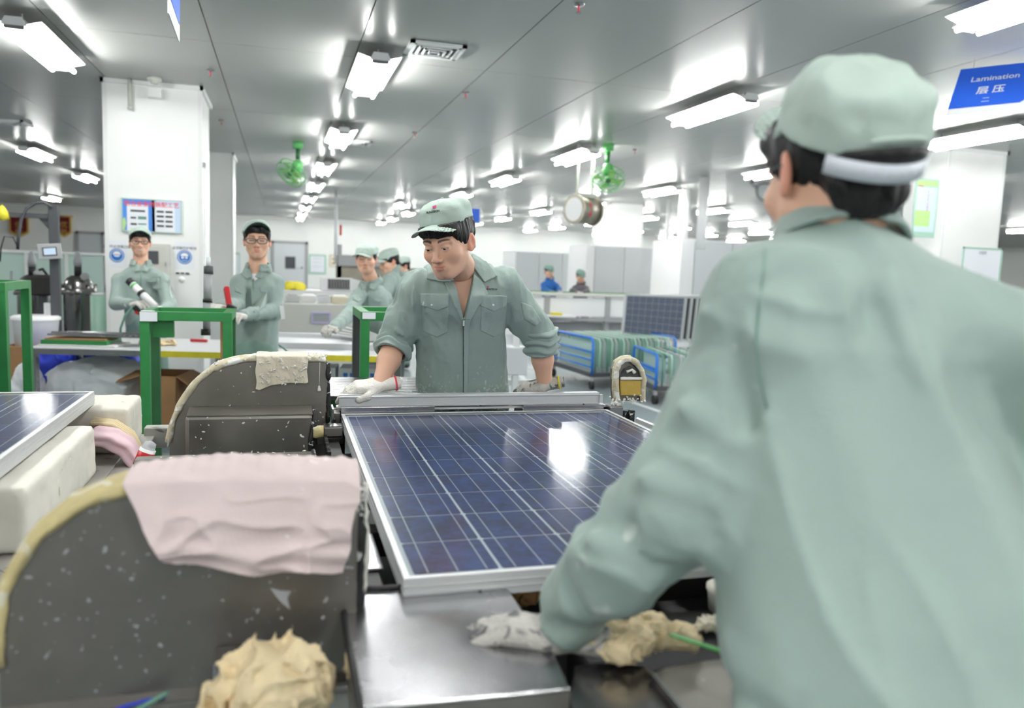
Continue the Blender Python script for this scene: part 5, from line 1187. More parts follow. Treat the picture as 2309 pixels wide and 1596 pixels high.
def cab(px, Y, ytop, label, depth=1.2):
    xs = [at(q, 620, Y)[0] for q in px]; zt = at(px[0], ytop, Y)[2]; r = thing('grey_cabinet', ((xs[0]+xs[-1])/2, Y+depth/2, 0), label, 'cabinet', 'tall grey equipment cabinets')
    obj('cabinet_body', MB().box((xs[0]-.02, Y+.03, 0), (xs[-1]+.02, Y+depth, zt)), 'white', r)
    for k in range(len(xs)-1): obj('door', MB().box((xs[k]+.015, Y, .08), (xs[k+1]-.015, Y+.03, zt-.015)), 'lgrey', r, bevel=.004)
    return r
cab([1163, 1214, 1266, 1320], 17.0, 566, 'tall grey cabinet with three doors behind the two distant workers')
cab([1339, 1405, 1470, 1532], 13.2, 553, 'wide tall grey cabinet with three doors right of the two distant workers')
cab([1563, 1648, 1735, 1822], 10.6, 541, 'nearest tall grey cabinet beside the man seen from behind')
xs0 = at(1320, 620, 15.0)[0]; r = thing('white_cabinet_end', (at(1329, 620, 13.3)[0], 13.4, 0), 'white end panel between the grey cabinets', 'cabinet'); obj('end_panel', MB().box((at(1320, 620, 13.2)[0], 13.2, 0), (at(1338, 620, 13.2)[0], 14.3, at(1330, 552, 13.2)[2])), 'white', r, bevel=.004)
r = thing('white_cabinet_end', (at(1547, 620, 10.6)[0], 10.9, 0), 'white end panel of the nearest grey cabinet', 'cabinet'); obj('end_panel', MB().box((at(1533, 620, 10.6)[0], 10.6, 0), (at(1562, 620, 10.6)[0], 11.8, at(1545, 541, 10.6)[2])), 'white', r, bevel=.004)

# blue glass carts
def cart(A, B, C_, ztop, label, n, seed):
    # A front-left, B front-right, C_ back-left floor points
    A = V(A[0], A[1], 0); B = V(B[0], B[1], 0); C_ = V(C_[0], C_[1], 0); E = C_+B-A; e1 = (B-A); e2 = (C_-A); up = V(0, 0, 1)
    r = thing('blue_cart', tuple((A+E)/2), label, 'cart', 'blue glass carts'); t = .018
    for P in (A, B, C_, E):
        obj('caster', MB().cyl(P+V(-.02, 0, .05), P+V(.02, 0, .05), .05, n=16), 'black', r); obj('caster_fork', MB().bar(P+V(0, 0, .05), P+V(0, 0, .15), .035, .03), 'mgrey', r)
    obj('base_frame', MB().bar(A+up*.17, B+up*.17, .05, .05).bar(C_+up*.17, E+up*.17, .05, .05).bar(A+up*.17, C_+up*.17, .05, .05).bar(B+up*.17, E+up*.17, .05, .05), 'dgrey', r)
    for P, Q in ((A, C_), (B, E)):
        obj('end_hoop', MB().tube([P+up*.17, P+up*(ztop-.05), P+up*ztop+(Q-P)*.04, Q+up*ztop-(Q-P)*.04, Q+up*(ztop-.05), Q+up*.17], t, 8), 'blue', r)
        obj('hoop_rail', MB().tube([P+up*(ztop-.16), Q+up*(ztop-.16)], t*.8, 8), 'blue', r)
        for h in (.26, .34): obj('hoop_rail', MB().tube([P+up*h, Q+up*h], t*.7, 8), 'blue', r)
    for k in range(n):
        f = (k+.7)/(n+.3); P = A+e1*f; Q = P+e2
        obj('divider_hoop', MB().tube([P+up*.19, P+up*(ztop-.06), P+up*(ztop-.01)+e2*.03, Q+up*(ztop-.01)-e2*.03, Q+up*(ztop-.06), Q+up*.19], .011, 6), ('teal', 'ltgreen', 'mgrey')[k % 3], r)
    for k in range(n//3):
        f = (3*k+1.2)/(n+.3); P = A+e1*f+e2*.04; Q = P+e2*.92
        obj('stored_glass', MB().add([P+up*.22, Q+up*.22, Q+up*(ztop-.06), P+up*(ztop-.06)], [(0, 1, 2, 3)]), 'clear', r, solid=.006)
    obj('shelf', MB().add([A+up*.2, B+up*.2, E+up*.2, C_+up*.2], [(0, 1, 2, 3)]), 'mgrey', r, solid=.01)
    return r
A = onz(1333, 878, 0); ztop = at(1342, 764, A[1])[2]; B = onz(1524, 762, ztop); Cc = onz(1252, 745, ztop)
cart(A, B, Cc, ztop, 'blue-framed cart full of upright glass dividers behind the leaning worker', 21, 1)
A2 = at(1478, 880, A[1]-1.0); z2 = at(1480, 800, A[1]-1.0)[2]; B2 = V(A2[0]+.9, A[1]-1.1); cart(A2[:2], B2, (A2[0]+.15, A[1]-.1), z2, 'second blue-framed cart half hidden by the man seen from behind', 9, 2)
A3 = at(1190, 860, 5.6); 
# upright stack of finished panels
Y5 = B[1]+.55
for k in range(8):
    TLp, TRp, BRp, BLp = at(1411, 664, Y5), at(1547, 669, Y5), at(1536, 770, Y5), at(1403, 752, Y5); sh = V(.115*k, .05*k, 0)
    zb_ = BRp[2]-.02; r = thing('solar_panel', tuple((BLp+BRp)/2+sh), ['front solar panel of the upright stack on the blue cart', 'second panel edge in the upright stack on the blue cart', 'third panel edge in the upright stack on the blue cart', 'fourth panel edge in the upright stack on the blue cart', 'fifth panel edge in the upright stack on the blue cart', 'sixth panel edge in the upright stack on the blue cart', 'seventh panel edge in the upright stack on the blue cart', 'last panel edge in the upright stack on the blue cart'][k], 'solar panel', 'upright panels on the blue cart')
    TLp, TRp, BRp, BLp = [p+sh for p in (TLp, TRp, BRp, BLp)]; back = V(.03, .04, 0)
    def q3(u, v, o=0): return (BLp*(1-u)+BRp*u)*(1-v)+(TLp*(1-u)+TRp*u)*v+V(0, -.004, 0)*o
    obj('backsheet', MB().add([q3(0, 0), q3(1, 0), q3(1, 1), q3(0, 1)]+[q3(0, 0)+back, q3(1, 0)+back, q3(1, 1)+back, q3(0, 1)+back], [(0, 1, 2, 3), (7, 6, 5, 4), (0, 4, 5, 1), (1, 5, 6, 2), (2, 6, 7, 3), (3, 7, 4, 0)]), 'lgrey', r)
    if k == 0:
        for i in range(9):
            for j in range(6): obj('solar_cell', MB().add([q3(.03+.105*i, .04+.155*j, 1), q3(.03+.105*i+.1, .04+.155*j, 1), q3(.03+.105*i+.1, .04+.155*j+.147, 1), q3(.03+.105*i, .04+.155*j+.147, 1)], [(0, 1, 2, 3)]), 'cell2', r)
        bz = MB()
        for j in range(6):
            for s in range(3): v = .04+.155*j+.147*(s+.5)/3; bz.add([q3(.03, v-.006, 1.6), q3(.97, v-.006, 1.6), q3(.97, v+.006, 1.6), q3(.03, v+.006, 1.6)], [(0, 1, 2, 3)])
        obj('busbar_ribbon', bz, 'ribbon', r, kind='stuff')
    else: obj('cell_sheet', MB().add([q3(.03, .04, 1), q3(.97, .04, 1), q3(.97, .96, 1), q3(.03, .96, 1)], [(0, 1, 2, 3)]), 'greendark', r)
    fr = MB()
    for P, Q in ((q3(0, 0, .5), q3(1, 0, .5)), (q3(1, 0, .5), q3(1, 1, .5)), (q3(1, 1, .5), q3(0, 1, .5)), (q3(0, 1, .5), q3(0, 0, .5))): fr.bar(P, Q, .022, .03, up=(0, 1, 0))
    obj('frame', fr, 'alu', r)
# white machine foot behind leaning worker
c = dep(1165, 745, 7.); r = thing('conveyor_stand', (c[0], c[1], 0), 'white conveyor stand legs right of the leaning worker', 'stand'); 
for dx, dy in ((0, 0), (.28, .2), (-.2, .3)): obj('leg', MB().bar((c[0]+dx, c[1]+dy, 0), (c[0]+dx, c[1]+dy, .85), .05, .05), 'trimw', r)
obj('cross_tube', MB().bar((c[0]-.2, c[1]+.3, .35), (c[0]+.3, c[1]+.1, .35), .05, .05).bar((c[0]-.2, c[1]+.3, .82), (c[0]+.3, c[1]+.1, .82), .06, .06), 'trimw', r)
obj('control_box', MB().box((c[0]-.15, c[1]-.05, .45), (c[0]+.1, c[1]+.15, .7)), 'lgrey', r, bevel=.01)
# ================================================================ people
SKIN = np.array(s2l((230, 182, 155))); LIPC = np.array(s2l((190, 104, 96))); BROW = np.array(s2l((40, 30, 28))); EARC = np.array(s2l((224, 140, 118)))
CLOTH = np.array(s2l((152, 170, 163))); DUST = np.array(s2l((214, 220, 216)))
def ells(P, c, r): return ell(P, c, r)
def head_d(P, det=True):
    X = np.abs(P[:, 0]); Q = np.stack([X, P[:, 1], P[:, 2]], 1)
    d = ell(P, (0, .018, .040), (.077, .096, .082))
    d = smin(d, ell(P, (0, -.020, -.022), (.067, .074, .082)), .03)
    d = smin(d, ell(P, (0, -.040, -.078), (.038, .042, .032)), .03)
    d = smin(d, cone(Q, (.046, -.008, -.054), (.017, -.068, -.094), .016, .013), .028)
    d = smin(d, ell(Q, (.042, -.060, -.026), (.024, .022, .022)), .022)
    d = smin(d, cone(Q, (.012, -.086, .019), (.046, -.072, .022), .009, .009), .014)
    d = smax(d, -ell(Q, (.031, -.106, .000), (.018, .018, .011)), .012)
    d = smin(d, cone(P, (0, -.088, .012), (0, -.111, -.030), .0078, .0105), .010)
    d = smin(d, ell(P, (0, -.112, -.033), (.0112, .010, .0090)), .005)
    d = smin(d, ell(Q, (.0125, -.101, -.036), (.0085, .011, .008)), .005)
    d = smax(d, -ell(Q, (.0065, -.110, -.0435), (.003, .005, .002)), .002)
    # mouth
    d = smin(d, ell(P, (0, -.083, -.064), (.028, .013, .017)), .014)
    d = smin(d, cone(Q, (.004, -.0945, -.0590), (.019, -.089, -.0625), .0044, .0024), .003)
    d = smin(d, cone(Q, (.0, -.0935, -.0680), (.014, -.089, -.0665), .0052, .003), .003)
    d = smax(d, -cone(Q, (.0, -.100, -.0632), (.023, -.093, -.0636), .0018, .0012), .002)
    d = smax(d, -ell(P, (0, -.100, -.080), (.018, .007, .004)), .006)
    if det:   # lids and opening
        d = smin(d, ell(Q, (.0305, -.0790, -.0005), (.0148, .0140, .0130)), .004)
        d = smax(d, -ell(Q, (.0305, -.0930, -.0015), (.0135, .0130, .0027)), .0015)
        d = smax(d, -cone(Q, (.020, -.0945, .0065), (.041, -.0895, .0060), .0011, .0011), .0015)
    # ears
    ear = ell(Q, (.079, .014, -.008), (.008, .019, .031), rotm(-.35, -.15)); ear = smax(ear, -ell(Q, (.087, .008, -.004), (.007, .011, .019)), .004)
    ear = smin(ear, ell(Q, (.076, .004, -.028), (.006, .008, .010)), .005)
    d = smin(d, ear, .006)
    return d
def face_paint(L, low=False, smile=False):
    X = np.abs(L[:, 0]); y, z = L[:, 1], L[:, 2]; n = len(L); c = np.tile(SKIN, (n, 1))
    c = c*(1+.05*noise(L, 30., 3)[:, None])
    def mixin(m, colr): return c*(1-m[:, None])+np.array(colr)*m[:, None]
    ff = (y < -.05)
    m = np.exp(-(((X-.045)/.018)**2+((z+.03)/.02)**2))*ff*.25; c = mixin(m, SKIN*np.array([.98, .72, .68]))
    m = np.exp(-((X/.014)**2+((z+.034)/.014)**2))*ff*.3; c = mixin(m, SKIN*np.array([.95, .70, .66]))
    m = np.clip((X-.072)/.006, 0, 1)*(np.abs(z+.008) < .04)*(y > -.02)*.6; c = mixin(m, EARC)
    lipd = np.minimum(((X/.0205)**2+((z+.0590-.0015*np.clip(1-X/.006, 0, 1)*0)/.0055)**2), ((X/.017)**2+((z+.0685)/.0065)**2)); m = np.clip((1.15-lipd)*3, 0, 1)*(y < -.075); c = mixin(m*.6, LIPC)
    if smile: m = np.clip(1.2-((X/.020)**2+((z+.0640)/.0045)**2), 0, 1)*(y < -.075); c = mixin(np.clip(m*3, 0, 1), (.8, .78, .75))
    bz = .0235+.004*np.sin(np.clip((X-.012)/.038, 0, 1)*2.6); m = np.clip((1-np.abs(z-bz)/(.0050*np.clip(1.3-X/.055, .35, 1)))*2.5, 0, 1)*(X > .011)*(X < .050)*(y < -.055); c = mixin(np.clip(m, 0, .92), BROW)
    lw = .0036 if low else .0012
    m = np.clip(1.2-(((X-.0305)/.0150)**2+((z-.0018*(not low))/lw)**2), 0, 1)*(y < -.070)
    c = mixin(np.clip(m*(2.5 if low else 1.), 0, .85 if low else .6), BROW)
    return c
def hair_d(P, seed=1, front=.040, side=-.012, nape=-.055, capinv=None):
    j = .004*noise(P*V(1, 1, .1), 170., seed)+.004*noise(P*V(1, 1, .1), 70., seed+1)
    y = P[:, 1]; X = np.abs(P[:, 0])
    t1 = np.clip((y+.062)/.018, 0, 1); t2 = np.clip((y-.020)/.025, 0, 1)
    zm = front+(side-front)*t1; zm = zm+(nape-side)*t2+.004*noise(P*V(1, 1, .05), 90., seed+3)
    # clear the ear
    d = ell(P, (0, .018, .040), (.085, .105, .092))-j
    d = smin(d, cone(np.stack([X, P[:, 1], P[:, 2]], 1), (.030, -.080, .075), (.055, -.055, .055), .018, .020), .02)
    d = smin(d, ell(P, (0, .075, -.035), (.060, .030, .045))-j, .02)
    d = smax(d, (zm-P[:, 2])*.8, .003)
    if capinv is not None:
        C = capinv(P); cs = ell(C, (0, .016, .045), (.090, .112, .098)); cs = smax(cs, C[:, 2]-.124, .02)+.006; d = np.where(C[:, 2] > .050, np.maximum(d, cs), d)
    return d
def cap_d(P, puff=0., seed=3, pz=0.):
    d = ell(P, (0, .016, .045), (.090+puff*.3, .112+puff, .098+puff*.6+pz)); d = smin(d, ell(P, (0, .03, .09+pz), (.070, .085, .045)), .03)
    d = smax(d, P[:, 2]-(.128+puff*.7+pz), .03)
    w = .004*ridge(P*V(1, 1, .7), 22., seed)*np.clip((P[:, 2]-.06)/.03, 0, 1)+.0025*noise(P, 40., seed+1)
    d = d-w-.0015*(np.abs(P[:, 0]) < .0025)
    zb = .052-.034*np.clip(np.abs(P[:, 0])/.075, 0, 1)**2*np.clip((-P[:, 1]-.01)/.05, 0, 1)
    return smax(d, zb-P[:, 2], .004)
def brim_d(P):
    x, y, z = P[:, 0], P[:, 1], P[:, 2]; zc_ = .052-.028*(x/.075)**2-.10*np.clip(-(y+.09), 0, 1)
    o = (np.sqrt((x/.077)**2+((y+.085)/.082)**2)-1)*.077
    d = np.maximum(np.abs(z-zc_)-.0022, o); d = np.maximum(d, y+.045); inner = ell(P, (0, .016, .045), (.080, .102, .088)); return np.maximum(d, -inner)
def hand_d(P, side=1, curl=.35, spread=.06, infl=.002, bend=0.):
    P = P*V(side, 1, 1)
    d = rbox(P, (0, .045, 0), (.041, .046, .015), .013)
    d = smin(d, cone(P, (0, -.06, 0), (0, .01, 0), .029, .028, .72, (0, 0, 1)), .02)
    for i, (x, L_) in enumerate(((-.031, .072), (-.0105, .083), (.0105, .078), (.031, .061))):
        p = V(x, .086-.006*abs(i-1.2), .002); a = 0.15; f = (x/.031)*spread
        for k, s in enumerate((.42, .32, .26)):
            a += curl*(1., 1.1, .8)[k]; q = p+L_*s*V(math.sin(f), math.cos(a)*math.cos(f), -math.sin(a)); d = smin(d, cone(P, p, q, .0098-.0008*k, .0090-.0008*k), .005); p = q
    p = V(-.034, .020, -.006)
    for k, q in enumerate((V(-.058, .050, -.014), V(-.062, .082, -.020))): d = smin(d, cone(P, p, q, .0125-.001*k, .0105), .008); p = q
    return d-infl
def frame_from(fwd, up):
    y = np.array(fwd, float); y /= np.linalg.norm(y); z = np.array(up, float); z = z-y*(z@y); z /= np.linalg.norm(z); x = np.cross(y, z); return np.stack([x, y, z], 1)
def stitch(chunks):
    vs, fs, ps = [], [], []; o = 0
    for v, f, p in chunks:
        if len(v) == 0: continue
        vs.append(v); fs.append(np.asarray(f)+o); ps.append(p); o += len(v)
    return np.concatenate(vs), np.concatenate(fs), np.concatenate(ps)
def hatch(P, n=None): return P

class Person:
    def __init__(s, label, foot, group=None, name='person'):
        s.r = thing(name, foot, label, 'person', group)
    def head(s, pos, yaw, pitch=0., roll=0., sc=1., neck=None, h=.0045, det=False, low=True, smile=False, extra=()):
        s.pos = np.array(pos, float); s.Rm = rotm(yaw)@rotm(0, pitch)@rotm(0, 0, roll); s.sc = sc
        s.to = lambda L: s.pos+(L*sc)@s.Rm.T
        s.inv = lambda W: ((W-s.pos)@s.Rm)/sc
        nb = s.inv(np.array(neck, float)[None])[0]; s.neckw = np.array(neck)
        def f(P):
            d = head_d(P, det); d = smin(d, cone(P, (0, .022, -.06), nb, .054/sc, .062/sc), .022)
            for e in extra: d = smin(d, e(P), .03)
            return d
        lo = np.minimum((-.1, -.13, -.13), nb-.09); hi = np.maximum((.1, .12, .13), nb+.09)
        vs, fs = surfnet(f, lo, hi, h); s.chunks = [(s.to(vs), fs, face_paint(vs, low, smile))]; s.h = h
        return s
    def limb(s, f, lo, hi, h):
        vs, fs = surfnet(f, lo, hi, h); s.chunks.append((vs, fs, np.tile(SKIN, (len(vs), 1)))); return s
    def body(s):
        v, f, p = stitch(s.chunks); s.b = raw('body', v, f, 'skin', s.r, paint=p); return s.b
    def local(s, name, f, lo, hi, h, m, **kw): return sdf_obj(name, f, lo, hi, h, m, s.r, xf=s.to, **kw)
    def hair(s, h=.005, **kw):
        if hasattr(s, 'capL'): kw['capinv'] = s.capL
        return s.local('hair', lambda P: hair_d(P, **kw), (-.11, -.12, -.12), (.11, .14, .14), h, 'hair')
    def cap(s, m='sagecap', h=.005, tilt=0., lift=0., puff=0., roll=0., yaw=0., back=0., pz=0., bm=None):
        Rc = rotm(yaw)@rotm(0, tilt)@rotm(0, 0, roll); off = V(0, back, lift); s.capto = lambda L: s.to((L+off)@Rc.T); s.capinv = lambda W: s.inv(W)@Rc-off; s.capL = lambda L: L@Rc-off
        c = sdf_obj('cap', lambda P: cap_d(P, puff=puff, pz=pz), (-.13, -.14, .01), (.13, .18, .17+pz), h, m, s.r, xf=s.capto)
        b = sdf_obj('brim', brim_d, (-.08, -.17, .0), (.08, -.04, .07), min(h, .004), bm or m, c, xf=s.capto); s.capo = c; return c
    def eyes(s, gaze=(0, -1, 0)):
        g = np.array(gaze, float); g /= np.linalg.norm(g)
        for sd in (-1, 1):
            c = V(sd*.0305, -.0790, -.0005); mb = MB(); R_ = .0128; u = np.cross(g, V(0, 0, 1)); u /= np.linalg.norm(u); w = np.cross(u, g)
            nlat, nlon = 14, 20; vs = []; fs = []; mi = []
            for i in range(nlat+1):
                t = math.pi*i/nlat*1.0
                for j in range(nlon): a = 2*math.pi*j/nlon; vs.append(c+R_*(g*math.cos(t)+(u*math.cos(a)+w*math.sin(a))*math.sin(t)))
            for i in range(nlat):
                for j in range(nlon): mb_i = 1 if i < 2 else 0; mb.f.append((i*nlon+j, i*nlon+(j+1) % nlon, (i+1)*nlon+(j+1) % nlon, (i+1)*nlon+j)); mb.m.append(mb_i); mb.sm.append(True)
            W = s.to(np.array(vs)); mb.v = [tuple(p) for p in W]; obj('eye', mb, ['eyew', 'eyed'], s.r)
    def glasses(s, m='black', thick=.0016, w=.025, hh=.014, clear=False):
        def T(pts): return s.to(np.array(pts, float))
        f = MB(); rims = []
        for sd in (-1, 1):
            pts = [(sd*.033+w*math.copysign(abs(math.cos(a))**.7, math.cos(a)), -.111+.010*((sd*.033+w*math.cos(a))/.06)**2, -.002+hh*math.copysign(abs(math.sin(a))**.8, math.sin(a))) for a in np.linspace(0, 2*math.pi, 20, endpoint=False)]
            f.tube(T(pts), thick*s.sc, 6, closed=True); rims.append(T(pts))
            f.tube(T([(sd*(.033+w), -.103, .004), (sd*.076, -.085, .006), (sd*.082, -.03, .006), (sd*.082, .012, .004), (sd*.080, .025, -.012)]), thick*s.sc*1.2, 6)
        f.tube(T([(-.009, -.112, .003), (0, -.1145, .005), (.009, -.112, .003)]), thick*s.sc*1.2, 6)
        g = obj('glasses', f, m, s.r)
        for rm in rims: obj('lens', MB().add(rm, [tuple(range(len(rm)))]), 'lens', g)
        return g
    def hand(s, wrist, fwd, up, side=1, m='glove', h=.0045, curl=.35, sc=1., name='glove', cuffm=None, bend=0.):
        B = frame_from(fwd, up); w = np.array(wrist, float); xf = lambda L: w+(L*sc)@B.T
        o = sdf_obj(name, lambda P: hand_d(P, side, curl)-.0010*noise(P, 110., 5), (-.09, -.07, -.10), (.09, .19, .05), h, m, s.r, xf=xf)
        ring = []; 
        c = MB(); c.tube([xf(V(0, -.058, 0)+V(.032*math.cos(a), 0, .024*math.sin(a))) for a in np.linspace(0, 2*math.pi, 16, endpoint=False)], .0035*sc, 6, closed=True)
        if cuffm: obj('wrist_band', c, cuffm, o)
        return o, xf
def capsule_body(ops, P, k=.05):
    d = None
    for o in ops:
        kk = k; kw = {}
        if isinstance(o[-1], dict): kw = o[-1]; o = o[:-1]; kk = kw.pop('k', k) if 'k' in kw else k; 
        e = cone(P, *o, **{a: b for a, b in kw.items() if a != 'k'})
        d = e if d is None else smin(d, e, kk)
    return d
def dfolds(P, amp, seed, dr, s=.15, sc=10., warp=.03):
    dr = np.array(dr, float); dr /= np.linalg.norm(dr); W = P+warp*np.stack([noise(P, 5., seed), noise(P, 5., seed+1), noise(P, 5., seed+2)], 1)
    Q = W-np.outer(W@dr, dr)*(1-s); v = (1-np.abs(noise(Q, sc, seed+3)))**3; v2 = (1-np.abs(noise(Q, sc*2.2, seed+9)))**3; m = .5+.5*noise(P, 4., seed+11)
    return amp*((v+.45*v2)*m-.35)
def folds(P, amp, seed, st=(1, 1, .4), sc=11.):
    W = P+.03*np.stack([noise(P, 6., seed), noise(P, 6., seed+1), noise(P, 6., seed+2)], 1)
    Q = W*np.array(st); return amp*(.7*ridge(Q, sc, seed+3)+.4*ridge(Q, sc*2.1, seed+4)-.3+.3*noise(P, 5., seed+5))
def poly_d(x, z, poly):
    poly = np.array(poly, float); n = len(poly); d = np.full(len(x), 1e9); s = np.ones(len(x))
    for i in range(n):
        j = (i-1) % n; e = poly[j]-poly[i]; wx, wz = x-poly[i][0], z-poly[i][1]; t = np.clip((wx*e[0]+wz*e[1])/(e@e+1e-12), 0, 1)
        bx, bz = wx-e[0]*t, wz-e[1]*t; d = np.minimum(d, bx*bx+bz*bz)
        c1 = z >= poly[i][1]; c2 = z < poly[j][1]; c3 = e[0]*wz > e[1]*wx
        fl = (c1 & c2 & c3) | (~c1 & ~c2 & ~c3); s = np.where(fl, -s, s)
    return s*np.sqrt(d)
def trouser_shoes(p, hipc, halfw, fdir, m='trouser', seed=1, feet=None, h=.012):
    fd = np.array(fdir, float); fd[2] = 0; fd /= np.linalg.norm(fd); sd = np.cross(fd, V(0, 0, 1)); hc = np.array(hipc, float)
    fl = feet or [(hc[0]+sd[0]*s*.12, hc[1]+sd[1]*s*.12) for s in (-1, 1)]
    A = [np.array([x, y, .09]) for x, y in fl]; K = [(hc+sd*s*.09+a)/2+fd*.03 for s, a in zip((-1, 1), A)]
    def f(P):
        d = cone(P, hc+V(0, 0, .10), hc-V(0, 0, .02), .15, .155, .72, fd)
        for s, a, k in zip((-1, 1), A, K): d = smin(d, cone(P, hc+sd*s*.08-V(0, 0, .05), k, .092, .075), .04); d = smin(d, cone(P, k, a+V(0, 0, .0), .075, .068), .02)
        return smax(d-folds(P, .005, seed, (1, 1, .6), 12.), .06-P[:, 2], .005)
    lo = np.minimum(np.min(A, 0), hc)-V(.2, .2, .05); hi = np.maximum(np.max(A, 0), hc)+V(.2, .2, .2); sdf_obj('trousers', f, lo, hi, h, m, p.r)
    for a in A:
        def g(P, a=a): d = cone(P, a+V(0, 0, -.035)-fd*.02, a+V(0, 0, -.045)+fd*.14, .045, .038); d = smin(d, cone(P, a, a-V(0, 0, .03), .045, .045), .02); return smax(d, .004-P[:, 2], .004)
        sdf_obj('shoe', g, a-V(.2, .2, .09), a+V(.2, .2, .06), .01, 'shoe', p.r)
def collar_ring(p, base, top, r1, r2, m, fdir, h=.006, open_=.9, name='collar', parent=None):
    base = np.array(base, float); top = np.array(top, float); fd = np.array(fdir, float); fd /= np.linalg.norm(fd); ax = (top-base)/np.linalg.norm(top-base)
    def f(P):
        t = np.clip(((P-base)@ax)/np.linalg.norm(top-base), 0, 1); q = P-base-np.outer((P-base)@ax, ax); rr = np.sqrt((q*q).sum(1))
        d = np.abs(rr-(r1+(r2-r1)*t)-.003*noise(P, 25., 4))-.0045; hh = (P-base)@ax; L_ = np.linalg.norm(top-base); d = np.maximum(d, np.maximum(-hh, hh-L_))
        wedge = (q@fd)-rr*math.cos(open_*.5); return np.maximum(d, wedge)
    R_ = max(r1, r2)+.03; return sdf_obj(name, f, np.minimum(base, top)-R_, np.maximum(base, top)+R_, h, m, parent or p.r)
def bg_person(label, head, D, yaw, pitch, J, wear='sage', capm='sagecap', capargs=None, hairargs=None, h=.011, glass=None, rad=1., gl=True, low=True, smile=False, seed=1, roll=0., sc=1., fdir=None, hands=True, trm='trouser', handm='glove', vneck=None, tr=True, group=None, feet=None, tee=False, leaf=1, lx=0.):
    hp = dep(*head, D); j = {k: (dep(*v) if len(v) == 3 else np.array(v)) for k, v in J.items()}
    fd = np.array(fdir if fdir is not None else (math.sin(yaw), -math.cos(yaw), 0), float)
    hip = j['hip']; p = Person(label, (hip[0], hip[1], 0), group); p.head(hp, yaw, pitch, roll, sc, neck=j['neck'], h=.0055 if D < 7.5 else .008, low=low, smile=smile)
    def jack(P):
        d = cone(P, j['neck']-V(0, 0, .17), hip, .148*rad, .155*rad, .62, fd)
        d = smin(d, cone(P, j['neck']-V(0, 0, .03), j['neck']-V(0, 0, .12), .06, .10), .05)
        for s in 'lr':
            d = smin(d, cone(P, j['neck']-V(0, 0, .03), j['s'+s]-V(0, 0, .05), .042, .056*rad), .05); d = smin(d, cone(P, j['s'+s]-V(0, 0, .05), j['e'+s], .058*rad, .054*rad), .025); d = smin(d, cone(P, j['e'+s], j['w'+s], .055*rad, .043*rad), .02)
        d = d-folds(P, .007, seed)-dfolds(P, .012, seed+40, (.15, 0, 1), .25, 12.); d = smax(d, (hip[2]-.08)-P[:, 2], .01)
        if vneck is not None:
            a, b_, r_ = dep(*vneck[0]), dep(*vneck[1]), vneck[2]; d = smax(d, -cone(P, a, b_, r_, .004), .01)
        return d
    pts = np.array(list(j.values())); jk = sdf_obj('jacket', jack, pts.min(0)-.18, pts.max(0)+.14, h, wear, p.r)
    ax = (hp-j['neck']); ax /= np.linalg.norm(ax)
    collar_ring(p, j['neck']-ax*.02, j['neck']+ax*.035, .092, .072, wear, fd, .008, 1.0, parent=jk)
    def torso(P): return smin(cone(P, j['neck'], j['neck']-V(0, 0, .12), .056, .075), cone(P, j['neck']-V(0, 0, .20), hip, .11*rad, .11*rad, .6, fd), .04)
    p.limb(torso, pts.min(0)-.15, pts.max(0)+.1, .016)
    if hands:
        for s in 'lr':
            if 'h'+s in j:
                up = j.get('u'+s, None); o, xf = p.hand(j['w'+s], j['h'+s]-j['w'+s], V(0, -.3, 1) if up is None else J['u'+s], 1 if s == 'l' else -1, handm, .0065 if D < 8 else .009)
    p.body()
    if capm: p.cap(capm, h=.006, **(capargs or {}))
    p.hair(h=.006, **(hairargs or {}))
    if glass: p.glasses(**glass)
    if tr: trouser_shoes(p, hip-V(0, 0, .10), .1, fd, trm, seed, feet)
    if tee:
        sdf_obj('undershirt', lambda P: smax(cone(P, j['neck']-V(0, 0, .04), j['neck']-V(0, 0, .16), .066, .098), P[:, 2]-j['neck'][2]+.035, .01), j['neck']-.2, j['neck']+.1, .01, 'tee', p.r)
    if leaf and D < 7.5:
        nx, ny = J['neck'][:2]; k = F_PX/J['neck'][2]; f0 = J['neck'][2]-1.
        for sd in (-1, 1):
            pl_ = [(.012, .062), (.018, .022), (.062, -.004), (.084, .040), (.050, .072)]
            q = trace(jack, [nx+lx*k+sd*a*k for a, b in pl_], [ny+b*k for a, b in pl_], f0, f0+1.8, .012); obj('collar_leaf', MB().add(q, [tuple(range(5))]), wear, jk, solid=.010, bevel=.003)
        q = trace(jack, [nx+lx*k]*6, [ny+.075*k+.055*k*i for i in range(6)], f0, f0+1.8, .004); obj('placket', MB().tube(q, .006, 6), 'trouser', jk)
        for sx_ in ((-1, 1) if leaf == 1 else (leaf-3,)):
            pl_ = [(.045, .13), (.125, .13), (.125, .155), (.085, .172), (.045, .155)]
            q = trace(jack, [nx+lx*k+sx_*a*k for a, b in pl_], [ny+b*k for a, b in pl_], f0, f0+1.8, .010); obj('pocket_flap', MB().add(q, [tuple(range(5))]), wear, jk, solid=.008, bevel=.002)
    p.jk = jk; p.j = j; p.jf = jack; return p
def trace(f, px, py, d0, d1, off=.0015, n=60):
    """follow the view line of (px, py) until it meets the surface f, in one go for many points"""
    px = np.atleast_1d(px).astype(float); py = np.atleast_1d(py).astype(float)
    R_ = CF+np.outer((px-1154.5)/F_PX, CR)-np.outer((py-798)/F_PX, CU); t = np.full(len(px), d0)
    for _ in range(n): t = np.minimum(t+f(CAMP+R_*t[:, None])*.8, d1)
    miss = t > d1-1e-3
    if miss.any() and not miss.all(): t = np.where(miss, np.median(t[~miss]), t)
    return CAMP+R_*(t-off)[:, None]
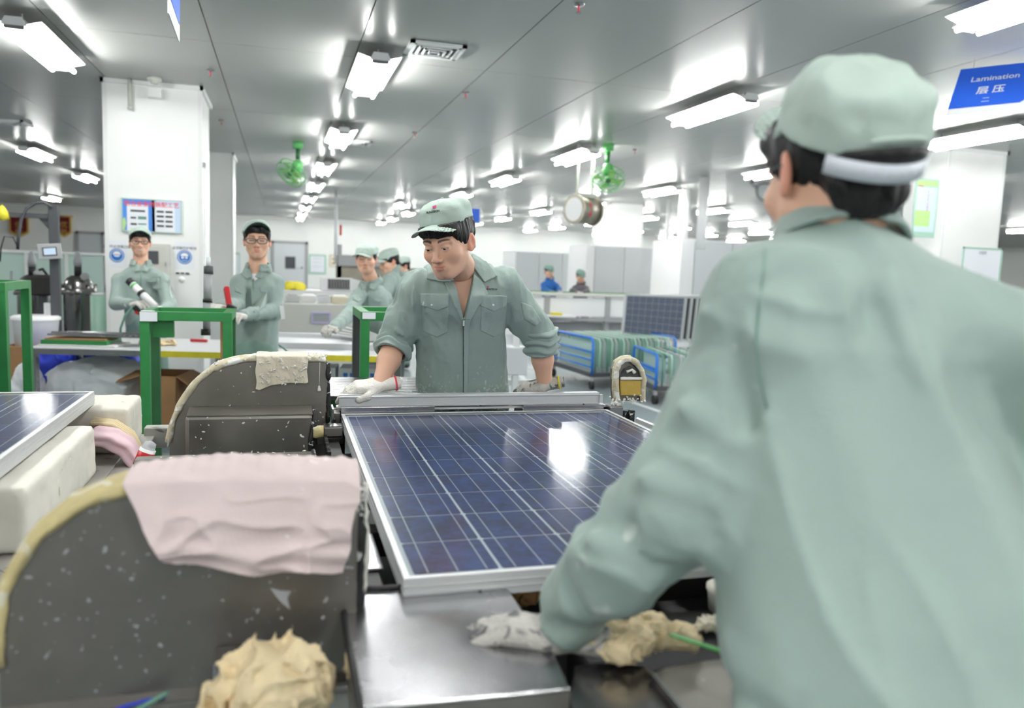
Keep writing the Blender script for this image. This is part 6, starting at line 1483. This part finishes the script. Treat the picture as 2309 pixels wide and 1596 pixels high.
def screen_text(name, s, px, py, wpx, ang, f, d0, d1, m, parent, bold=.01, hs=1.):
    vs, fs = text_mesh(s, 1., bold); w = vs[:, 0].max()-vs[:, 0].min(); k = wpx/w; ca, sa = math.cos(ang), math.sin(ang)
    X = vs[:, 0]*k; Y = -vs[:, 1]*k*hs; P = trace(f, px+X*ca-Y*sa, py+X*sa+Y*ca, d0, d1)
    mb = MB().add(P, fs); return obj(name, mb, m, parent)
# ---------------------------------------------------------------- the worker leaning over the far end of the panel
def centre():
    nk = dep(1040, 612, 2.95); hp = dep(1011, 546, 2.76); fd = V(-.12, -.99, 0)
    sl, sr = dep(946, 655, 2.93), dep(1138, 646, 3.0); el, er = dep(893, 768, 2.97), dep(1220, 762, 3.04)
    wl = at(856, 868, .112); wr = at(1228, 868, .16); hip = dep(1045, 930, 3.12); ch = dep(1042, 700, 2.98)
    p = Person('young worker in dusty sage shirt leaning on the far end of the panel, looking down', (hip[0], hip[1]+.05, 0))
    p.head(hp, -.66, .30, -.10, 1.02, neck=nk, h=.0026, det=True, low=False)
    cl = dep(1045, 700, 2.97)
    def torso(P): d = cone(P, nk, nk-V(0, -.02, .10), .062, .10); d = smin(d, cone(P, nk+V(0, .02, -.13), hip, .150, .13, .62, fd), .06); return smin(d, cone(P, sl, sr, .05, .05), .05)
    p.limb(torso, V(*np.minimum(sl, hip))-.16, V(*np.maximum(sr, nk))+.12, .010)
    for e, w in ((el, wl), (er, wr)):
        p.limb(lambda P, e=e, w=w: smin(cone(P, e, e+(w-e)*.45, .046, .040), cone(P, e+(w-e)*.45, w, .040, .027), .02), np.minimum(e, w)-.07, np.maximum(e, w)+.07, .006)
    p.body(); p.eyes(gaze=(-.12, -1, -.34))
    c = p.cap('sagecap', h=.0036, tilt=-.10, lift=.018, puff=-.004, roll=-.06, back=.004); p.hair(h=.003, front=.034, side=-.010, nape=-.05)
    # shirt
    def shirt(P, raw_=False):
        d = cone(P, nk+V(0, .02, -.13), hip+V(0, 0, -.04), .160, .184, .66, fd)
        d = smin(d, cone(P, ch+V(-.07, 0, .05), ch+V(.07, 0, .05), .11, .11), .05)
        d = smin(d, cone(P, nk-V(0, -.01, .02), nk-V(0, 0, .10), .070, .11), .045)
        for s_, e in ((sl, el), (sr, er)):
            d = smin(d, cone(P, nk+V(0, .01, -.040), s_, .052, .060), .05); d = smin(d, cone(P, s_, s_+(e-s_)*.6, .066, .064), .03); d = smin(d, cone(P, s_+(e-s_)*.6, e, .066, .062), .02)
        # gathered cloth: hanging folds under the arms, creases at elbows
        q = 0
        for a, b_, r_, amp in FOLDS: q = q+amp*np.exp(-(cone(P, a, b_, 0, 0)/r_)**2)
        d = d-1.3*q-folds(P, .0085, 21, (1, 1, .4), 12.)-.0022*ridge(P*V(1, 1, .6), 34., 4)-dfolds(P, .014, 77, (.1, 0, 1), .2, 13.)
        cut = cone(P, vt, vb, .060, .006)
        w2 = poly_d(P[:, 0], P[:, 2], VP)
        d = smax(d, -np.maximum(w2, P[:, 1]-(nk[1]+.02)), .004)
        return smax(d, (hip[2]-.12)-P[:, 2], .01)
    def xz(px, py, Y=None): q = at(px, py, nk[1]-.10); return (q[0], q[2])
    vt, vb = dep(1035, 600, 2.86), dep(1046, 715, 2.84)
    VP = [xz(1003, 590), xz(1018, 632), xz(1033, 672), xz(1046, 722), xz(1052, 690), xz(1066, 640), xz(1078, 590)]
    D_ = 2.86
    FOLDS = [(dep(955, 690, 2.84), dep(965, 860, 2.93), .012, .012), (dep(985, 770, 2.82), dep(1000, 880, 2.9), .016, .010), (dep(1125, 700, 2.87), dep(1145, 850, 2.95), .014, .012),
             (dep(1090, 770, 2.82), dep(1110, 880, 2.92), .018, .009), (dep(905, 700, 2.87), dep(945, 780, 2.87), .010, .010), (dep(895, 745, 2.89), dep(950, 800, 2.89), .010, .010), (dep(1165, 690, 2.92), dep(1215, 735, 2.95), .012, .008),
             (dep(930, 650, 2.84), dep(935, 760, 2.86), .010, .007), (dep(1040, 730, 2.80), dep(1046, 890, 2.9), .010, .007)]
    def pt(vs):
        c = np.tile(CLOTH*.92, (len(vs), 1)); low = np.clip((nk[2]-.30-vs[:, 2])/.22, 0, 1)
        n = noise(vs*V(1, 1, 1), 95., 8)*.5+noise(vs, 210., 9)*.6; m = np.clip((n-(.72-.56*low))*5, 0, 1)*np.clip(low*1.5, 0, 1); br = 1+.05*noise(vs, 4., 2)
        return (c*(1-m[:, None]*.8)+DUST*m[:, None]*.8)*br[:, None]
    lo = V(el[0]-.10, hp[1]-.05, hip[2]-.13); hi = V(er[0]+.10, hip[1]+.25, nk[2]+.08)
    jk = sdf_obj('shirt', shirt, lo, hi, .0045, 'sage_c', p.r, paint=pt)
    # rolled cuffs
    for e, w, nm in ((el, wl, 0), (er, wr, 1)):
        d_ = (w-e)/np.linalg.norm(w-e); a, b_ = e-d_*.035, e+d_*.060
        def cuff(P, a=a, b_=b_, d_=d_):
            t = (P-a)@d_/.095; out = cone(P, a, b_, .063, .070); inn = cone(P, a-d_*.03, b_+d_*.03, .050, .054)
            W = P+.012*np.stack([noise(P, 20., 3), noise(P, 20., 4), noise(P, 20., 5)], 1)
            out = out-.006*np.sin(((W-a)@d_)*190)-.003*noise(P, 40., 9); out = np.maximum(out, np.maximum(-(P-a)@d_-.0, (P-b_)@d_)); return smax(out, -inn, .004)
        cf = sdf_obj('rolled_cuff', cuff, np.minimum(a, b_)-.09, np.maximum(a, b_)+.09, .004, 'sage', jk)
    # pockets, flaps, placket following the shirt surface
    def panel(name, pix, th, h=.004, m='sage', parent=jk, yref=None, y_in=.05):
        Y0 = nk[1]-.10 if yref is None else yref
        hits = trace(shirt, [q[0] for q in pix], [q[1] for q in pix], 2.3, 3.4); pol = [(q[0], q[2]) for q in hits]; yh = hits[:, 1]
        f = lambda P: np.maximum(np.maximum(shirt(P)-th, poly_d(P[:, 0], P[:, 2], pol)), np.maximum(-(shirt(P)+.008), P[:, 1]-(yh.max()+.05)))
        lo_ = V(hits[:, 0].min(), yh.min()-.03, hits[:, 2].min()); hi_ = V(hits[:, 0].max(), yh.max()+.03, hits[:, 2].max())
        return sdf_obj(name, f, lo_, hi_, h, m, parent)
    for pk, fl, bt in ((((950, 664), (1010, 664), (1011, 749), (985, 761), (955, 747)), ((947, 662), (1012, 662), (1010, 692), (985, 701), (948, 688)), (974, 688)),
                   (((1083, 668), (1141, 668), (1139, 748), (1113, 760), (1083, 746)), ((1081, 664), (1143, 667), (1141, 690), (1113, 703), (1083, 690)), (1112, 688))):
        panel('pocket', pk, .0035, .0035); f_ = panel('pocket_flap', fl, .0065, .0035)
        q = trace(shirt, bt[0], bt[1], 2.3, 3.4, .009)[0]; obj('snap_button', MB().lathe(q, [(0, -.002), (.004, -.0015), (.005, .001)], 12, axis='y'), 'alu', jk)
    panel('placket', ((1047, 722), (1062, 716), (1057, 800), (1053, 900), (1043, 900), (1044, 800)), .006, .0035)
    panel('lapel', ((1068, 618), (1086, 632), (1101, 662), (1080, 690), (1060, 722), (1048, 722), (1055, 690)), .007, .004)
    panel('lapel', ((1004, 606), (1018, 634), (1033, 672), (1045, 722), (1040, 722), (1024, 690), (1008, 650), (998, 628)), .006, .004)
    zp = trace(shirt, np.array([1045.]*8), np.linspace(722, 895, 8), 2.3, 3.4, .002); obj('zip', MB().tube(zp, .0022, 5), 'dgrey', jk)
    obj('zip_pull', MB().bar(zp[0]+V(0, -.006, .0), zp[0]+V(0, -.006, -.02), .006, .003), 'alu', jk)
    panel('sleeve_pocket', ((1174, 680), (1200, 690), (1222, 725), (1206, 735), (1182, 720)), .005, .004, y_in=.09)
    # collar leaves
    def leaf(name, pix):
        G = [[dep(*q) for q in row] for row in pix]; return obj(name, MB().grid(G), 'sage', jk, solid=.005, subs=2)
    panel('collar_leaf', ((966, 594), (1004, 590), (1020, 630), (1001, 636), (961, 629)), .011, .0035)
    panel('collar_leaf', ((1063, 560), (1090, 576), (1121, 622), (1092, 637), (1066, 606)), .013, .0035)
    0 and leaf('collar_leaf', [[(1006, 590, 2.855), (985, 588, 2.88), (966, 592, 2.91)], [(1010, 605, 2.83), (985, 606, 2.85), (961, 612, 2.885)], [(1019, 630, 2.815), (990, 634, 2.825), (960, 630, 2.86)]])
    0 and leaf('collar_leaf', [[(1062, 562, 2.92), (1078, 566, 2.945), (1090, 580, 2.96)], [(1064, 582, 2.86), (1086, 590, 2.88), (1108, 602, 2.90)], [(1066, 605, 2.835), (1088, 618, 2.84), (1118, 622, 2.86)], [(1070, 622, 2.83), (1092, 634, 2.83), (1112, 630, 2.85)]])
    collar_ring(p, nk+V(0, .02, -.035), nk+V(0, .0, .035), .080, .072, 'sage', fd, .0045, 1.9, parent=jk)
    screen_text('chest_lettering', 'SUNTECH', 1109, 652, 24, .02, shirt, 2.3, 3.4, 'ink', jk, .03)
    sq = trace(shirt, [1098, 1102, 1102, 1098], [645, 645, 649, 649], 2.3, 3.4); obj('chest_mark', MB().add(sq, [(0, 1, 2, 3)]), 'inkpink', jk)
    capf = lambda W: cap_d(p.capinv(W), puff=-.002)*1.04
    screen_text('cap_lettering', 'SUNTECH', 976, 477, 30, -.16, capf, 2.4, 3.2, 'ink', c, .035)
    sq = trace(capf, [975, 983, 984, 976], [465, 462, 468, 471], 2.4, 3.2); obj('cap_mark', MB().add(sq, [(0, 1, 2, 3)]), 'inkpink', c)
    bt = sdf_obj('cap_button', lambda P: ell(P, (0, .016, .130), (.006, .006, .003)), (-.01, .0, .12), (.01, .03, .14), .002, 'sagecap', c, xf=p.capto)
    p.hand(wl, V(-.98, .02, -.12), V(0, -.25, 1), 1, 'glove', .0036, .22, name='glove', cuffm='inkred'); p.hand(wr, V(-.75, .3, -.18), V(0, -.3, 1), -1, 'gloved', .004, .3, name='glove', cuffm='yellow')
    trouser_shoes(p, V(hip[0], hip[1]+.03, .90), .1, (0, -1, 0), 'trouser', 2, feet=[(hip[0]-.12, .62), (hip[0]+.14, .66)])
    return p
PC = centre()

# ---------------------------------------------------------------- the man seen from behind at the right
def nearman():
    hp = dep(1876, 390, 1.10); nk = dep(1895, 575, 1.09); f = V(-.79, .61, 0)*math.cos(math.radians(57))+V(.61, .79, 0)*math.sin(math.radians(57)); yaw = math.atan2(f[0], -f[1])
    hip = dep(2070, 1640, .98); sl, sr = dep(1735, 690, 1.07), dep(2330, 790, 1.02); fd = V(.25, .95, 0); fd /= np.linalg.norm(fd)
    el = dep(1535, 1110, 1.10); wl = dep(1258, 1418, 1.205); er = dep(2500, 1220, 1.02); wr = dep(2700, 1500, 1.3)
    p = Person('man in sage workwear and cap seen from behind, gloved hand on the bright steel plate', (hip[0], hip[1], 0))
    p.head(hp, yaw, .16, .02, 1.0, neck=nk, h=.0032, det=False, low=True)
    p.limb(lambda P: smin(cone(P, nk, nk-V(0, 0, .12), .06, .10), cone(P, nk-V(0, 0, .14), hip, .15, .14, .6, fd), .05), np.minimum(nk, hip)-.2, np.maximum(nk, hip)+.2, .014)
    p.limb(lambda P: cone(P, el, wl, .045, .028), np.minimum(el, wl)-.06, np.maximum(el, wl)+.06, .008)
    p.body()
    Rt = dict(tilt=-.60, lift=.004, puff=.0, back=.004, pz=.022, roll=.08)
    c = p.cap('sagecap', h=.0042, **Rt); p.hair(h=.0038, front=.030, side=-.035, nape=-.085)
    # strap with holes at the back opening
    def T(L): return p.capto(np.array(L, float))
    st = MB(); A = np.linspace(-.95, .95, 24)
    G = [[T([(.086*math.sin(a), .016+.116*math.cos(a), z)])[0] for a in A] for z in (.030, .040, .054)]
    strap = obj('strap', st.grid(G), 'strap', c, solid=.003)
    hl = MB()
    for k in range(7):
        a = -.55+.17*k; q = T([(.0875*math.sin(a), .016+.118*math.cos(a), .042)])[0]; hl.lathe(q, [(0, -.001), (.0022, 0), (0, .001)], 8)
    obj('strap_studs', hl, 'mgrey', strap)
    oa = MB().tube(T([(.070*math.sin(a), .020+.112*math.cos(a), .058+.028*math.cos(a*1.5)) for a in np.linspace(-.95, .95, 20)]), .0035, 6); obj('opening_edge', oa, 'sagecap', c)
    dk = MB(); A2 = np.linspace(-.85, .85, 16); dk.grid([[T([(.084*math.sin(a), .016+.114*math.cos(a), .052)])[0] for a in A2], [T([(.082*math.sin(a), .017+.1145*math.cos(a), .056+.020*math.cos(a*1.6))])[0] for a in A2]]); obj('opening_hair', dk, 'hair', c, solid=.004)
    p.glasses(m='dgrey', thick=.0014)
    def side(a, b_): return
    FO = [(dep(1500, 900, 1.03), dep(1680, 1000, 1.03), .022, .012), (dep(1400, 1060, 1.04), dep(1600, 1120, 1.03), .022, .014), (dep(1360, 1180, 1.06), dep(1560, 1200, 1.05), .020, -.010), (dep(1330, 1215, 1.08), dep(1480, 1290, 1.07), .018, .014),
          (dep(1270, 1290, 1.12), dep(1330, 1420, 1.12), .016, -.014), (dep(1560, 740, 1.0), dep(1470, 1000, 1.02), .022, .010), (dep(1640, 720, 1.0), dep(1690, 960, 1.0), .020, -.012), (dep(1720, 700, .97), dep(1740, 1100, .93), .018, -.012),
          (dep(1900, 640, .98), dep(2080, 1100, .87), .030, .014), (dep(2000, 640, .98), dep(2260, 1200, .86), .026, .014), (dep(2120, 700, .95), dep(2309, 1100, .87), .024, .014), (dep(1960, 700, .97), dep(2170, 1150, .86), .022, -.010), (dep(2080, 700, .96), dep(2290, 1180, .86), .020, -.010), (dep(2020, 1180, .87), dep(2240, 1500, .84), .028, .014),
          (dep(1800, 700, .96), dep(1860, 1300, .86), .030, .008), (dep(1870, 1000, .88), dep(1960, 1500, .84), .026, -.008), (dep(1700, 620, 1.0), dep(1830, 560, 1.0), .018, .006), (dep(2130, 1300, .86), dep(2309, 1560, .84), .024, -.010)]
    dT = dep(2250, 1350, .87)-dep(1960, 700, .97); dA = dep(1640, 1180, 1.04)-dep(1350, 1050, 1.04)
    def jack(P):
        top = nk-V(0, 0, .15)
        d = cone(P, top, hip-V(0, 0, .02), .185, .222, .66, fd); d = smin(d, cone(P, nk+V(0, 0, -.02), nk-V(0, 0, .12), .060, .12), .07)
        d = smin(d, cone(P, nk-V(0, 0, .045), sl, .072, .076), .06); d = smin(d, cone(P, nk-V(0, 0, .045), sr, .072, .076), .06)
        m1 = sl+(el-sl)*.5; a = smin(cone(P, sl, m1, .076, .074), cone(P, m1, el, .074, .074), .02); a = smin(a, cone(P, el, el+(wl-el)*.5, .074, .074), .03); a = smin(a, cone(P, el+(wl-el)*.5, wl, .074, .052), .02)
        d = smin(d, a, .03); d = smin(d, smin(cone(P, sr, er, .074, .065), cone(P, er, wr, .065, .05), .02), .03)
        q = 0
        for u, v, r_, amp in FO: q = q+amp*1.2*np.exp(-(cone(P, u, v, 0, 0)/(r_*.8))**2)
        arm = np.clip((.13-cone(P, sl, el, 0, 0))/.04, 0, 1)+np.clip((.13-cone(P, el, wl, 0, 0))/.04, 0, 1); arm = np.clip(arm, 0, 1)
        d = d-q-(1-arm)*dfolds(P, .036, 33, dT, .10, 6.5, .04)-arm*dfolds(P, .034, 53, dA, .22, 8., .03)-folds(P, .0012, 3, (1, 1, 1), 30.)
        gath = np.clip((1.02-P[:, 2])/.05, 0, 1)*(P[:, 2] > .5); hemz = hip[2]+.03
        d = d+.012*np.exp(-((P[:, 2]-hemz)/.02)**2)-.003*ridge(P*V(1, 1, .2), 60., 3)*np.exp(-((P[:, 2]-hemz)/.035)**2)
        dw = (wl-el)/np.linalg.norm(wl-el); d = smax(d, (P-wl)@dw-.0+1e3*0-1e3*(np.sqrt(((P-wl)**2).sum(1)) > .2), .004)
        return smax(d, hip[2]-.10-P[:, 2], .01)
    def pt(vs):
        c = np.tile(CLOTH, (len(vs), 1)); br = 1+.06*noise(vs, 4., 5)+.03*noise(vs, 11., 6)
        n = noise(vs, 34., 8)*.6+noise(vs, 80., 9)*.45; near = np.exp(-(np.linalg.norm(vs-dep(1350, 1370, 1.1), axis=1)/.13)**2); m = np.clip((n-(.80-.30*near))*6, 0, 1)*.7
        return (c*(1-m[:, None])+DUST*m[:, None])*br[:, None]
    pts = np.array([sl, sr, el, wl, er, wr, nk, hip]); jk = sdf_obj('jacket', jack, pts.min(0)-.22, pts.max(0)+.12, .0058, 'sage_c', p.r, paint=pt)
    cb = dep(1890, 560, 1.10); ct = dep(1885, 492, 1.115)
    collar_ring(p, cb, ct, .090, .072, 'sage', V(*f[:2], -.1), .005, 1.3, parent=jk)
    # seams: shoulder yoke and sleeve head
    sq = trace(jack, [1725, 1722, 1712, 1705, 1712, 1730], [560, 620, 690, 770, 850, 920], .5, 1.6, .002)
    obj('sleeve_seam', MB().tube(sq, .0016, 5), 'trouser', jk)
    p.hand(wl+V(.01, 0, -.012), onz(1110, 1398, .872)-wl, V(.1, .0, 1), -1, 'gloved', .004, .12, 1.0, name='glove')
    trouser_shoes(p, V(hip[0]+.02, hip[1]+.0, .76), .1, fd, 'trouser', 5, feet=[(hip[0]-.16, hip[1]-.12), (hip[0]+.14, hip[1]-.2)])
    return p
PN = nearman()

# ---------------------------------------------------------------- workers behind
J1 = dict(neck=(318, 594, 6.75), sl=(268, 618, 6.72), sr=(364, 618, 6.76), el=(262, 684, 6.66), er=(384, 690, 6.7), wl=(300, 685, 6.45), wr=(368, 700, 6.5), hl=(322, 682, 6.40), hr=(352, 692, 6.4), hip=(328, 735, 6.8))
P1 = bg_person('smiling worker in black glasses and sage cap with shade-dark brim holding a white sealant gun', (316, 546), 6.72, .15, .0, J1, capm='sagecap', capargs=dict(tilt=-.30, lift=.004, bm='sagecap_shade'), glass=dict(m='black', thick=.003), smile=True, seed=3, vneck=((318, 596, 6.67), (322, 626, 6.66), .034), handm='glove', sc=1.0)
r = thing('sealant_gun', tuple(dep(318, 690, 6.4)), 'white sealant gun with black tip held across the chest of the smiling worker', 'sealant gun')
a, b_ = dep(296, 638, 6.42), dep(350, 692, 6.36); d_ = (b_-a)/np.linalg.norm(b_-a)
obj('cartridge', MB().cyl(a, b_, .030, n=16), 'white', r); obj('tip_cap', MB().cyl(a-d_*.03, a+d_*.02, .031, n=16), 'black', r); obj('clamp_ring', MB().cyl(a+d_*.12, a+d_*.15, .034, n=16), 'black', r); obj('green_band', MB().cyl(a+d_*.03, a+d_*.05, .031, n=16), 'fangreen', r)
obj('gun_body', MB().bar(dep(305, 690, 6.4), dep(318, 706, 6.4), .045, .05), 'black', r, bevel=.008); obj('trigger', MB().bar(dep(306, 703, 6.38), dep(312, 707, 6.38), .02, .02), 'red', r); obj('air_line', MB().tube([dep(300, 692, 6.4), dep(282, 712, 6.4), dep(272, 740, 6.45), dep(270, 780, 6.5)], .01), 'teal', r)
q = trace(P1.jf, [381, 384, 390, 393, 388, 384], [632, 630, 632, 668, 672, 660], 5.5, 7.5, .01); obj('arm_badge', MB().add(q, [tuple(range(6))]), 'white', P1.jk)
q = trace(P1.jf, [343, 364, 364, 356, 343], [625, 623, 650, 656, 650], 5.5, 7.5, .012); obj('pocket', MB().add(q, [tuple(range(5))]), 'sage', P1.jk, solid=.006)
J2 = dict(neck=(582, 604, 5.32), sl=(538, 622, 5.22), sr=(622, 622, 5.38), el=(535, 690, 5.15), er=(620, 700, 5.30), wl=(498, 694, 4.75), wr=(545, 712, 4.95), hl=(478, 690, 4.62), hr=(512, 712, 4.75), hip=(575, 800, 5.3))
P2 = bg_person('worker in clear safety spectacles and white undershirt beside the green stand', (580, 543), 5.28, .0, .0, J2, capm='sagecap', capargs=dict(tilt=-.42, lift=.006, yaw=.1, bm='sagecap_shade'), glass=dict(m='dgrey', thick=.0025, hh=.017, w=.029), seed=7, fdir=(-.35, -.93, 0), vneck=((574, 610, 5.24), (560, 660, 5.19), .05), lx=-.03, tee=True, sc=1.04, rad=.95, hairargs=dict(front=.045, side=-.01))
q = trace(P2.jf, [566, 602, 600, 584, 568], [650, 655, 690, 700, 688], 4.6, 5.8, .01); obj('pocket', MB().add(q, [tuple(range(5))]), 'sage', P2.jk, solid=.006)
q = trace(P2.jf, [630, 640, 643, 634], [688, 690, 718, 720], 4.6, 5.8, .01); obj('arm_tag', MB().add(q, [(0, 1, 2, 3)]), 'white', P2.jk)
r = thing('sealant_gun', tuple(dep(518, 690, 4.7)), 'red-handled black sealant gun gripped by the worker in clear spectacles', 'sealant gun')
obj('red_handle', MB().bar(dep(510, 648, 4.75), dep(518, 695, 4.7), .028, .04), 'red', r, bevel=.006); obj('gun_head', MB().bar(dep(512, 692, 4.68), dep(530, 700, 4.68), .035, .045), 'black', r, bevel=.006)
J3 = dict(neck=(838, 634, 6.65), sl=(806, 656, 6.5), sr=(868, 660, 6.75), el=(784, 712, 6.25), er=(880, 735, 6.8), wl=(752, 738, 6.0), wr=(868, 765, 6.5), hl=(738, 741, 5.9), hr=(850, 770, 6.45), hip=(858, 775, 6.95))
P3 = bg_person('worker leaning on the bench with a gloved hand, brimmed sage cap turned aside', (826, 585), 6.55, -.18, .02, J3, capargs=dict(tilt=.0, yaw=-.35, lift=-.004), seed=11, fdir=(-.6, -.8, 0), vneck=((832, 636, 6.56), (824, 662, 6.52), .03), lx=-.03, handm='gloved', sc=1.02, hairargs=dict(side=-.02))
J4 = dict(neck=(884, 606, 8.2), sl=(878, 622, 8.05), sr=(896, 624, 8.35), el=(874, 655, 8.0), er=(905, 662, 8.3), wl=(862, 678, 7.9), wr=(880, 682, 8.1), hl=(855, 680, 7.85), hip=(890, 705, 8.3))
P4 = bg_person('worker in sage jacket looking down at the rear counter, seen in profile', (877, 590), 8.15, -1.25, .35, J4, leaf=0, capargs=dict(tilt=-.05), seed=13, fdir=(-1, -.2, 0), sc=1.0)
J5 = dict(neck=(908, 618, 10.4), sl=(899, 628, 10.3), sr=(920, 628, 10.5), el=(896, 655, 10.3), er=(924, 655, 10.5), wl=(900, 675, 10.), wr=(918, 675, 10.2), hip=(908, 690, 10.5))
P5 = bg_person('small dark-haired worker almost hidden behind the leaning worker', (906, 600), 10.4, -1.2, .2, J5, seed=15, fdir=(-1, -.3, 0), hands=False, capargs=dict(tilt=-.1))
J6 = dict(neck=(1240, 628, 15.9), sl=(1226, 638, 15.85), sr=(1253, 638, 15.9), el=(1227, 652, 15.7), er=(1261, 652, 15.8), wl=(1240, 658, 15.45), wr=(1258, 658, 15.45), hl=(1252, 658, 15.3), hr=(1264, 657, 15.35), hip=(1238, 668, 15.9))
P6 = bg_person('distant worker in bright blue standing behind the conveyor bench', (1238, 612), 15.85, .2, .2, J6, wear='bluewear', capm='trouser', seed=17, h=.02, trm='bluewear', tr=True, handm='skin' if False else 'gloved')
J7 = dict(neck=(1310, 637, 15.9), sl=(1296, 645, 15.85), sr=(1322, 645, 15.9), el=(1290, 656, 15.7), er=(1324, 657, 15.7), wl=(1302, 659, 15.4), wr=(1312, 660, 15.4), hl=(1308, 660, 15.3), hr=(1306, 661, 15.3), hip=(1308, 672, 15.95))
P7 = bg_person('distant worker in dark grey bent over the conveyor bench', (1309, 623), 15.8, .1, .3, J7, wear='greywear', capm='trouser', seed=19, h=.02, trm='greywear', handm='gloved')
J8 = dict(neck=(-117, 630, 3.7), sl=(-187, 670, 3.7), sr=(-57, 670, 3.75), el=(-212, 790, 3.7), er=(-44, 800, 3.75), wl=(-192, 880, 3.5), wr=(-57, 890, 3.55), hl=(-172, 910, 3.4), hr=(-72, 920, 3.4), hip=(-107, 930, 3.8))
P8 = bg_person('worker in sage workwear mostly outside the left edge beside the left panel', (-122, 560), 3.7, .3, .3, J8, seed=23, fdir=(.2, -.98, 0))
